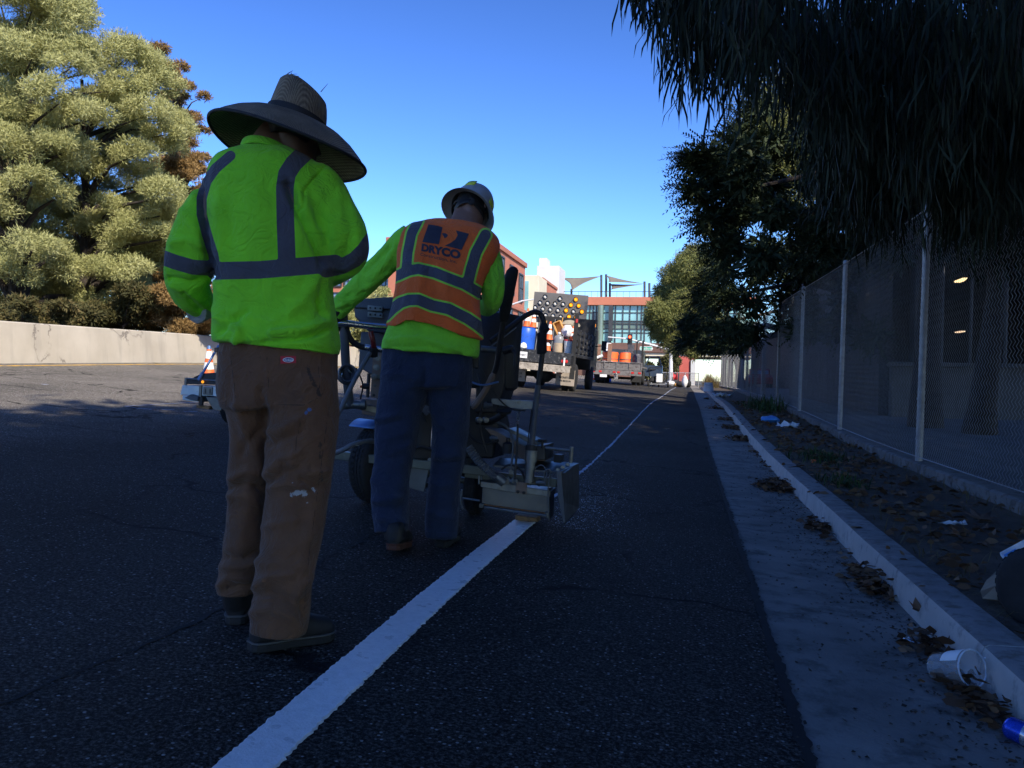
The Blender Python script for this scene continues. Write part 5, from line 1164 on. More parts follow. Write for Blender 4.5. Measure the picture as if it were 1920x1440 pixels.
# hoppers, burner box and kettle
def prismP(name, l, ext, mat, bev=.006):
    m = MB(); m.prism(PP(l), ext); return m.build(name, mat, MC, bev, True)
tb = prismP('tool_box', [(662, 572, 5.15), (668, 563, 5.15), (790, 556, 5.15), (800, 566, 5.15), (800, 610, 5.15), (775, 630, 5.15), (690, 622, 5.15), (664, 594, 5.15)], AY*.34, M_mgrey, .012)
lid = prismP('lid', [(659, 577, 5.13), (664, 561, 5.13), (792, 553, 5.13), (803, 566, 5.13), (803, 583, 5.13)], AY*.38, M_mgrey, .006); reparent(lid, tb)
for py in (573, 585.5):
    h_ = prismP('hinge_plate', [(689.5, py-1, 5.118), (717, py+1.5, 5.118), (716.5, py+11, 5.118), (688.5, py+8.5, 5.118)], AY*.006, M_zinc, .001); reparent(h_, tb)
    for k in (694, 703.5, 713): 
        m = MB(); c = P(k, py+4+(k-694)*.08, 5.115); m.lathe(c, -FW, [(0, .006), (.003, .005), (.004, 0)], 8); o = m.build('screw', M_mblk); reparent(o, tb)
prismP('column', [(676, 622, 5.3), (735, 622, 5.3), (735, 700, 5.3), (712, 716, 5.3), (697, 704, 5.3), (671, 688, 5.3)], AY*.16, M_mgrey, .01)
prismP('pump_body', [(700, 640, 5.42), (745, 640, 5.42), (745, 690, 5.42), (720, 705, 5.42)], AY*.12, M_mgrey, .01)
prismP('panel', [(716, 640, 5.15), (722, 626, 5.15), (760, 622, 5.15), (760, 660, 5.15), (726, 662, 5.15)], AY*.02, M_alu, .003)
mtube('strut', [(692, 700, 5.35), (689, 745, 5.35)], .012, M_mblk, 8, False)
mtube('strut', [(710, 742, 5.3), (718, 792, 5.3)], .016, M_mblk, 8, False)
pl_ = prismP('bolted_plate', [(699, 668, 5.12), (708, 661, 5.12), (730, 663, 5.12), (730, 748, 5.12), (694, 745, 5.12)], AY*.014, M_tanp, .003)
bolts(pl_, [(708, 671, 5.10), (706, 689, 5.10)], .013); mbl = prismP('clamp_bar', [(696, 702, 5.105), (735, 704, 5.105), (735, 712, 5.105), (695, 710, 5.105)], AY*.01, M_zy, .002); reparent(mbl, pl_); bolts(pl_, [(701, 706, 5.10)], .013)
m = MB(); m.lathe(P(703, 723, 5.118), -FW, [(0, .010), (.002, .009), (.003, 0)], 10); o = m.build('hole', M_alu); reparent(o, pl_); m = MB(); m.lathe(P(701, 741, 5.118), -FW, [(0, .009), (.002, .009), (.003, 0)], 10); o = m.build('hole', M_mblk); reparent(o, pl_)
m = MB(); m.lathe(P(693, 724, 5.14), RX*-1, [(0, .018), (.035, .018), (.04, .012)], 10); m.build('peg', M_mblk, MC, 0, True); m = MB(); m.lathe(P(685, 725, 5.14), RX*-1, [(0, .009), (.03, .008), (.034, 0)], 8); m.build('peg_tip', M_orange, MC, 0, True)
p2_ = prismP('bolted_plate', [(790, 716, 5.12), (796, 722, 5.12), (818, 740, 5.12), (812, 760, 5.12), (792, 756, 5.12)], AY*.014, M_tanp, .003); bolts(p2_, [(799, 754, 5.10)], .010, M_mblk)
kt_ = MB(); kc = P(790, 800, 5.75); kt_.lathe(kc-AZ*.20, AZ, [(0, .27), (.02, .30), (.40, .30), (.44, .27), (.46, .1), (.5, .1), (.5, 0)], 28); kt_.build('kettle', M_mblk, MC, 0, True)
kt_ = MB(); kc = P(915, 650, 5.75); kt_.lathe(kc-AZ*.28, AZ, [(0, .2), (.02, .22), (.46, .22), (.5, .2), (.52, .06), (.56, .05), (.56, 0)], 26); kt_.build('heater_drum', M_mblk, MC, 0, True)
prismP('heater_box', [(896, 596, 5.55), (920, 600, 5.55), (942, 612, 5.55), (946, 640, 5.55), (946, 722, 5.55), (930, 775, 5.55), (890, 775, 5.55)], AY*.30, M_mblk, .012)
prismP('engine_block', [(875, 760, 5.6), (925, 760, 5.6), (935, 800, 5.6), (925, 860, 5.6), (870, 860, 5.6)], AY*.3, M_mblk, .015)
mtube('fuel_line', [(780, 760, 5.5), (790, 772, 5.45), (800, 790, 5.45)], .008, M_mblk); mtube('gauge_rod', [(811, 800, 5.45), (808, 842, 5.45)], .006, M_chrome, 6, False)
mtube('valve', [(808, 770, 5.5), (816, 790, 5.5)], .03, M_zinc, 10, False)
# handle bars on the left
mtube('handlebar', [(630, 607, 4.75), (650, 606.5, 4.76), (690, 611, 4.79), (740, 615, 4.83)], .019, M_chrome)
mtube('upright_arm', [(643, 578, 4.78), (646, 640, 4.8), (650, 705, 4.85), (656, 760, 4.92)], .026, M_mgrey, 10)
mtube('handlebar_loop', [(648, 612, 4.78), (655, 632, 4.8), (668, 646, 4.82), (688, 652, 4.84), (735, 658, 4.86)], .017, M_mblk)
mtube('cross_tube', [(684, 651.5, 4.83), (735, 658, 4.85)], .0185, M_chrome, 10, False)
mtube('hand_lever', [(695, 622, 4.78), (699, 638, 4.78), (701, 652, 4.8)], [.015]*12+[.013], M_redg); mtube('lever_clamp', [(700, 652, 4.8), (701, 668, 4.82)], .024, M_mblk, 8, False)
m = MB(); c = P(651, 702, 4.82); ax = (FW*-1+RX*.35+Vector((0, 0, .25))).normalized()
m.lathe(c-ax*.03, ax, [(0, .045), (.0, .054), (.06, .054), (.066, .05), (.06, .042), (.01, .04), (.01, .0)], 22, False); m.build('cup_holder', M_mgrey, MC, 0, True)
mtube('spring_loop', [(642, 700, 4.78), (640, 707, 4.78), (641, 713, 4.78)], .005, M_chrome, 6); mtube('spring_loop', [(652, 693, 4.78), (658, 699, 4.78)], .005, M_chrome, 6, False)
m = MB(); m.lathe(P(640, 758, 4.92), RX, [(0, .012), (.005, .028), (.03, .030), (.06, .024), (.11, .024), (.115, .030), (.14, .030), (.145, 0)], 14); m.build('pivot', M_zinc, MC, 0, True)
lk = prismP('link_bar', [(664, 755, 4.95), (708, 763, 5.05), (708, 776, 5.05), (664, 766, 4.95)], AY*.03, M_zinc, .003); bolts(lk, [(683, 763, 4.965)], .012)
prismP('ledge', [(678, 748, 5.1), (715, 750, 5.1), (715, 784, 5.1), (678, 776, 5.1)], AY*.06, M_tanp, .004)
# hoses: one climbs from the lever, one lies out to the left towards the second machine
mtube('hose', [(694, 662, 4.78), (680, 685, 4.74), (660, 722, 4.68), (640, 765, 4.62), (618, 805, 4.6), (596, 838, 4.7)], .013, M_hose)
mtube('hose', [(716, 830, 5.35), (692, 827, 5.2), (664, 833, 5.1), (640, 845, 5.1), (610, 856, 5.2), (560, 872, 5.4)], .015, M_hose)
m = MB(); m.tube(PP([(671, 834.5, 5.06), (671, 836, 5.06)]), .01, 8); m.build('hose_clip', M_zinc, MC, 0, True)
# levers on the right
lv = mtube('control_lever', [(946, 590, 4.95), (938, 640, 5.0), (930, 690, 5.06), (912, 730, 5.12), (890, 758, 5.16)], .017, M_mblk)
m = MB(); m.rings([[P(px, py, 4.95)+RT*(math.cos(a)*w_)+FW*(math.sin(a)*w_) for a in np.linspace(0, 6.283, 14, endpoint=False)] for px, py, w_ in ((944, 604, .020), (945, 596, .030), (949, 570, .036), (954, 540, .038), (959, 515, .038), (961, 507, .034), (962, 502, .022), (962.5, 500, .008))]); m.build('lever_grip', M_grip, MC, 0, True)
mtube('bent_plate', [(926, 700, 5.06), (908, 735, 5.1), (886, 766, 5.12)], [.012]+[.02]*5+[.02]*6+[.010], M_tanp, 6)
mtube('cross_rod', [(902, 654, 5.1), (925, 656, 5.1), (946, 660, 5.1)], .02, M_zinc, 10, False); mtube('hook', [(944, 658, 5.1), (958, 655, 5.08), (966, 666, 5.06), (966, 690, 5.06)], [.024]*8+[.012]*10+[.008], M_mblk)
mtube('cable', [(880, 715, 5.1), (905, 722, 5.06), (935, 716, 5.04)], .006, M_bluez, 6); mtube('cable', [(920, 650, 5.0), (945, 632, 5.0), (968, 614, 5.02)], .004, M_hose, 6)
mtube('loop_handle', [(920, 640, 5.1), (950, 618, 5.15), (978, 597, 5.2), (998, 586, 5.23), (1012, 588, 5.25), (1019, 602, 5.25), (1020, 625, 5.25), (1015, 680, 5.26), (1008, 730, 5.27), (1001, 790, 5.28), (996, 846, 5.3)], .0165, M_mblk, 12)
mtube('lower_tube', [(1009, 722, 5.268), (1001, 790, 5.278), (996, 850, 5.295)], .0185, M_mgrey, 12, False)
m = MB(); m.rings([[P(px, py, 5.25)+RT*(math.cos(a)*w_)+FW*(math.sin(a)*w_) for a in np.linspace(0, 6.283, 14, endpoint=False)] for px, py, w_ in ((1020, 606, .018), (1020, 612, .026), (1021.5, 617, .033), (1020, 622, .026), (1016, 625, .030), (1016, 660, .031), (1014, 664, .024))]); m.build('hand_grip', M_grip, MC, 0, True)
m = MB(); m.lathe(P(992, 905, 5.3), -((P(992, 905, 5.3)-P(997, 838, 5.3)).normalized()), [(0, .030), (.13, .031), (.13, .038), (.20, .038), (.205, .02)], 16); m.build('post_socket', M_zinc, MC, 0, True)
m = MB(); m.lathe(P(995, 853, 5.3), (P(997, 838, 5.3)-P(992, 905, 5.3)).normalized(), [(0, .034), (.06, .036), (.065, .02)], 14); m.build('socket_collar', M_mblk, MC, 0, True)
br_ = prismP('support_bracket', [(921, 747, 5.3), (1003, 752, 5.3), (1001, 767, 5.3), (974, 768, 5.3), (921, 757, 5.3)], AY*.04, M_zinc, .003)
m = MB(); m.lathe(P(946, 770, 5.2), Vector((0, 0, 1))+FW*-.35, [(-.02, .02), (-.012, .040), (.0, .044), (.008, .044), (.006, .036), (.0, .034), (.0, 0)], 20, False); m.build('rubber_pad', M_grip, MC, 0, True)
mtube('pad_stem', [(944, 776, 5.22), (920, 790, 5.3), (895, 790, 5.35)], .022, M_mblk)
for px in (896, 908): 
    m = MB(); m.lathe(P(px, 787, 5.3), -FW+RX*.3, [(0, .018), (.05, .018), (.055, 0)], 10); m.build('knob', M_zinc, MC, 0, True)
mtube('lift_rod', [(971, 795, 5.27), (969, 850, 5.27), (965, 895, 5.27)], .007, M_mblk, 8, False)
m = MB()
for k in range(6):
    c = P(973-k*.6, 770+k*5.2, 5.27); u_ = RT if k % 2 else FW; m.tube([c+u_*(.009*math.cos(a))+UP*(.013*math.sin(a)) for a in np.linspace(0, 6.283, 10, endpoint=False)], .0026, 5, False, True)
m.build('lift_chain', M_zinc, MC, 0, True); mtube('rod_hook', [(965, 893, 5.27), (961, 899, 5.27), (962, 907, 5.27), (968, 908, 5.27), (968, 898, 5.27)], .0045, M_zinc, 6)
mtube('side_cable', [(997, 768, 5.26), (992, 810, 5.28), (989, 840, 5.29)], .004, M_mblk, 6)
# hopper chute, die and guards
ch = prismP('chute', [(908, 802, 5.45), (925, 806, 5.45), (990, 840, 5.45), (1022, 848, 5.45), (1022, 864, 5.45), (985, 864, 5.45), (940, 838, 5.45)], AY*.22, M_tanp, .004)
fl_ = prismP('chute_lip', [(948, 806, 5.42), (954, 803, 5.42), (1002, 826, 5.42), (1010, 836, 5.42), (1000, 836, 5.42)], AY*.20, M_alu, .003); reparent(fl_, ch)
prismP('hopper_wall', [(985, 838, 5.36), (1022, 835, 5.36), (1022, 862, 5.36), (985, 864, 5.36)], AY*.26, M_mblk, .004)
m = MB(); q = P(1017, 826, 5.36); 
for k in range(4): m.box(q, (.055, .016, .018), Matrix.Rotation(k*math.pi/4, 3, 'Z'))
m.tube([q, q-Vector((0, 0, .05))], .008, 8); m.build('star_knob', M_mblk, MC, .003, True)
mtube('guard_rod', [(1018, 839, 5.38), (1068, 845, 5.38)], .010, M_zinc, 8, False); mtube('guard_post', [(1072, 838, 5.38), (1070, 868, 5.38)], .013, M_zinc, 8, False)
top = prismP('die_deck', [(938, 858, 5.6), (1065, 866, 5.6), (1040, 884, 5.36), (925, 872, 5.36)], Vector((0, 0, -.012)), M_alu, .002)
dk = [P(905, 905, 5.34), P(1031, 921, 5.34), P(1030, 973, 5.34), P(903, 944, 5.34)]
m = MB(); m.prism(dk, AY*.14); die = m.build('paint_die', M_alu, MC, .004, True)
m = MB(); m.prism([P(901, 903, 5.33), P(968, 910, 5.33), P(968, 925, 5.33), P(901, 913, 5.33)], AY*.17); o = m.build('die_lip', M_zinc, MC, .003, True); reparent(o, die)
m = MB(); m.prism([P(987, 914, 5.33), P(1032, 920, 5.33), P(1032, 932, 5.33), P(987, 926, 5.33)], AY*.17); o = m.build('die_lip', M_zinc, MC, .003, True); reparent(o, die)
bk = prismP('die_bracket', [(967, 903, 5.325), (988, 904, 5.325), (988, 927, 5.325), (966, 925, 5.325)], AY*.012, M_tanp, .002); reparent(bk, die); bolts(die, [(971, 922, 5.32), (982, 924, 5.32)], .007, M_mblk)
o = prismP('die_gusset', [(940, 910, 5.34), (951, 893, 5.34), (966, 903, 5.34), (966, 912, 5.34)], AY*.012, M_alu, .002); reparent(o, die)
mtube('die_rod', [(908, 951, 5.30), (1024, 967, 5.30)], .0085, M_zinc, 8, False); mtube('die_edge', [(906, 946, 5.315), (1022, 962, 5.315)], .004, pm('copper_edge', (.45, .20, .08), .45, .6, .15, 9, 0), 6, False)
for a, b_ in (((903, 944), (902, 953)), ((1026, 960), (1025, 972))): prismP('rod_bracket', [(a[0]-4, a[1], 5.31), (a[0]+4, a[1]+1, 5.31), (b_[0]+4, b_[1], 5.31), (b_[0]-4, b_[1]-1, 5.31)], AY*.03, M_alu, .002)
prismP('end_plate', [(1026, 915, 5.32), (1034, 912, 5.45), (1034, 966, 5.45), (1027, 976, 5.32)], AX*.012, M_alu, .002)
prismP('spreader_shoe', [(966, 966, 5.40), (1006, 971, 5.40), (1008, 979, 5.40), (966, 975, 5.40)], AY*.10, M_rust, .003)
sg_ = prismP('side_guard', [(1049, 883, 5.22), (1082, 868, 5.62), (1082, 952, 5.62), (1056, 981, 5.22), (1049, 940, 5.22)], AX*.014, M_alu, .003)
o = prismP('guard_edge', [(1043, 884, 5.21), (1052, 884, 5.21), (1060, 978, 5.21), (1056, 982, 5.21), (1046, 930, 5.21)], AY*.02, M_mgrey, .002); reparent(o, sg_)
o = prismP('guard_flange', [(1036, 884, 5.25), (1060, 886, 5.22), (1083, 868, 5.62), (1066, 866, 5.62)], Vector((0, 0, -.008)), M_alu, .002); reparent(o, sg_); bolts(sg_, [(1046, 882, 5.27), (1055, 877, 5.36), (1064, 872, 5.48)], .010)
cl_ = mtube('clip', [(1021, 902, 5.3), (1021, 884, 5.3), (1028, 880, 5.3), (1031, 884, 5.3), (1029, 908, 5.3), (1028, 920, 5.3)], .005, M_zinc, 6)
mtube('die_rod', [(868, 934, 5.42), (900, 939, 5.36)], .008, M_zinc, 8, False); mtube('caster_frame', [(866, 918, 5.45), (864, 940, 5.45), (868, 955, 5.45)], .007, M_zinc, 6); mtube('lift_wire', [(899, 868, 5.32), (898, 908, 5.32)], .006, M_zinc, 6, False); mtube('lift_wire', [(905, 872, 5.36), (903, 900, 5.36)], .005, M_zinc, 6, False)
# ribbed hose
m = MB(); pts = spl(PP([(878, 838, 5.33), (900, 868, 5.32), (925, 890, 5.31), (938, 898, 5.31)]), 16); rr = [.026+(.0035 if i % 2 else -.002) for i in range(len(pts))]; m.tube(pts, rr, 14); m.build('ribbed_hose', M_hose, MC, 0, True)
m = MB(); m.tube(PP([(931, 893, 5.31), (946, 905, 5.31)]), .031, 14); m.build('hose_cuff', M_zinc, MC, 0, True)
m = MB(); pts = spl(PP([(785, 752, 5.42), (795, 762, 5.4), (806, 774, 5.4)]), 10); m.tube(pts, [.03+(.003 if i % 2 else -.002) for i in range(len(pts))], 12); m.build('ribbed_hose', M_hose, MC, 0, True)

# more plumbing and cables around the burner and die
for l, r, mt in [([(896, 700, 5.3), (905, 745, 5.25), (900, 800, 5.28), (912, 850, 5.3)], .008, M_mblk), ([(925, 790, 5.3), (950, 800, 5.3), (962, 830, 5.32), (958, 880, 5.33)], .007, M_hose), ([(870, 780, 5.35), (880, 815, 5.3), (905, 832, 5.3), (935, 826, 5.34)], .009, M_mblk), ([(905, 690, 5.2), (930, 740, 5.2), (955, 765, 5.24), (985, 770, 5.26)], .005, M_mblk), ([(940, 880, 5.34), (955, 872, 5.33), (975, 880, 5.33), (985, 900, 5.33)], .007, M_mblk), ([(1000, 880, 5.33), (1015, 872, 5.33), (1025, 885, 5.32), (1022, 910, 5.31)], .005, M_hose), ([(770, 845, 5.42), (790, 838, 5.42), (820, 846, 5.42)], .008, M_mblk), ([(724, 715, 5.2), (735, 760, 5.2), (728, 800, 5.3)], .010, M_mblk), ([(668, 690, 5.0), (680, 720, 5.0), (676, 748, 5.05)], .005, M_mblk)]:
    mtube('hose', l, r, mt, 8)
for (px, py, d, ln) in [(918, 822, 5.36, .05), (1005, 905, 5.33, .06), (955, 902, 5.33, .05), (905, 760, 5.3, .06)]:
    m = MB(); c = P(px, py, d); m.lathe(c, RX, [(0, .016), (.012, .016), (.012, .023), (.026, .023), (.026, .016), (ln, .015), (ln+.002, 0)], 8); m.build('pipe_fitting', M_zinc, MC, 0, True)
m = MB(); m.lathe(P(952, 850, 5.4), Vector((0, 0, 1)), [(0, .035), (.06, .035), (.065, .028), (.075, .012), (.10, .012), (.10, 0)], 14); m.build('bead_valve', M_mblk, MC, 0, True)
m = MB(); m.box(P(1048, 859, 5.5), (.05, .09, .05), MR); m.build('hinge_block', M_mblk, MC, .004, True)

# ================================================================== SECOND MACHINE on the left, mostly behind the nearer worker
D2 = 10.2
S2 = empty('line_marking_machine', G(430, 790), 'second line marking machine with a pale blue tray, half hidden behind the nearer worker', 'line machine')
MR2 = Matrix.Rotation(R_(-6), 3, 'Z')@Matrix.Rotation(.06, 3, 'Y'); BY = MR2@Vector((0, 1, 0)); BX = MR2@Vector((1, 0, 0))
M_tray = pm('pale_blue_tray', (.40, .48, .55), .4, .4, .12, 6, .1, 40, .002, dirt=(.2, .2, .2), dirt_amt=.15)
def s2p(name, l, ext, mat, bev=.004):
    m = MB(); m.prism([P(a, b_, D2) for a, b_ in l], ext); return m.build(name, mat, S2, bev, True)
def s2t(name, l, r, mat, n=8):
    m = MB(); m.tube([P(*q) for q in l], r, n); return m.build(name, mat, S2, 0, True)
tr = s2p('tray', [(342, 722), (426, 726), (424, 744), (338, 740)], BY*.45, M_tray)
for l in ([(375, 722), (380, 722), (379, 745), (374, 745)], [(383, 725), (400, 726), (399, 741), (382, 740)]): o = s2p('tray_rib', l, BY*-.02, M_alu); reparent(o, tr)
for x in (386.5, 395): o = s2p('slot', [(x, 729), (x+2, 729), (x+2, 738), (x, 738)], BY*-.024, M_mblk, 0); reparent(o, tr)
s2p('black_rail', [(348, 712), (420, 714), (420, 722), (348, 720)], BY*.4, M_mblk)
s2t('top_rail', [(350, 710, D2), (420, 715, D2)], .012, M_zinc); s2t('rail_post', [(349, 708, D2), (348, 722, D2)], .018, M_zinc)
s2t('strut', [(372, 714, D2), (410, 648, D2+.2)], .015, M_bluez); s2t('strut_sleeve', [(373, 712, D2-.01), (380, 699, D2-.01)], .022, M_bluez); s2t('rod', [(408, 656, D2+.1), (409, 710, D2)], .010, M_rust); s2t('knob', [(406, 652, D2+.05), (407, 660, D2+.05)], .03, M_mblk)
s2p('cover', [(362, 708), (378, 700), (412, 698), (420, 703), (420, 712), (362, 711)], BY*.5, M_mblk)
s2p('side_skirt', [(342, 741), (374, 741), (374, 754), (342, 750)], BY*.4, M_tray); s2p('flap', [(352, 746), (364, 739), (378, 744), (376, 752), (364, 750)], BY*-.06, M_mgrey)
s2p('guard', [(385, 744), (424, 746), (414, 770), (400, 768)], BY*.3, M_alu); s2p('die', [(368, 760), (392, 762), (392, 768), (368, 765)], BY*.12, M_rust); s2t('bracket', [(378, 744, D2-.02), (377, 760, D2-.02)], .03, M_mblk)
s2p('label_plate', [(404, 724), (420, 725), (420, 732), (404, 730)], BY*-.01, M_plate, 0); s2p('blue_panel', [(414, 733), (424, 734), (422, 743), (412, 742)], BY*-.02, M_bluez)
g4 = G(440, 795); wheel(S2, Vector((g4.x, g4.y, gz(g4.x, g4.y)+.24))-S2.location, BX, .24, .14, 'wheel', M_zinc, 40)
g4 = g4+Vector((1.0, .1, 0)); wheel(S2, Vector((g4.x, g4.y, gz(g4.x, g4.y)+.24))-S2.location, BX, .24, .14, 'wheel', M_zinc, 0)
s2p('hopper', [(432, 660), (520, 664), (520, 730), (432, 726)], BY*.5, M_mgrey, .02); s2p('frame', [(424, 735), (560, 741), (560, 750), (424, 745)], BY*.3, M_zinc); s2t('handle', [(470, 725, D2-.3), (475, 640, D2-.6), (520, 636, D2-.6)], .018, M_mblk)
m = MB(); m.lathe(P(380, 716, D2-.05), -FW, [(0, .018), (.012, .014), (.016, 0)], 10); m.build('indicator_lamp', M_amber, S2, 0, True)
cq = G(391, 714); cq.z = gz(cq.x, cq.y); cone(cq, .76, 'tall cone with blue top in front of the wall, left of the nearer worker', None, M_bluez)
# ================================================================== PEOPLE
def LS(a, b, n=50, endpoint=True): return [float(x) for x in np.linspace(a, b, n, endpoint=endpoint)]
M_skin = pm('brown_skin', (.20, .105, .07), .5, 0, .12, 14, .1, 80, .002)
M_hair = pm('black_hair', (.012, .010, .009), .6, 0, .3, 30, .4, 150, .004)
M_eye = pm('eye_white', (.6, .58, .55), .2, 0, .03, 9, 0)
def cloth(name, base, rough=.85, weave=420, bands=None, var=.1, extra=None):
    m, nt, b = new_mat(name)
    n1 = noise_tex(nt, 9, 5, .6); c = ramp(nt, n1.outputs[0], [(.3, tuple(k*(1-var) for k in base)), (.7, tuple(min(1, k*(1+var)) for k in base))])
    for attr, col, edge in (bands or []):
        a = _n(nt, 'ShaderNodeAttribute'); a.attribute_name = attr
        f = math_(nt, 'LESS_THAN', a.outputs['Fac'], edge)
        cc = ramp(nt, n1.outputs[0], [(.3, tuple(k*.88 for k in col)), (.7, tuple(min(1, k*1.1) for k in col))])
        c = mixc(nt, f, c, cc)
    if extra: c = extra(nt, c)
    nt.links.new(c, b.inputs['Base Color']); b.inputs['Roughness'].default_value = rough; b.inputs['Specular IOR Level'].default_value = .25
    b.inputs['Sheen Weight'].default_value = .15
    rg = math_(nt, 'ABSOLUTE', math_(nt, 'SUBTRACT', noise_tex(nt, 11, 4, .55, None, 1.4).outputs[0], .5))
    rg = math_(nt, 'MINIMUM', math_(nt, 'MULTIPLY', rg, 9.), 1.)
    bump(nt, b, math_(nt, 'ADD', math_(nt, 'MULTIPLY', rg, 2.2), math_(nt, 'ADD', noise_tex(nt, weave, 2, .5).outputs[0], math_(nt, 'MULTIPLY', noise_tex(nt, 40, 3).outputs[0], .8))), .5, .0035)
    return m
def PL(m, rings_, n=26, ex=2.3, level=False):
    cs = [P(r[0], r[1], r[2]) for r in rings_]; out = []; ps = None
    for i, r in enumerate(rings_):
        t = (cs[min(i+1, len(cs)-1)]-cs[max(i-1, 0)]).normalized()
        s_ = t.cross(FW)
        if s_.length < .3 and ps is not None: s_ = ps-t*ps.dot(t)
        s_.normalize()
        if ps is not None and s_.dot(ps) < 0: s_ = -s_
        ps = s_
        if level: s_ = Matrix.Rotation(R_(r[5]), 3, FW) @ RT
        d_ = s_.cross(t).normalized(); a = r[3]/F*r[2]; b_ = r[4]; ring = []
        if level: d_ = FW-s_*FW.dot(s_); d_.normalize()
        for k in range(n):
            an = 2*math.pi*k/n; ca, sa = math.cos(an), math.sin(an)
            ring.append(cs[i]+s_*a*math.copysign(abs(ca)**(2/ex), ca)+d_*b_*math.copysign(abs(sa)**(2/ex), sa))
        out.append(ring)
    m.rings(out); return m
def dens(rs, k=3):          # interpolate ring specs smoothly
    A = [list(r)+[0]*(6-len(r)) for r in rs]; A = [np.array(a, float) for a in A]; p = [A[0]*2-A[1]]+A+[A[-1]*2-A[-2]]; out = []
    for i in range(1, len(p)-2):
        for j in range(k):
            t = j/k; q = .5*((2*p[i])+(p[i+1]-p[i-1])*t+(2*p[i-1]-5*p[i]+4*p[i+1]-p[i+2])*t*t+(-p[i-1]+3*p[i]-3*p[i+1]+p[i+2])*t**3); q[3] = max(q[3], 1); q[4] = max(q[4], .005); out.append(tuple(float(x) for x in q))
    return out+[tuple(float(x) for x in A[-1])]
def fuse(mb, voxel, it=5, fac=.5):
    o = mb.build('tmp', M_skin); r = o.modifiers.new('r', 'REMESH'); r.mode = 'VOXEL'; r.voxel_size = voxel; r.adaptivity = 0
    s_ = o.modifiers.new('s', 'SMOOTH'); s_.iterations = it; s_.factor = fac
    dg = bpy.context.evaluated_depsgraph_get(); me = bpy.data.meshes.new_from_object(o.evaluated_get(dg)); old = o.data; bpy.data.objects.remove(o); bpy.data.meshes.remove(old)
    me.materials.clear(); me.polygons.foreach_set('use_smooth', np.ones(len(me.polygons), bool)); return me
Rn, Un, Fn, En = (np.array(v) for v in (RT, UP, FW, EYE))
def co_of(me):
    a = np.empty(len(me.vertices)*3, np.float32); me.vertices.foreach_get('co', a); b_ = np.empty_like(a); me.vertices.foreach_get('normal', b_); return a.reshape(-1, 3).astype(float), b_.reshape(-1, 3).astype(float)
def pxy(co):
    q = co-En; d = q@Fn; return np.stack([960+F*(q@Rn)/d, 720-F*(q@Un)/d], 1), d
def sdist(xy, line):        # distance to a polyline, pixels
    best = np.full(len(xy), 1e9); l = [np.array(p[:2], float) for p in line]
    for a, b_ in zip(l[:-1], l[1:]):
        ab = b_-a; t = np.clip(((xy-a)@ab)/(ab@ab+1e-9), 0, 1); best = np.minimum(best, np.linalg.norm(xy-a-t[:, None]*ab, axis=1))
    return best
def folds(me, strokes, noise_amp=.004, nscale=(9, 9, 5), seed=0, k=1.75, wk=1.0):
    co, no = co_of(me); xy, d = pxy(co); face = np.clip(-(no@Fn)*1.4+.15, 0, 1); dis = np.zeros(len(co))
    for line, w, amp in strokes:
        s_ = sdist(xy, line)/(w*wk); dis += k*amp*np.exp(-s_*s_)*face
    if noise_amp:
        nz = np.array([noise.noise((c[0]*nscale[0]+seed, c[1]*nscale[1], c[2]*nscale[2])) - .6*abs(noise.noise((c[0]*nscale[0]*2.1, c[1]*nscale[1]*2.1+seed, c[2]*nscale[2]*1.7)))+.15 for c in co])
        dis += nz*noise_amp*1.5
    co = co+no*dis[:, None]; me.vertices.foreach_set('co', co.astype(np.float32).ravel()); me.update()
def attr(me, name, lines):      # signed pixel distance to bands (line, half width)
    co, no = co_of(me); xy, d = pxy(co); v = np.full(len(co), 1e3)
    for line, hw in lines: v = np.minimum(v, sdist(xy, line)-hw)
    a = me.attributes.new(name, 'FLOAT', 'POINT'); a.data.foreach_set('value', v.astype(np.float32))
def place(me, name, mats, parent=None, loc=None, label=None):
    o = bpy.data.objects.new(name, me); COL.objects.link(o)
    for m_ in (mats if isinstance(mats, (list, tuple)) else [mats]): me.materials.append(m_)
    if parent is not None: me.transform(Matrix.Translation(-parent.location)); o.parent = parent
    else: me.transform(Matrix.Translation(-loc)); o.location = loc
    return o
def hand(m, w, f, n, side, s=1.0, curl=.8, extra=0.):
    """palm and five curled fingers; w wrist, f finger direction, n palm normal (towards the palm side), side towards the thumb"""
    f = f.normalized(); n = (n-f*n.dot(f)).normalized(); t = f.cross(n)
    if t.dot(side) < 0: t = -t
    rs = []
    for l, wd, th in ((-.03, .026, .022), (.0, .030, .020), (.03, .040, .017), (.065, .043, .015), (.092, .040, .012)):
        c = w+f*l*s; rs.append([c+t*(wd+extra)*s*math.cos(a)+n*(th+extra)*s*math.sin(a) for a in LS(0, 2*math.pi, 14, endpoint=False)])
    m.rings(rs)
    for k, (o_, L) in enumerate(((.030, .072), (.010, .080), (-.010, .075), (-.029, .058))):
        p = w+f*.085*s+t*o_*s; a = .25; pts = [p-f*.02*s, p]
        for seg in (.45, .32, .23):
            a += curl*(.9+.1*k)*.75; dr_ = f*math.cos(a)+n*math.sin(a); p = p+dr_*L*seg*s; pts.append(p)
        m.tube(pts, [(.0100+extra)*s, (.0098+extra)*s, (.0090+extra)*s, (.0082+extra)*s, (.0068+extra)*s], 9)
    p = w+f*.022*s+t*.034*s; d1 = (f*.55+t*.75+n*.35).normalized(); d2 = (f*.9+t*.15+n*.6).normalized()
    m.tube([p-t*.012*s, p, p+d1*.036*s, p+d1*.036*s+d2*.030*s], [(.013+extra)*s, (.0125+extra)*s, (.0105+extra)*s, (.008+extra)*s], 9)
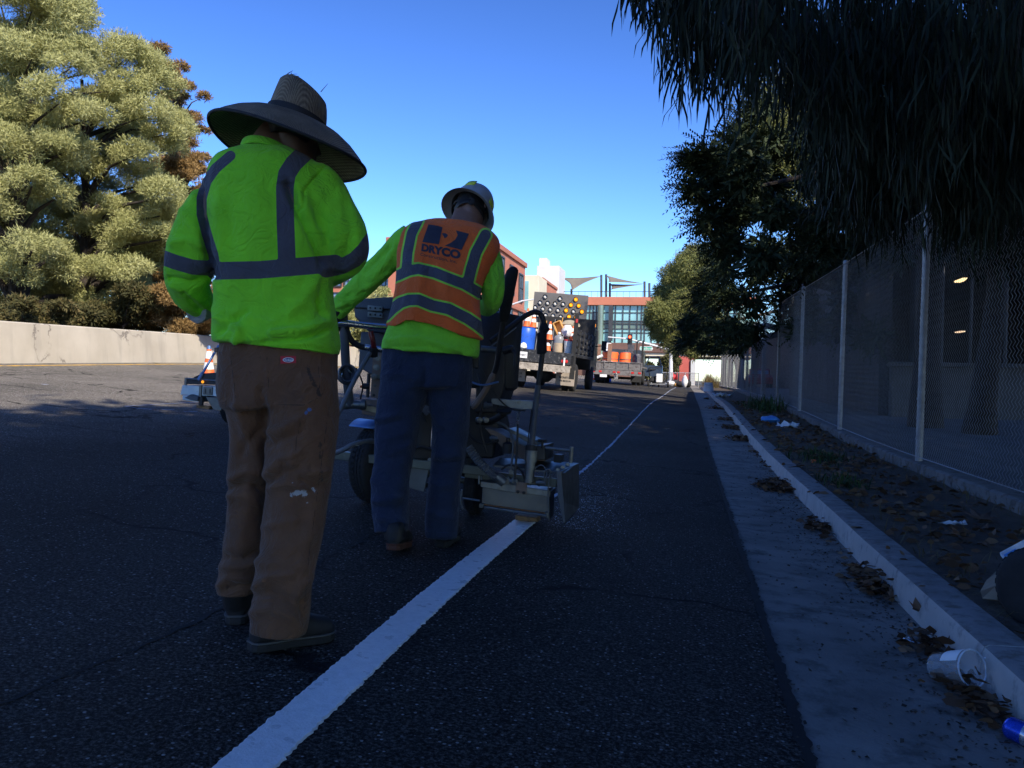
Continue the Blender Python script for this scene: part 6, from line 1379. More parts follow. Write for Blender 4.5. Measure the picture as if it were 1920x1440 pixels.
def head(m, c, face, up, s=1.0):
    f = face.normalized(); u = (up-f*up.dot(f)).normalized(); r_ = f.cross(u)
    rs = []
    for h, wd, fr, bk in ((-.125, .030, .072, -.015), (-.110, .048, .088, .035), (-.080, .060, .092, .062), (-.045, .066, .090, .082), (-.005, .071, .088, .094), (.035, .074, .092, .098), (.070, .070, .086, .094), (.100, .054, .064, .074), (.118, .028, .034, .040), (.123, .006, .008, .010)):
        ring = []
        for a in LS(0, 2*math.pi, 22, endpoint=False):
            x = math.cos(a)*wd; y = math.sin(a); y = y*(fr if y > 0 else bk); ring.append(c+r_*x*s+f*y*s+u*h*s)
        rs.append(ring)
    m.rings(rs)
    m.tube([c+f*.088*s+u*.018*s, c+f*.100*s-u*.012*s, c+f*.112*s-u*.032*s], [.008*s, .011*s, .015*s], 8)      # nose
    m.tube([c+f*.094*s-u*.042*s+r_*.0, c+f*.098*s-u*.036*s], [.014*s, .012*s], 8)
    m.tube([c+f*.086*s-u*.068*s-r_*.024*s, c+f*.096*s-u*.066*s, c+f*.086*s-u*.068*s+r_*.024*s], [.007*s, .0095*s, .007*s], 8)
    m.tube([c+f*.080*s+u*.030*s-r_*.05*s, c+f*.096*s+u*.033*s, c+f*.080*s+u*.030*s+r_*.05*s], [.010*s, .012*s, .010*s], 8)      # brow
    for sg in (-1, 1):
        e = c+r_*.073*s*sg-f*.008*s; m.rings([[e+r_*.012*s*sg*q+(f*math.cos(a)*.020+u*math.sin(a)*.034)*s*k_ for a in LS(0, 6.283, 12, endpoint=False)] for q, k_ in ((-1.2, .7), (.3, .9), (1.2, 1.0), (1.6, .6))])
    return [c+f*.083*s+u*.012*s+r_*.031*s*sg for sg in (-1, 1)]
def eyes(par, pts):
    for p in pts:
        m = MB(); m.lathe(p-FW*0, FW, [(-.011, .001), (-.008, .008), (0, .011), (.008, .008), (.011, .001)], 10, False); m.build('eye', M_eye, par, 0, True)
M_boot = pm('dark_boot_leather', (.018, .016, .016), .7, 0, .2, 12, .3, 60, .003, dirt=(.05, .046, .042), dirt_amt=.1); M_sole = pm('boot_sole', (.022, .021, .02), .8, 0, .2, 12, .2, 60, .003); M_solew = pm('grey_welt', (.09, .088, .085), .7, 0, .15, 12, .1, 60, .002)
def boot(par, heel, toe, ankle, M1, M2, lift=0., welt=None):
    """work boot: leather upper with a shaft up to the trouser leg, and a separate sole"""
    h = Vector(heel); f = Vector(toe)-h; L = f.length; f.normalize(); z = Vector((0, 0, 1)); z = (z-f*z.dot(f)).normalized(); s_ = f.cross(z)
    if lift: q = Matrix.Rotation(-lift, 3, s_); f2 = q@f; z = q@z; h = Vector(toe)-f2*L; f = f2
    def sec(t, w, a, b_, n=18, ex=2.6):
        c = h+f*t*L; return [c+s_*w*math.copysign(abs(math.cos(k))**(2/ex), math.cos(k))+z*((a+b_)/2+(b_-a)/2*math.copysign(abs(math.sin(k))**(2/ex), math.sin(k))) for k in LS(0, 2*math.pi, n, endpoint=False)]
    m = MB(); m.rings([sec(t, w, .018, b_) for t, w, b_ in ((.0, .020, .09), (.03, .036, .125), (.12, .044, .150), (.30, .046, .158), (.45, .047, .135), (.6, .051, .105), (.78, .054, .090), (.90, .048, .080), (.97, .034, .064), (1.0, .016, .046))])
    sh = h+f*.17*L; an = Vector(ankle); rs = []
    for t, w in ((0, .050), (.3, .053), (.65, .056), (1, .058)):
        c = (sh+z*.05).lerp(an, t); rs.append([c+f*w*1.12*math.cos(k)+s_*w*math.sin(k) for k in LS(0, 6.283, 16, endpoint=False)])
    m.rings(rs); me = fuse(m, .006, 3); o = place(me, 'boot', M1, par)
    def outline(g):
        pts = []
        for t, w in ((-.02, .018), (.02, .032), (.12, .040), (.3, .040), (.45, .038), (.6, .046), (.78, .052), (.9, .046), (.98, .030), (1.015, .012)): pts.append((t, w+g))
        return [h+f*t*L+s_*w for t, w in pts]+[h+f*t*L-s_*w for t, w in reversed(pts)]
    m = MB(); m.prism(outline(.000), z*.026); so = m.build('sole', M2, par, .006, True)
    m = MB(); m.prism([p+z*.0265 for p in outline(.004)], z*.006); w_ = m.build('welt', welt or M2, par, .002, True)
    return o
def quadmap(q):             # projective map from the unit square to four pixels: TL TR BR BL
    src = [(0, 0), (1, 0), (1, 1), (0, 1)]; A = []; B_ = []
    for (u, v), (x, y) in zip(src, q): A += [[u, v, 1, 0, 0, 0, -u*x, -v*x], [0, 0, 0, u, v, 1, -u*y, -v*y]]; B_ += [x, y]
    h = np.linalg.solve(np.array(A, float), np.array(B_, float)); return lambda u, v: (float((h[0]*u+h[1]*v+h[2])/(h[6]*u+h[7]*v+1)), float((h[3]*u+h[4]*v+h[5])/(h[6]*u+h[7]*v+1)))
def print_on(bvh, faces2d, name, mat, par, off=.0035, maxlen=5.):
    """lay flat print (pixel-space polygons as seen on the cloth) onto a garment surface as thin printed film"""
    bm = bmesh.new()
    for poly in faces2d:
        vs_ = [bm.verts.new((x, y, 0)) for x, y in poly]
        try: bm.faces.new(vs_)
        except Exception: pass
    bmesh.ops.triangulate(bm, faces=bm.faces)
    for _ in range(5):
        es = [e for e in bm.edges if e.calc_length() > maxlen]
        if not es: break
        bmesh.ops.subdivide_edges(bm, edges=es, cuts=1); bmesh.ops.triangulate(bm, faces=bm.faces)
    bm.verts.ensure_lookup_table(); ok = set()
    for v in bm.verts:
        d_ = (P(v.co.x, v.co.y, 1)-EYE).normalized(); hit = bvh.ray_cast(EYE, d_)
        if hit[0] is None: ok.add(v); continue
        v.co = hit[0]-d_*off
    bmesh.ops.delete(bm, geom=list(ok), context='VERTS')
    me = bpy.data.meshes.new(name); bm.to_mesh(me); bm.free(); return place(me, name, mat, par)
def text_polys(s, bold=0.):
    cu = bpy.data.curves.new('t', 'FONT'); cu.body = s; cu.size = 1; cu.offset = bold; cu.resolution_u = 3; t = bpy.data.objects.new('t', cu); COL.objects.link(t)
    me = bpy.data.meshes.new_from_object(t.evaluated_get(bpy.context.evaluated_depsgraph_get())); bpy.data.objects.remove(t)
    co = np.array([v.co[:2] for v in me.vertices]); lo, hi = co.min(0), co.max(0); co = (co-lo)/(hi-lo); co[:, 1] = 1-co[:, 1]
    r = [[tuple(co[i]) for i in p.vertices] for p in me.polygons]; bpy.data.meshes.remove(me); return r

LIME = (.25, .78, .03); GREYB = (.088, .088, .112)
M_shirt = cloth('lime_hi_vis_knit', LIME, .9, 500, [('band', GREYB, 0.)])
M_shirt2 = cloth('lime_shirt_knit', (.25, .76, .045), .9, 500)
M_vest = cloth('orange_mesh_vest', (.86, .155, .03), .85, 600, [('band', (.38, .80, .07), 3.6), ('band', GREYB, 0.)])
def stains(nt, c):
    for at_, col in (('paintw', (.50, .52, .55)), ('paintb', (.05, .16, .42)), ('oil', (.03, .025, .022))):
        a = _n(nt, 'ShaderNodeAttribute'); a.attribute_name = at_
        v = math_(nt, 'ADD', a.outputs['Fac'], math_(nt, 'MULTIPLY', math_(nt, 'SUBTRACT', noise_tex(nt, 55, 4, .7).outputs[0], .5), 22.))
        f = ramp(nt, math_(nt, 'MULTIPLY', v, .1), [(0.0, (.75,)*3), (.12, (0, 0, 0))]); c = mixc(nt, f, c, col)
    return c
M_duck = cloth('brown_duck_canvas', (.155, .078, .043), .9, 380, [('seam', (.07, .036, .022), 0.)], .16, stains)
M_denim = cloth('blue_denim', (.019, .030, .064), .9, 420, [('seam', (.03, .05, .11), 0.)], .22)

# ------------------------------------------------------------------ WORKER 1: straw hat, lime shirt, brown work trousers
D1 = 2.92
w1 = G(520, 1212); w1 = Vector((w1.x, w1.y, gz(w1.x, w1.y)))
tors = [(499, 276, D1, 44, .055), (500, 284, D1, 62, .075), (502, 297, D1, 88, .100, 2), (503, 314, D1, 104, .118, 3), (506, 343, D1, 114, .132, 3), (508, 390, D1, 117, .142, 2), (511, 450, D1, 114, .148), (513, 510, D1, 109, .146, -1), (515, 565, D1, 109, .142, 1), (518, 605, D1, 112, .146, 4), (520, 632, D1, 115, .163, 6), (520, 653, D1, 114, .165, 6.5)]
armL = [(430, 340, D1, 34, .066), (416, 360, D1, 40, .070), (394, 396, D1, 45, .074), (375, 440, D1, 47, .072), (358, 485, D1, 47, .070), (350, 520, D1+.03, 43, .066), (356, 545, D1+.07, 37, .060), (372, 565, D1+.12, 29, .050), (388, 578, D1+.16, 22, .042)]
armR = [(580, 330, D1, 36, .066), (598, 350, D1, 41, .070), (620, 392, D1, 44, .072), (638, 434, D1, 47, .072), (646, 468, D1+.01, 45, .070), (640, 488, D1+.06, 39, .062), (626, 500, D1+.14, 33, .055), (606, 512, D1+.24, 28, .048), (585, 525, D1+.32, 24, .042)]
m = MB(); PL(m, dens(tors), 34, 2.5, True); PL(m, dens(armL), 24); PL(m, dens(armR), 24)
sh1 = fuse(m, .0075, 9)
def Z(l, ox, oy, k): return [(ox+x*k, oy+y*k) for x, y in l]
z1 = lambda l: Z(l, 300, 120, .375)
folds(sh1, [(z1([(640, 600), (690, 730), (760, 860), (820, 990)]), 8, -.014), (z1([(700, 720), (790, 900), (840, 1020)]), 14, .006), (z1([(825, 510), (725, 630), (715, 720)]), 3.0, -.004),
    (z1([(190, 600), (215, 760), (235, 930), (278, 1060)]), 7, -.013), (z1([(285, 720), (300, 940)]), 16, .004), (z1([(330, 640), (350, 930)]), 11, -.003), (z1([(480, 500), (500, 900)]), 22, .003),
    (z1([(790, 1180), (830, 1270)]), 5, -.006), (z1([(870, 1270), (720, 1330), (560, 1350)]), 8, .007), (z1([(870, 1320), (700, 1375), (520, 1390)]), 5, -.006), (z1([(300, 1275), (400, 1330), (380, 1400)]), 8, .008), (z1([(430, 1240), (350, 1300), (300, 1340)]), 6, -.006), (z1([(290, 1230), (420, 1260), (560, 1300)]), 10, .005), (z1([(780, 1080), (720, 1180), (640, 1260)]), 12, .005), (z1([(820, 1090), (800, 1250)]), 7, -.004),
    (z1([(60, 900), (130, 880), (210, 915)]), 7, .005), (z1([(40, 1075), (150, 1100), (255, 1060)]), 6, -.007), (z1([(60, 1110), (160, 1160), (230, 1200)]), 7, .006), (z1([(120, 1140), (200, 1230)]), 4, -.005), (z1([(120, 740), (180, 830), (230, 850)]), 8, .004),
    (z1([(850, 1045), (940, 1062), (1020, 1010)]), 5, -.006), (z1([(800, 640), (870, 800), (880, 930)]), 12, .004), (z1([(930, 700), (960, 850), (930, 960)]), 12, -.004), (z1([(760, 640), (800, 800)]), 9, -.004), (z1([(300, 1395), (500, 1398), (720, 1415), (880, 1435)]), 2.2, -.003)], .006, (7, 7, 4), 1.3, 2.5)
attr(sh1, 'band', [([(432, 292), (404, 316), (387, 340), (378, 372), (378, 402), (388, 440), (400, 478), (406, 515)], 9.5), ([(590, 272), (572, 286), (551, 306), (538, 326), (534, 352), (535, 412), (538, 490)], 16.5), ([(404, 508), (487, 506), (560, 500), (628, 494)], 16.5),
    ([(300, 481), (330, 492), (362, 501), (396, 503)], 14), ([(612, 506), (640, 500), (665, 487), (682, 470), (698, 448)], 14.5)])
def body1():
    m = MB()
    PL(m, dens([(500, 300, D1, 80, .085), (508, 400, D1, 98, .115), (513, 520, D1, 90, .115), (520, 640, D1, 92, .12), (522, 700, D1, 92, .12), (522, 745, D1, 80, .11)]), 24)
    for rs, k in ((armL, .62), (armR, .62)): PL(m, dens([(a, b_, c, d_*k, e*k) for a, b_, c, d_, e in rs]), 18)
    PL(m, dens([(468, 735, D1, 40, .085), (470, 880, D1+.02, 28, .055), (458, 1020, D1+.06, 22, .045), (452, 1065, D1+.07, 18, .04), (450, 1085, D1+.08, 17, .04)]), 18); PL(m, dens([(558, 735, D1-.02, 46, .09), (560, 880, D1-.05, 34, .06), (545, 1040, D1-.09, 27, .05), (526, 1120, D1-.11, 22, .042), (522, 1150, D1-.12, 20, .04)]), 18)
    PL(m, dens([(500, 300, D1, 46, .06), (504, 278, D1+.01, 36, .058), (516, 258, D1+.03, 33, .057), (536, 240, D1+.05, 33, .058)]), 18)
    hc = P(556, 243, D1+.055); ey = head(m, hc, RT*.62+FW*.78-u0*.42, UP+FW*.25, 1.0)
    wl = P(391, 576, D1+.17); hand(m, wl, P(450, 556, D1+.33)-wl, Vector((0, 0, -1))+FW*.4, FW, 1.0, .7)
    wr = P(588, 524, D1+.31); hand(m, wr, P(525, 540, D1+.42)-wr, Vector((0, 0, -1))+FW*.3, FW, 1.0, .8)
    return fuse(m, .006, 2, .4), ey, hc
bm1, ey1, hc1 = body1()
per1 = place(bm1, 'person', M_skin, None, w1)
tag(per1, 'person in a wide straw hat, lime long-sleeved shirt and brown work trousers, seen from behind', 'person')
eyes(per1, ey1)
M_glove = cloth('pale_work_glove', (.34, .33, .33), .85, 300, None, .2)
for (w_, t_, nrm, mat) in ((P(391, 576, D1+.17), P(450, 556, D1+.33), Vector((0, 0, -1))+FW*.4, M_glove), (P(588, 524, D1+.31), P(525, 540, D1+.42), Vector((0, 0, -1))+FW*.3, M_glove)):
    m = MB(); hand(m, w_, t_-w_, nrm, FW, 1.0, .7, .003); f_ = (t_-w_).normalized(); m.tube([w_-f_*.07, w_-f_*.02, w_+f_*.01], [.046, .040, .036], 14); place(fuse(m, .005, 2, .4), 'glove', mat, per1)
place(sh1, 'shirt', M_shirt, per1)
m = MB(); rs = []
for a in LS(0, 2*math.pi, 40, endpoint=False):
    c = P(499, 280, D1)+RT*math.cos(a)*.079+FW*math.sin(a)*.070+UP*(-.012*math.cos(a)-.018*math.sin(a)-.004)
    u_ = (RT*math.cos(a)*.25+FW*math.sin(a)*.25-UP).normalized(); o_ = (RT*math.cos(a)+FW*math.sin(a)).normalized()
    rs.append([c+u_*(.014*math.cos(k))+o_*(.005*math.sin(k)) for k in LS(0, 6.283, 8, endpoint=False)])
m.rings(rs, False, True); m.build('collar', M_shirt2, per1, 0, True)
# trousers
hip = [(522, 640, D1, 108, .135, 5), (521, 668, D1, 108, .142, 4), (521, 700, D1, 109, .150), (520, 735, D1, 108, .148), (520, 765, D1-.01, 102, .135)]
legL = [(474, 715, D1+.01, 56, .120), (474, 760, D1+.01, 47, .112), (473, 800, D1+.015, 41, .102), (470, 845, D1+.02, 39, .095), (468, 885, D1+.03, 39, .090), (465, 940, D1+.045, 37, .084), (462, 1000, D1+.06, 36, .082), (456, 1050, D1+.07, 37, .084), (449, 1085, D1+.08, 38, .088), (447, 1112, D1+.08, 37, .088)]
legR = [(566, 715, D1-.01, 64, .135), (566, 760, D1-.02, 66, .132), (566, 800, D1-.03, 65, .125), (564, 845, D1-.04, 63, .115), (561, 885, D1-.05, 61, .108), (557, 940, D1-.06, 57, .100), (549, 1000, D1-.08, 55, .096), (538, 1060, D1-.10, 54, .094), (530, 1110, D1-.115, 54, .096), (524, 1155, D1-.125, 53, .096), (521, 1184, D1-.125, 52, .096)]
m = MB(); PL(m, dens(hip), 34, 2.4, True); PL(m, dens(legL), 24); PL(m, dens(legR), 26)
tr1 = fuse(m, .0075, 4)
z3 = lambda l: Z(l, 320, 620, .4306)
folds(tr1, [(z3([(385, 260), (405, 340), (415, 470)]), 6, -.012), (z3([(290, 330), (330, 440), (385, 590)]), 10, .009), (z3([(395, 430), (340, 480), (300, 540)]), 7, -.007), (z3([(425, 440), (480, 430), (560, 385)]), 8, .009), (z3([(430, 500), (500, 470), (560, 450)]), 6, -.008), (z3([(420, 620), (480, 560), (560, 530)]), 8, .010), (z3([(425, 660), (500, 610), (560, 600)]), 6, -.009), (z3([(530, 580), (600, 625), (700, 610)]), 7, .008), (z3([(420, 690), (500, 665), (580, 680)]), 7, .008), (z3([(570, 650), (640, 680), (690, 660)]), 6, -.007), (z3([(410, 860), (470, 840), (540, 825)]), 7, .006),
    (z3([(265, 645), (330, 605), (405, 640)]), 7, .010), (z3([(255, 690), (330, 665), (400, 690)]), 6, -.010), (z3([(255, 720), (320, 715), (380, 760)]), 8, .007), (z3([(240, 985), (310, 1005), (375, 960)]), 6, -.010), (z3([(230, 1030), (300, 1025), (370, 1000)]), 8, .010), (z3([(215, 1110), (260, 1070), (330, 1085)]), 7, .009), (z3([(240, 1130), (300, 1110), (360, 1110)]), 5, -.008),
    (z3([(365, 1120), (430, 1075), (520, 1060)]), 8, .011), (z3([(360, 1150), (440, 1140), (530, 1180)]), 7, -.010), (z3([(350, 1230), (430, 1210), (520, 1240)]), 8, .008), (z3([(620, 1070), (560, 1110), (540, 1170)]), 7, .009), (z3([(610, 1140), (570, 1180), (580, 1260)]), 6, -.009), (z3([(390, 1020), (480, 1010), (580, 1030)]), 9, .006), (z3([(600, 900), (520, 950), (440, 960)]), 12, .005), (z3([(640, 720), (600, 900), (560, 1080)]), 10, .004), (z3([(350, 600), (330, 800), (300, 950)]), 12, .005),
    (z3([(415, 120), (428, 322), (580, 330), (655, 292), (648, 105)]), 2.2, .003), (z3([(210, 92), (262, 98), (290, 322), (262, 322)]), 2.2, .003), (z3([(565, 385), (545, 470), (530, 590)]), 2.0, .003)], .006, (9, 9, 6), 4.1, 1.6, 1.1)
attr(tr1, 'seam', [(z3([(420, 118), (432, 318), (580, 325), (650, 288), (643, 108)]), 1.1), (z3([(213, 96), (259, 101), (287, 318), (262, 318)]), 1.1), (z3([(388, 90), (392, 250)]), .7), (z3([(569, 385), (549, 470), (535, 590)]), 1.2), (z3([(690, 330), (640, 700), (600, 1000), (575, 1290)]), 1.0), (z3([(215, 62), (400, 75), (560, 90), (720, 108)]), .7)])
attr(tr1, 'paintw', [([(551, 927), (568, 923), (570, 928)], 3.5), ([(588, 917), (590, 922)], 1), ([(574, 940), (577, 942)], 0), ([(442, 806), (446, 812)], -1), ([(560, 846), (566, 850)], -3), ([(548, 905), (550, 908)], -2), ([(600, 850), (602, 851)], -2.5), ([(470, 1010), (471, 1012)], -2.5)]); attr(tr1, 'paintb', [([(574, 775), (583, 768)], 2)]); attr(tr1, 'oil', [([(492, 690), (494, 691)], -3.5), ([(575, 690), (600, 740)], 2), ([(600, 830), (604, 900)], 1)])
place(tr1, 'trousers', M_duck, per1)
bv = BVHTree.FromPolygons([tuple(v.co+per1.location) for v in tr1.vertices], [tuple(p.vertices) for p in tr1.polygons])
print_on(bv, [[(526, 668), (555, 667.5), (555, 680.5), (526, 682)]], 'red_patch', pm('red_woven_patch', (.50, .03, .045), .8, 0, .08, 30, .2, 200, .001), per1, .006)
print_on(bv, [[(540.5+10.5*math.cos(a), 674.8+4.6*math.sin(a)) for a in LS(0, 6.283, 18, endpoint=False)]], 'patch_emblem', M_refl, per1, .0075)
print_on(bv, [[(540.5+9.3*math.cos(a), 674.8+3.6*math.sin(a)) for a in LS(0, 6.283, 18, endpoint=False)]], 'emblem_field', pm('navy_thread', (.03, .05, .20), .8, 0, .08, 30, 0), per1, .0085)
qm = quadmap([(532, 672.6), (549, 672.4), (549, 677), (532, 677.2)]); print_on(bv, [[qm(u, v) for u, v in f] for f in text_polys('Dickies', .02)], 'emblem_lettering', M_refl, per1, .0095)
hr1, tr_ = G(470, 1222), G(622, 1196)
boot(per1, hr1, tr_, P(516, 1160, D1-.12), M_boot, M_sole, 0, M_solew)
hl1 = G(441, 1172); boot(per1, hl1, hl1+(FW*.29-RT*.05-u0*FW.z*.29), P(448, 1098, D1+.08), M_boot, M_sole, 0, M_solew)
# straw hat
M_straw_hat, nt, b = new_mat('dark_straw_weave')
oc = coords(nt); mp = _n(nt, 'ShaderNodeMapping'); mp.inputs['Scale'].default_value = (1, 1, 1); nt.links.new(oc, mp.inputs[0])
wv = _n(nt, 'ShaderNodeTexWave', wave_type='RINGS', rings_direction='Z'); wv.inputs['Scale'].default_value = 42; wv.inputs['Distortion'].default_value = 1.2; wv.inputs['Detail'].default_value = 2; wv.inputs['Detail Scale'].default_value = 6; nt.links.new(mp.outputs[0], wv.inputs[0])
gr_ = _n(nt, 'ShaderNodeTexGradient', gradient_type='RADIAL'); nt.links.new(mp.outputs[0], gr_.inputs[0])
rad = math_(nt, 'SINE', math_(nt, 'MULTIPLY', gr_.outputs['Fac'], 620.)); chk = math_(nt, 'MULTIPLY', rad, math_(nt, 'SUBTRACT', wv.outputs['Fac'], .5))
c = ramp(nt, math_(nt, 'ADD', math_(nt, 'MULTIPLY', chk, .8), noise_tex(nt, 14, 4).outputs[0]), [(.2, (.10, .070, .042)), (.55, (.24, .175, .105)), (.9, (.36, .275, .17))]); nt.links.new(c, b.inputs['Base Color']); b.inputs['Roughness'].default_value = .75
bump(nt, b, math_(nt, 'ADD', chk, noise_tex(nt, 90, 2).outputs[0]), .7, .004)
M_hband = pm('black_hat_binding', (.016, .015, .016), .7, 0, .2, 20, .2, 90, .002)
hc_ = P(546, 258, D1+.045); hu = (UP*.95+RT*.25+FW*.12).normalized(); hx = (RT-hu*RT.dot(hu)).normalized(); hy = hu.cross(hx)
def hatring(r, z, n=48, wob=0., ex=1.0, squash=1.0, dy=0):
    return [hc_+hx*(r*1.04*math.cos(a))+hy*(r*squash*math.sin(a)+dy)+hu*(z+wob*math.sin(2*a+.6)) for a in LS(0, 2*math.pi, n, endpoint=False)]
m = MB(); prof = [(.098, .052, 0), (.125, .050, .002), (.165, .036, .004), (.205, .010, .008), (.240, -.022, .012), (.262, -.046, .014)]
outer = [hatring(r, z+.003, wob=w) for r, z, w in prof]; inner = [hatring(r, z-.003, wob=w) for r, z, w in reversed(prof)]
m.rings(outer+inner, False, True); hat = m.build('straw_hat', M_straw_hat, per1, 0, True)
m = MB(); m.tube(hatring(.263, -.047, 60, .014), .0055, 7, False, True); o = m.build('brim_binding', M_hband, per1, 0, True); reparent(o, hat)
m = MB(); cr = []
for t, r, dx in ((0, .099, 0), (.05, .098, 0), (.25, .096, 0), (.5, .092, -.002), (.75, .087, -.005), (.92, .082, -.008), (1.0, .073, -.010)):
    ring = []
    for a in LS(0, 2*math.pi, 40, endpoint=False):
        tilt = -(.022 if math.cos(a) > 0 else .006)*math.cos(a)*t-.004*math.sin(a)*t; rr = r*(1+.025*math.sin(3*a+1)*t)
        ring.append(hc_+hx*(rr*1.05*math.cos(a)+dx)+hy*(rr*1.12*math.sin(a))+hu*(.050+.132*t+tilt))
    cr.append(ring)
for rr, dz in ((.048, -.012), (.028, -.020), (.006, -.022)):
    cr.append([hc_+hx*(rr*1.05*math.cos(a)-.012)+hy*(rr*1.12*math.sin(a))+hu*(.182+dz-.012*math.cos(a)*rr/.07) for a in LS(0, 2*math.pi, 40, endpoint=False)])
m.rings(cr, False); o = m.build('crown', M_straw_hat, per1, 0, True); reparent(o, hat)
m = MB(); m.rings([[hc_+hx*(.1005*1.05*math.cos(a))+hy*(.1005*1.12*math.sin(a))+hu*(z-.03*math.cos(a)*(z-.05)/.155) for a in LS(0, 2*math.pi, 40, endpoint=False)] for z in (.052, .078)], False); o = m.build('hat_band', M_hband, per1, 0, True); reparent(o, hat)
m = MB(); random.seed(5)
for k in range(30):
    a = random.uniform(1.6, 4.4); q = hc_+hx*(.074*math.cos(a)-.012)+hy*(.08*math.sin(a))+hu*(.182+.006*(-math.cos(a)))
    d1 = hx*random.uniform(-.5, .8)+hu*random.uniform(.1, 1)+hy*random.uniform(-.4, .4); L = random.uniform(.012, .045)
    m.tube([q, q+d1*L*.5, q+d1*L+hx*L*random.uniform(-.3, .5)], [.0018, .0015, .0006], 4, False)
m.tube([hc_+hx*.07+hu*.165-hy*.05, hc_+hx*.085+hu*.20-hy*.05], [.0015, .0006], 4, False)
o = m.build('frayed_straw', M_straw_hat, per1, 0, True); reparent(o, hat)
m = MB(); ff_ = (RT*.62+FW*.78-u0*.42).normalized(); uu = (UP+FW*.25); uu = (uu-ff_*uu.dot(ff_)).normalized(); rr_ = ff_.cross(uu)
def haircap(c, f, u, r_, s=1.0, back=-.075):
    m = MB(); rs = []
    for h in (back, -.04, 0, .04, .075, .105, .126):
        wd = math.sqrt(max(0, 1-(h/.13)**2))*.082+.003; ring = []
        for a in LS(math.pi*.98, math.pi*2.02, 16): ring.append(c+r_*math.cos(a)*wd*s+f*(math.sin(a)*wd*1.30+.004)*s+u*h*s)
        rs.append(ring)
    vs_ = [p for r in rs for p in r]; n = 16; m.add(vs_, [(i*n+k, i*n+k+1, (i+1)*n+k+1, (i+1)*n+k) for i in range(len(rs)-1) for k in range(n-1)], True); return m
o = haircap(hc1, ff_, uu, rr_).build('hair', M_hair, per1, 0, True); s_ = o.modifiers.new('solidify', 'SOLIDIFY'); s_.thickness = .012

# ------------------------------------------------------------------ WORKER 2: hard hat, orange vest over lime shirt, jeans
D2_ = 4.52
w2 = G(780, 1036); w2 = Vector((w2.x, w2.y, gz(w2.x, w2.y)))
def gr2(k): return [(866, 416, D2_+.07, 34+k*5, .050+k*.010, 9), (860, 424, D2_+.06, 56+k*6, .072+k*.01, 9), (851, 436, D2_+.05, 80+k*5, .095+k*.012, 9.5), (843, 455, D2_+.04, 90+k*4, .115+k*.013, 10), (834, 483, D2_+.03, 87+k*4, .130+k*.014, 10), (826, 515, D2_, 79+k*4, .138+k*.014, 9), (821, 552, D2_-.03, 77+k*4, .142+k*.014, 8), (819, 590, D2_-.05, 81+k*4, .146+k*.014, 8), (816, 625, D2_-.06, 87+k*5, .150+k*.016, 8)]
aL = [(775, 448, D2_+.05, 31, .070), (757, 461, D2_+.06, 31, .070), (733, 483, D2_+.09, 26, .066), (705, 508, D2_+.13, 24, .062), (678, 534, D2_+.16, 23, .058), (655, 558, D2_+.18, 20, .052), (640, 574, D2_+.2, 18, .048), (629, 588, D2_+.22, 15, .042)]
aR = [(905, 462, D2_+.06, 24, .068), (915, 482, D2_+.06, 25, .068), (921, 515, D2_+.06, 24, .066), (924, 548, D2_+.07, 22, .062), (921, 567, D2_+.12, 19, .056), (912, 575, D2_+.22, 16, .050), (900, 574, D2_+.34, 14, .044), (892, 570, D2_+.40, 13, .042)]
m = MB(); PL(m, dens(gr2(0)[:-1]+[(813, 628, D2_-.06, 87, .150, 8), (808, 650, D2_-.06, 91, .168, 6), (805, 663, D2_-.06, 91, .170, 5)]), 32, 2.5, True); PL(m, dens(aL), 22); PL(m, dens(aR), 22)
sh2 = fuse(m, .010, 4)
z2 = lambda l: Z(l, 620, 330, .2569)
folds(sh2, [(z2([(490, 470), (420, 620), (300, 750)]), 6, .006), (z2([(440, 520), (350, 600), (250, 700)]), 5, -.007), (z2([(430, 700), (300, 790), (180, 860)]), 5, .008), (z2([(240, 840), (120, 880)]), 5, -.008), (z2([(60, 880), (110, 930), (40, 960)]), 4, .009), (z2([(1150, 620), (1200, 800), (1180, 960)]), 5, .007), (z2([(1240, 600), (1255, 760), (1210, 900)]), 5, -.005), (z2([(400, 1200), (650, 1180), (900, 1270)]), 5, .007), (z2([(430, 1250), (700, 1240), (950, 1310)]), 4, -.006), (z2([(1080, 600), (1100, 760), (1095, 960)]), 4, -.008)], .006, (8, 8, 5), 9.)
m = MB(); PL(m, dens(gr2(1)), 36, 2.6, True)
vs2 = fuse(m, .009, 4)
folds(vs2, [(z2([(560, 640), (660, 690), (650, 900), (600, 1080)]), 7, .014), (z2([(700, 640), (760, 800), (790, 1050)]), 7, -.010), (z2([(800, 600), (830, 760), (880, 1000)]), 8, .010), (z2([(930, 620), (980, 800), (1020, 1000)]), 7, -.010), (z2([(520, 700), (500, 900), (470, 1050)]), 6, -.008), (z2([(600, 980), (700, 1060), (640, 1080)]), 6, .010), (z2([(1000, 900), (1080, 1100)]), 6, .008), (z2([(980, 700), (960, 620), (930, 600)]), 5, .006), (z2([(690, 380), (660, 600)]), 9, .004)], .006, (7, 7, 4), 21., .8, 1.4)
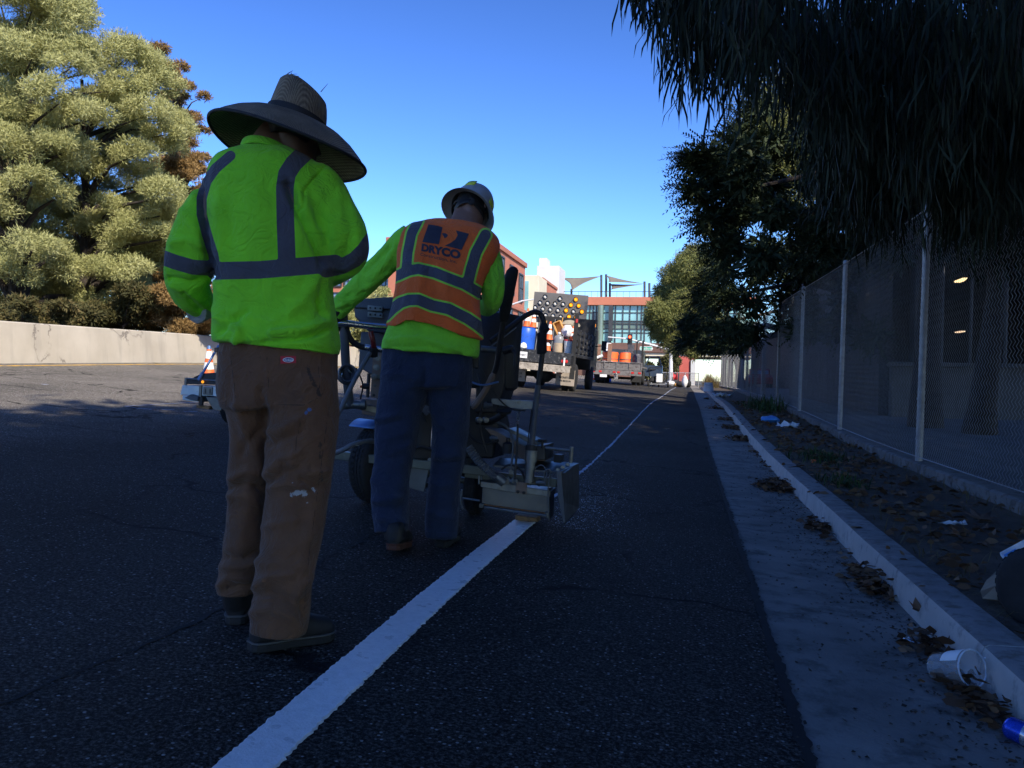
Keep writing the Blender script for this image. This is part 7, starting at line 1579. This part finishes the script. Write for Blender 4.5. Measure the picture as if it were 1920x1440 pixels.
# cut the vest to its wavy hem
hem = [(700, 636), (723, 624), (744, 609), (760, 600), (776, 600), (800, 606), (825, 611), (852, 623), (877, 637), (912, 653), (940, 668)]
bmv = bmesh.new(); bmv.from_mesh(vs2)
hx_, hy_ = [h[0] for h in hem], [h[1] for h in hem]
under = {}
for v in bmv.verts:
    x, y, d = px_of(v.co); hy0 = float(np.interp(x, hx_, hy_)); under[v] = y-hy0
    if under[v] > 0:
        if under[v] < 7: v.co = P(x, hy0, d)
dead = [f for f in bmv.faces if all(under[v] > 0 for v in f.verts)]
bmesh.ops.delete(bmv, geom=list(set(dead)), context='FACES'); bmesh.ops.delete(bmv, geom=[v for v in bmv.verts if not v.link_faces], context='VERTS'); bmv.to_mesh(vs2); bmv.free()
attr(vs2, 'band', [(z2([(640, 322), (590, 420), (562, 560), (553, 668)]), 9), (z2([(1130, 430), (1060, 560), (1025, 680), (1005, 765)]), 10), (z2([(440, 745), (500, 722), (570, 690), (640, 678), (760, 705), (860, 745), (980, 790), (1090, 855)]), 9.5), (z2([(400, 1020), (450, 970), (510, 925), (570, 905), (640, 903), (740, 945), (860, 970), (1000, 1040), (1080, 1095), (1160, 1160)]), 10)])
def body2():
    m = MB()
    PL(m, dens([(858, 445, D2_+.05, 52, .06, 9), (840, 475, D2_+.03, 72, .10, 9), (822, 550, D2_-.03, 65, .11, 8), (806, 660, D2_-.06, 70, .12), (800, 715, D2_-.06, 72, .12)]), 22, 2.3, True)
    for rs in (aL, aR): PL(m, dens([(a, b_, c, d_*.62, e*.62) for a, b_, c, d_, e in rs]), 16)
    PL(m, dens([(758, 710, D2_-.08, 34, .085), (742, 850, D2_-.14, 24, .055), (733, 960, D2_-.20, 18, .044), (735, 975, D2_-.22, 16, .04)]), 16); PL(m, dens([(842, 710, D2_-.04, 34, .085), (842, 850, D2_-.02, 22, .055), (830, 960, D2_, 18, .044), (828, 980, D2_+.02, 16, .04)]), 16)
    PL(m, dens([(866, 438, D2_+.07, 36, .060), (872, 418, D2_+.10, 28, .056), (878, 400, D2_+.13, 27, .056)]), 16)
    hc = P(884, 392, D2_+.16); ey = head(m, hc, FW*.85+RT*.30-u0*.55, UP+FW*.5, 1.0)
    wl = P(631, 590, D2_+.22); hand(m, wl, P(633, 612, D2_+.26)-wl+FW*.03, FW*.2+RT, FW, 1.0, 1.1)
    wr = P(893, 570, D2_+.40); hand(m, wr, FW*.08-RT*.05-UP*.04, -UP, -RT, 1.0, 1.0)
    return fuse(m, .007, 2, .4), ey, hc
bm2, ey2, hc2 = body2()
per2 = place(bm2, 'person', M_skin, None, w2)
tag(per2, 'person in a hard hat, orange striped vest, lime shirt and jeans pushing the line machine', 'person')
eyes(per2, ey2)
M_gl2 = cloth('black_work_glove', (.025, .024, .026), .8, 300, None, .2)
for (w_, f_, nrm, sd) in ((P(631, 590, D2_+.22), P(633, 612, D2_+.26)-P(631, 590, D2_+.22)+FW*.03, FW*.2+RT, FW), (P(893, 570, D2_+.40), FW*.08-RT*.05-UP*.04, -UP, -RT)):
    m = MB(); hand(m, w_, f_, nrm, sd, 1.0, 1.05, .003); fn = f_.normalized(); m.tube([w_-fn*.05, w_-fn*.01, w_+fn*.015], [.042, .038, .036], 14); place(fuse(m, .0055, 2, .4), 'glove', M_gl2, per2)
place(sh2, 'shirt', M_shirt2, per2)
bv2 = BVHTree.FromPolygons([tuple(v.co) for v in vs2.vertices], [tuple(p.vertices) for p in vs2.polygons])
vest = place(vs2, 'vest', M_vest, per2); s_ = vest.modifiers.new('solidify', 'SOLIDIFY'); s_.thickness = .004; s_.offset = -1
zl = lambda l: Z(l, 740, 400, .09896)
M_ink = pm('navy_ink', (.028, .030, .050), .7, 0, .12, 20, .1, 200, .001)
print_on(bv2, [zl([(640, 208), (820, 235), (905, 265), (665, 318), (748, 470), (838, 588), (690, 565), (525, 542)])], 'printed_emblem', M_ink, per2)
print_on(bv2, [zl([(1160, 322), (1408, 386), (1270, 692), (950, 612), (1060, 560), (1150, 495), (1195, 410)])], 'printed_emblem', M_ink, per2)
print_on(bv2, [zl([(893, 380), (955, 374), (1000, 400), (1006, 424), (985, 452), (946, 472), (925, 430)])], 'printed_emblem', M_ink, per2)
qm = quadmap(zl([(518, 568), (1252, 700), (1246, 878), (504, 716)])); 
for f_ in [text_polys('DRYCO', .055)]: print_on(bv2, [[qm(u, v) for u, v in g] for g in f_], 'printed_lettering', M_ink, per2, .0036, 4)
qm = quadmap(zl([(490, 742), (1185, 890), (1180, 960), (484, 806)])); print_on(bv2, [[qm(u, v) for u, v in g] for g in text_polys('Construction, Inc.', .004)], 'printed_lettering', M_ink, per2, .0036, 4)
# jeans
hip = [(804, 648, D2_-.06, 86, .138, 4), (802, 670, D2_-.06, 87, .145, 3), (800, 700, D2_-.06, 86, .152), (798, 728, D2_-.06, 84, .145)]
lL = [(760, 700, D2_-.07, 46, .125), (755, 740, D2_-.08, 45, .122), (747, 790, D2_-.10, 41, .108), (739, 845, D2_-.13, 38, .098), (734, 895, D2_-.16, 36, .092), (732, 940, D2_-.19, 35, .092), (734, 975, D2_-.21, 34, .094), (735, 998, D2_-.22, 33, .094)]
lR = [(842, 700, D2_-.05, 45, .125), (842, 745, D2_-.04, 41, .120), (843, 800, D2_-.03, 35, .105), (842, 850, D2_-.02, 31, .096), (836, 895, D2_-.01, 30, .092), (831, 940, D2_, 31, .092), (828, 975, D2_+.01, 31, .094), (827, 1003, D2_+.02, 30, .094)]
m = MB(); PL(m, dens(hip), 30, 2.4, True); PL(m, dens(lL), 22); PL(m, dens(lR), 22); tr2 = fuse(m, .010, 4)
zj = lambda l: Z(l, 640, 680, .1945)
folds(tr2, [(zj([(360, 545), (460, 530), (545, 505)]), 5, .010), (zj([(370, 600), (480, 570), (560, 560)]), 4, -.008), (zj([(470, 725), (560, 700), (640, 670)]), 5, .009), (zj([(500, 890), (590, 840), (640, 790)]), 5, .009), (zj([(440, 930), (520, 900), (590, 870)]), 4, -.008), (zj([(300, 1140), (420, 1230), (540, 1320)]), 5, .010), (zj([(290, 1330), (400, 1340), (560, 1300)]), 5, .009), (zj([(300, 1400), (420, 1390), (560, 1410)]), 4, -.008), (zj([(880, 450), (930, 545), (975, 610)]), 5, .009), (zj([(920, 900), (1020, 910), (1130, 890)]), 6, .009), (zj([(910, 950), (1010, 970), (1120, 950)]), 4, -.008), (zj([(870, 1150), (960, 1200), (1080, 1180)]), 5, .009), (zj([(420, 120), (600, 110), (760, 170)]), 5, .007), (zj([(810, 80), (800, 210)]), 4, -.010), (zj([(350, 1500), (480, 1520), (620, 1540)]), 5, .009), (zj([(860, 1450), (960, 1480), (1080, 1500)]), 5, .010)], .008, (9, 9, 6), 33., 1.2, 1.35)
attr(tr2, 'seam', [([(727, 672), (731, 716), (755, 720), (778, 706)], .7), ([(822, 676), (826, 716), (850, 722), (874, 712)], .7), ([(797, 660), (797, 722)], .7), ([(706, 990), (764, 1002)], .8), ([(800, 996), (854, 1000)], .8)])
place(tr2, 'jeans', M_denim, per2)
M_boot2 = pm('black_boot', (.009, .0085, .009), .6, 0, .2, 12, .3, 60, .003); M_gum = pm('rust_sole', (.11, .035, .018), .75, 0, .2, 12, .2, 60, .003)
h_ = G(736, 1046); t_ = h_+f0*.29+r0*.02; t_.z = gz(t_.x, t_.y); boot(per2, h_, t_, P(735, 985, D2_-.22), M_boot2, M_gum, R_(7))
h_ = G(826, 1027); t_ = h_+f0*.29+r0*.05; t_.z = gz(t_.x, t_.y); boot(per2, h_, t_, P(828, 990, D2_+.02), M_boot2, M_sole, 0)
# belt pouch at the right hip
m = MB(); m.prism(PP([(884, 660, D2_-.02), (898, 664, D2_-.02), (897, 692, D2_-.02), (886, 690, D2_-.02)]), FW*.05); m.build('belt_pouch', M_mblk, per2, .006, True)
# hard hat
M_hh = pm('pale_grey_hard_hat', (.33, .34, .345), .4, 0, .08, 8, .05, 40, .001, dirt=(.25, .24, .22), dirt_amt=.12); M_stk = pm('yellow_sticker', (.62, .70, .05), .5, 0, .08, 20, 0); M_susp = pm('suspension_black', (.02, .02, .022), .7, 0, .2, 20, 0)
hc_ = P(879, 397, D2_+.17); hu = (UP*.74+RT*.40+FW*.52).normalized(); hx = (RT*.85-UP*.5); hx = (hx-hu*hx.dot(hu)).normalized(); hy = hu.cross(hx)
def hr_(rx, ry, z, wob=0, n=40): return [hc_+hx*rx*math.cos(a)+hy*ry*math.sin(a)+hu*(z+wob*math.cos(2*a)) for a in LS(0, 2*math.pi, n, endpoint=False)]
dome = [(.116, .134, .022), (.115, .133, .045), (.112, .128, .075), (.103, .117, .105), (.086, .098, .132), (.062, .072, .150), (.034, .040, .160), (.005, .006, .164)]
m = MB(); ou = [hr_(.158, .172, -.008, -.008), hr_(.150, .163, .002, -.006), hr_(.135, .148, .012, -.003)]+[hr_(*d_) for d_ in dome]; inn = [hr_(a-.004, b_-.004, z-.004) for a, b_, z in dome]+[hr_(.135, .148, .008, -.003), hr_(.150, .163, -.002, -.006), hr_(.158, .172, -.012, -.008)][::1]
m.rings(ou+list(reversed(inn[:len(dome)]))+inn[len(dome):], False, True); hh = m.build('hard_hat', M_hh, per2, 0, True)
m = MB(); m.tube([hc_+hy*.125*math.sin(t)+hu*(.02+.148*math.cos(t)) for t in LS(-1.35, 1.35, 18)], .010, 8); o = m.build('ridge', M_hh, per2, 0, True); reparent(o, hh)
for a0, zz, w_ in ((-.55, .065, .30), (-2.2, .10, .28), (.35, .05, .25)):
    m = MB(); rs = []
    for z in (zz-.022, zz+.022):
        k = 1-max(0, z-.045)*1.6; rs.append([hc_+hx*.1165*k*math.cos(a)+hy*.1345*k*math.sin(a)+hu*z for a in LS(a0-w_, a0+w_, 8)])
    n = 8; m.add(rs[0]+rs[1], [(i, i+1, n+i+1, n+i) for i in range(n-1)], True); o = m.build('sticker', M_stk, per2, 0, True); reparent(o, hh); s_ = o.modifiers.new('solidify', 'SOLIDIFY'); s_.thickness = .003; s_.offset = 0
m = MB(); m.rings([hr_(.092, .106, -.030), hr_(.094, .108, .0)], False); o = m.build('headband', M_susp, per2, 0, True); reparent(o, hh); s_ = o.modifiers.new('solidify', 'SOLIDIFY'); s_.thickness = .003
m = MB(); q = hc_-hy*.108-hu*.02; q = hc_+(-FW-hu*(-FW).dot(hu)).normalized()*.108-hu*.022; m.lathe(q, -FW, [(-.01, .02), (.012, .02), (.014, .016), (.016, 0)], 14); o = m.build('adjuster_knob', M_susp, per2, 0, True); reparent(o, hh)
ff_ = (FW*.85+RT*.30-u0*.55).normalized(); uu = UP+FW*.5; uu = (uu-ff_*uu.dot(ff_)).normalized(); rr_ = ff_.cross(uu)
o = haircap(hc2, ff_, uu, rr_, 1.0, -.03).build('hair', M_hair, per2, 0, True); s_ = o.modifiers.new('solidify', 'SOLIDIFY'); s_.thickness = .008
m = MB(); m.tube([hc2+rr_*.072-ff_*.03, hc2+rr_*.078+ff_*.03, hc2+rr_*.066+ff_*.095], .0025, 6); m.build('glasses_arm', M_susp, per2, 0, True)

# ================================================================== LITTER
def gut_pt(px, py): q = G(px, py, -.03); return Vector((q.x, q.y, gz(E_X, q.y)-.004-.03*max(0, min(1, (q.x-E_X)/.66))))
def on_verge(px, py):
    a = P(px, py, 1)-EYE; t = 2.
    for _ in range(25): q = EYE+a*t; t = (vz(min(2.3, max(1.2, q.x)), q.y)-H)/a.z
    q = EYE+a*t; return Vector((q.x, q.y, vz(min(2.3, max(1.2, q.x)), q.y)))
M_clear, nt, b = new_mat('clear_plastic'); b.inputs['Base Color'].default_value = (.75, .78, .82, 1); b.inputs['Roughness'].default_value = .18; b.inputs['Alpha'].default_value = .24; b.inputs['Specular IOR Level'].default_value = .9
cup_scale = 1.35
M_clear2 = pm('plastic_lip', (.62, .65, .70), .25, 0, .05, 20, 0)
q = gut_pt(1822, 1302); cup = empty('plastic_cup', q, 'clear plastic cup lying crushed in the gutter against the kerb, with a pale label', 'cup')
cup.scale = (cup_scale,)*3
ax = (-RT*.40+FW*.88+Vector((0, 0, -.26))).normalized(); mo = Vector((0, 0, .066)); s1 = Vector((0, 0, 1)); s2_ = ax.cross(s1).normalized(); s1 = s2_.cross(ax)
rs = [[mo+ax*t+s1*r*.98*math.sin(a)+s2_*r*1.05*math.cos(a) for a in LS(0, 2*math.pi, 30, endpoint=False)] for t, r in ((0, .046), (.03, .0445), (.08, .038), (.105, .034))]
m = MB(); m.rings(rs, False); o = m.build('wall', M_clear, cup)
m = MB(); m.tube(rs[0], .0024, 6, False, True); m.build('lip', M_clear2, cup); m = MB(); m.add(rs[-1], [tuple(range(30))]); m.build('base', M_clear, cup)
m = MB(); vs_ = [mo+ax*t+s1*r*math.sin(a)+s2_*r*1.07*math.cos(a) for t, r in ((.006, .0467), (.06, .041)) for a in LS(1.5, 2.6, 10)]; m.add(vs_, [(i, i+1, 11+i, 10+i) for i in range(9)], True); m.build('label_sleeve', M_swhite, cup)
m = MB(); m.tube([mo+s2_*.052+s1*.02, mo+s2_*.066-s1*.0, mo+s2_*.07-s1*.03], .003, 6); m.build('torn_rim', M_clear2, cup)
q = gut_pt(1908, 1392); can = empty('drink_can', q, 'crushed blue and silver drink can lying in the gutter at the bottom right corner', 'can')
ca = (RT*.5-FW*.85-Vector((0, 0, .1))).normalized(); c0 = Vector((-.02, .03, .036))
M_canb = pm('blue_can_foil', (.03, .09, .62), .25, .6, .1, 30, .15, 60, .003); M_cans = pm('silver_can_foil', (.62, .65, .70), .25, .8, .08, 30, .15, 60, .003)
m = MB(); m.lathe(c0, ca, [(0, .022), (.006, .030), (.014, .033), (.055, .033)], 26); m.build('body', M_canb, can); m = MB(); m.lathe(c0+ca*.055, ca, [(0, .0332), (.022, .0325)], 26); m.build('silver_band', M_cans, can); m = MB(); m.lathe(c0+ca*.077, ca, [(0, .0325), (.05, .033), (.062, .028), (.066, .026), (.062, .024), (.06, 0)], 26); m.build('lower_body', M_canb, can); m = MB(); m.lathe(c0-ca*.002, ca, [(0, .020), (.002, .023), (.004, .020)], 20, False); m.build('rim', M_cans, can)
def scrap(name, q, size, mat, lab, cat, rot=0., crumple=.3, seed=0):
    random.seed(seed); m = MB(); n = 7; v = []
    for j in range(n):
        for i in range(n):
            x, y = (i/(n-1)-.5)*size[0], (j/(n-1)-.5)*size[1]; v.append((x*math.cos(rot)-y*math.sin(rot), x*math.sin(rot)+y*math.cos(rot), .006+crumple*min(size)*abs(noise.noise((x/size[0]*3+seed, y/size[1]*3, seed)))*1.3))
    m.add(v, [(j*n+i, j*n+i+1, (j+1)*n+i+1, (j+1)*n+i) for j in range(n-1) for i in range(n-1)], True); o = m.build(name, mat); o.location = q; s_ = o.modifiers.new('solidify', 'SOLIDIFY'); s_.thickness = .0015
    return tag(o, lab, cat)
M_paper = pm('white_paper', (.72, .74, .76), .7, 0, .1, 30, .3, 60, .002); M_blueb = pm('blue_bag_film', (.06, .26, .66), .35, 0, .15, 9, .3, 30, .005)
scrap('candy_wrapper', gut_pt(1713, 1206), (.035, .085), M_cans, 'small silvery wrapper in the gutter just above the clear cup', 'wrapper', .5, .25, 2)
scrap('paper_scrap', on_verge(1786, 985), (.16, .07), M_paper, 'torn white paper on the soil between fence and kerb, nearest one', 'paper', .2, .5, 4)
scrap('paper_scrap', on_verge(1478, 802), (.40, .22), M_paper, 'white folded paper beside the blue bag below the fence', 'paper', -.4, .6, 6)
scrap('paper_scrap', on_verge(1354, 745), (.6, .5), M_paper, 'white litter on the soil near the green weeds further up the kerb', 'paper', .8, .6, 8)
scrap('paper_scrap', on_verge(1540, 857), (.10, .06), M_paper, 'small white scrap beside the green weeds', 'paper', .1, .4, 9)
scrap('paper_scrap', gut_pt(1345, 766), (.34, .16), M_paper, 'pale scrap in the gutter leaf heap, far up the kerb', 'paper', .1, .3, 10)
blob('plastic_bag', None, on_verge(1444, 794), (.17, .22, .075), M_blueb, 'crumpled bright blue bag on the soil strip below the fence', 'bag', 51, None)
bq = on_verge(1328, 737); bk = empty('plastic_bucket', bq, 'white bucket standing on the soil strip far along the kerb', 'bucket')
m = MB(); m.lathe((0, 0, 0), (0, 0, 1), [(0, .24), (.38, .19), (.40, .20)], 20); m.build('body', M_pail, bk); m = MB(); m.tube([(-.2, 0, .36), (-.12, -.2, .3), (0, -.26, .27), (.12, -.2, .3), (.2, 0, .36)], .008, 5); m.build('handle', M_galv, bk)
m = MB(); m.box((0, 0, 0), (.05, .05, .04)); o = m.build('orange_chip', M_orange, None, .004); q = on_verge(1526, 868); o.location = q+Vector((0, 0, .02)); tag(o, 'small orange chip on the soil near the green weeds', 'chip')
# dumped tyre and cardboard at the right edge
tq = on_verge(1935, 1170); ty = empty('car_tyre', tq, 'old black tyre dumped on the soil strip at the right edge', 'tyre')
wheel(ty, (.04, .03, .13), (RT*.75+FW*.45).normalized(), .155, .12, 'tyre', M_dk, 30)
M_card = pm('wet_cardboard', (.30, .235, .16), .85, 0, .2, 8, .2, 40, .003)
cd = empty('cardboard_sheet', on_verge(1868, 1120), 'bent brown cardboard leaning beside the dumped tyre', 'cardboard')
k0 = cd.location
m = MB(); l = [(1838, 1108, 3.55), (1848, 1090, 3.6), (1888, 1052, 3.7), (1925, 1035, 3.75), (1925, 1075, 3.6), (1890, 1062, 3.6), (1868, 1098, 3.5), (1842, 1122, 3.5)]
m.prism([P(*a)-k0 for a in l], Vector((.004, .004, .004))); m.build('sheet', M_card, cd)
m = MB(); m.prism([P(*a)-k0 for a in [(1838, 1108, 3.55), (1842, 1122, 3.5), (1870, 1125, 3.46), (1868, 1098, 3.5)]], Vector((.004, .004, -.004))); m.build('flap', M_card, cd)
pk_ = empty('cigarette_carton', P(1905, 1030, 3.75), 'white flattened carton with a blue stripe lying on the cardboard by the tyre', 'carton')
m = MB(); m.prism([P(*a)-pk_.location for a in [(1876, 1042, 3.72), (1926, 1015, 3.8), (1926, 1030, 3.76), (1882, 1049, 3.7)]], Vector((0, .01, .012))); m.build('box', M_paper, pk_); m = MB(); m.prism([P(*a)-pk_.location for a in [(1882, 1040.5, 3.71), (1904, 1029, 3.74), (1905, 1034, 3.73), (1885, 1044.5, 3.70)]], Vector((0, -.002, .002))); m.build('blue_stripe', M_blueb, pk_)
# single big fallen leaves
def leaf(q, s, rot, lab, stand=0.):
    random.seed(int(s*1e4)); out = [(0, -.5), (.16, -.22), (.5, -.28), (.30, -.02), (.52, .22), (.22, .18), (.14, .36), (0, .62), (-.14, .36), (-.22, .18), (-.52, .22), (-.30, -.02), (-.5, -.28), (-.16, -.22)]
    m = MB(); c = Vector((0, 0, .02*s)); R3 = Matrix.Rotation(rot, 3, 'Z')@Matrix.Rotation(stand, 3, 'X')
    vs_ = [R3@(c*0)]+[R3@Vector((x*s, y*s, s*.35*(x*x+y*y)+random.uniform(-.04, .06)*s)) for x, y in out]; n = len(out)
    m.add(vs_, [(0, 1+i, 1+(i+1) % n) for i in range(n)], True); m.tube([R3@Vector((0, -.5*s, .06*s)), R3@Vector((.05*s, -.95*s, .1*s))], .0018, 4); o = m.build('dry_leaf_blade', [M_leafb]); o.location = q+Vector((0, 0, .02)); s_ = o.modifiers.new('solidify', 'SOLIDIFY'); s_.thickness = .0012; o.name = 'fallen_leaf'
    return tag(o, lab, 'leaf', 'big fallen leaves')
M_leafb = pm('brown_leaf', (.17, .095, .055), .75, 0, .3, 25, .3, 60, .003)
leaf(gut_pt(1712, 1168)+Vector((.02, 0, .045)), .095, 2.3, 'broad brown leaf propped against the kerb above the silvery wrapper', 1.0); leaf(gut_pt(1672, 1120), .07, .6, 'dark upright leaf against the kerb beyond the propped leaf', 1.3); leaf(gut_pt(1852, 1352), .08, 1.2, 'brown leaf in the gutter between the cup and the blue can', .1); leaf(on_verge(1840, 975), .20, .4, 'largest orange brown leaf on the soil strip, beside the torn paper', .25); leaf(on_verge(1800, 1010), .13, 2.0, 'brown leaf on the soil strip in front of the torn paper', .5); leaf(gut_pt(1552, 1012), .075, .2, 'flat brown leaf in the gutter beyond the kerb joint', .1); leaf(on_verge(1702, 908), .14, 1.0, 'curled pale leaf standing by the nearest fence post', 1.2); leaf(gut_pt(1428, 826), .17, 2.8, 'upright dark leaf against the kerb at the second leaf heap', 1.2)
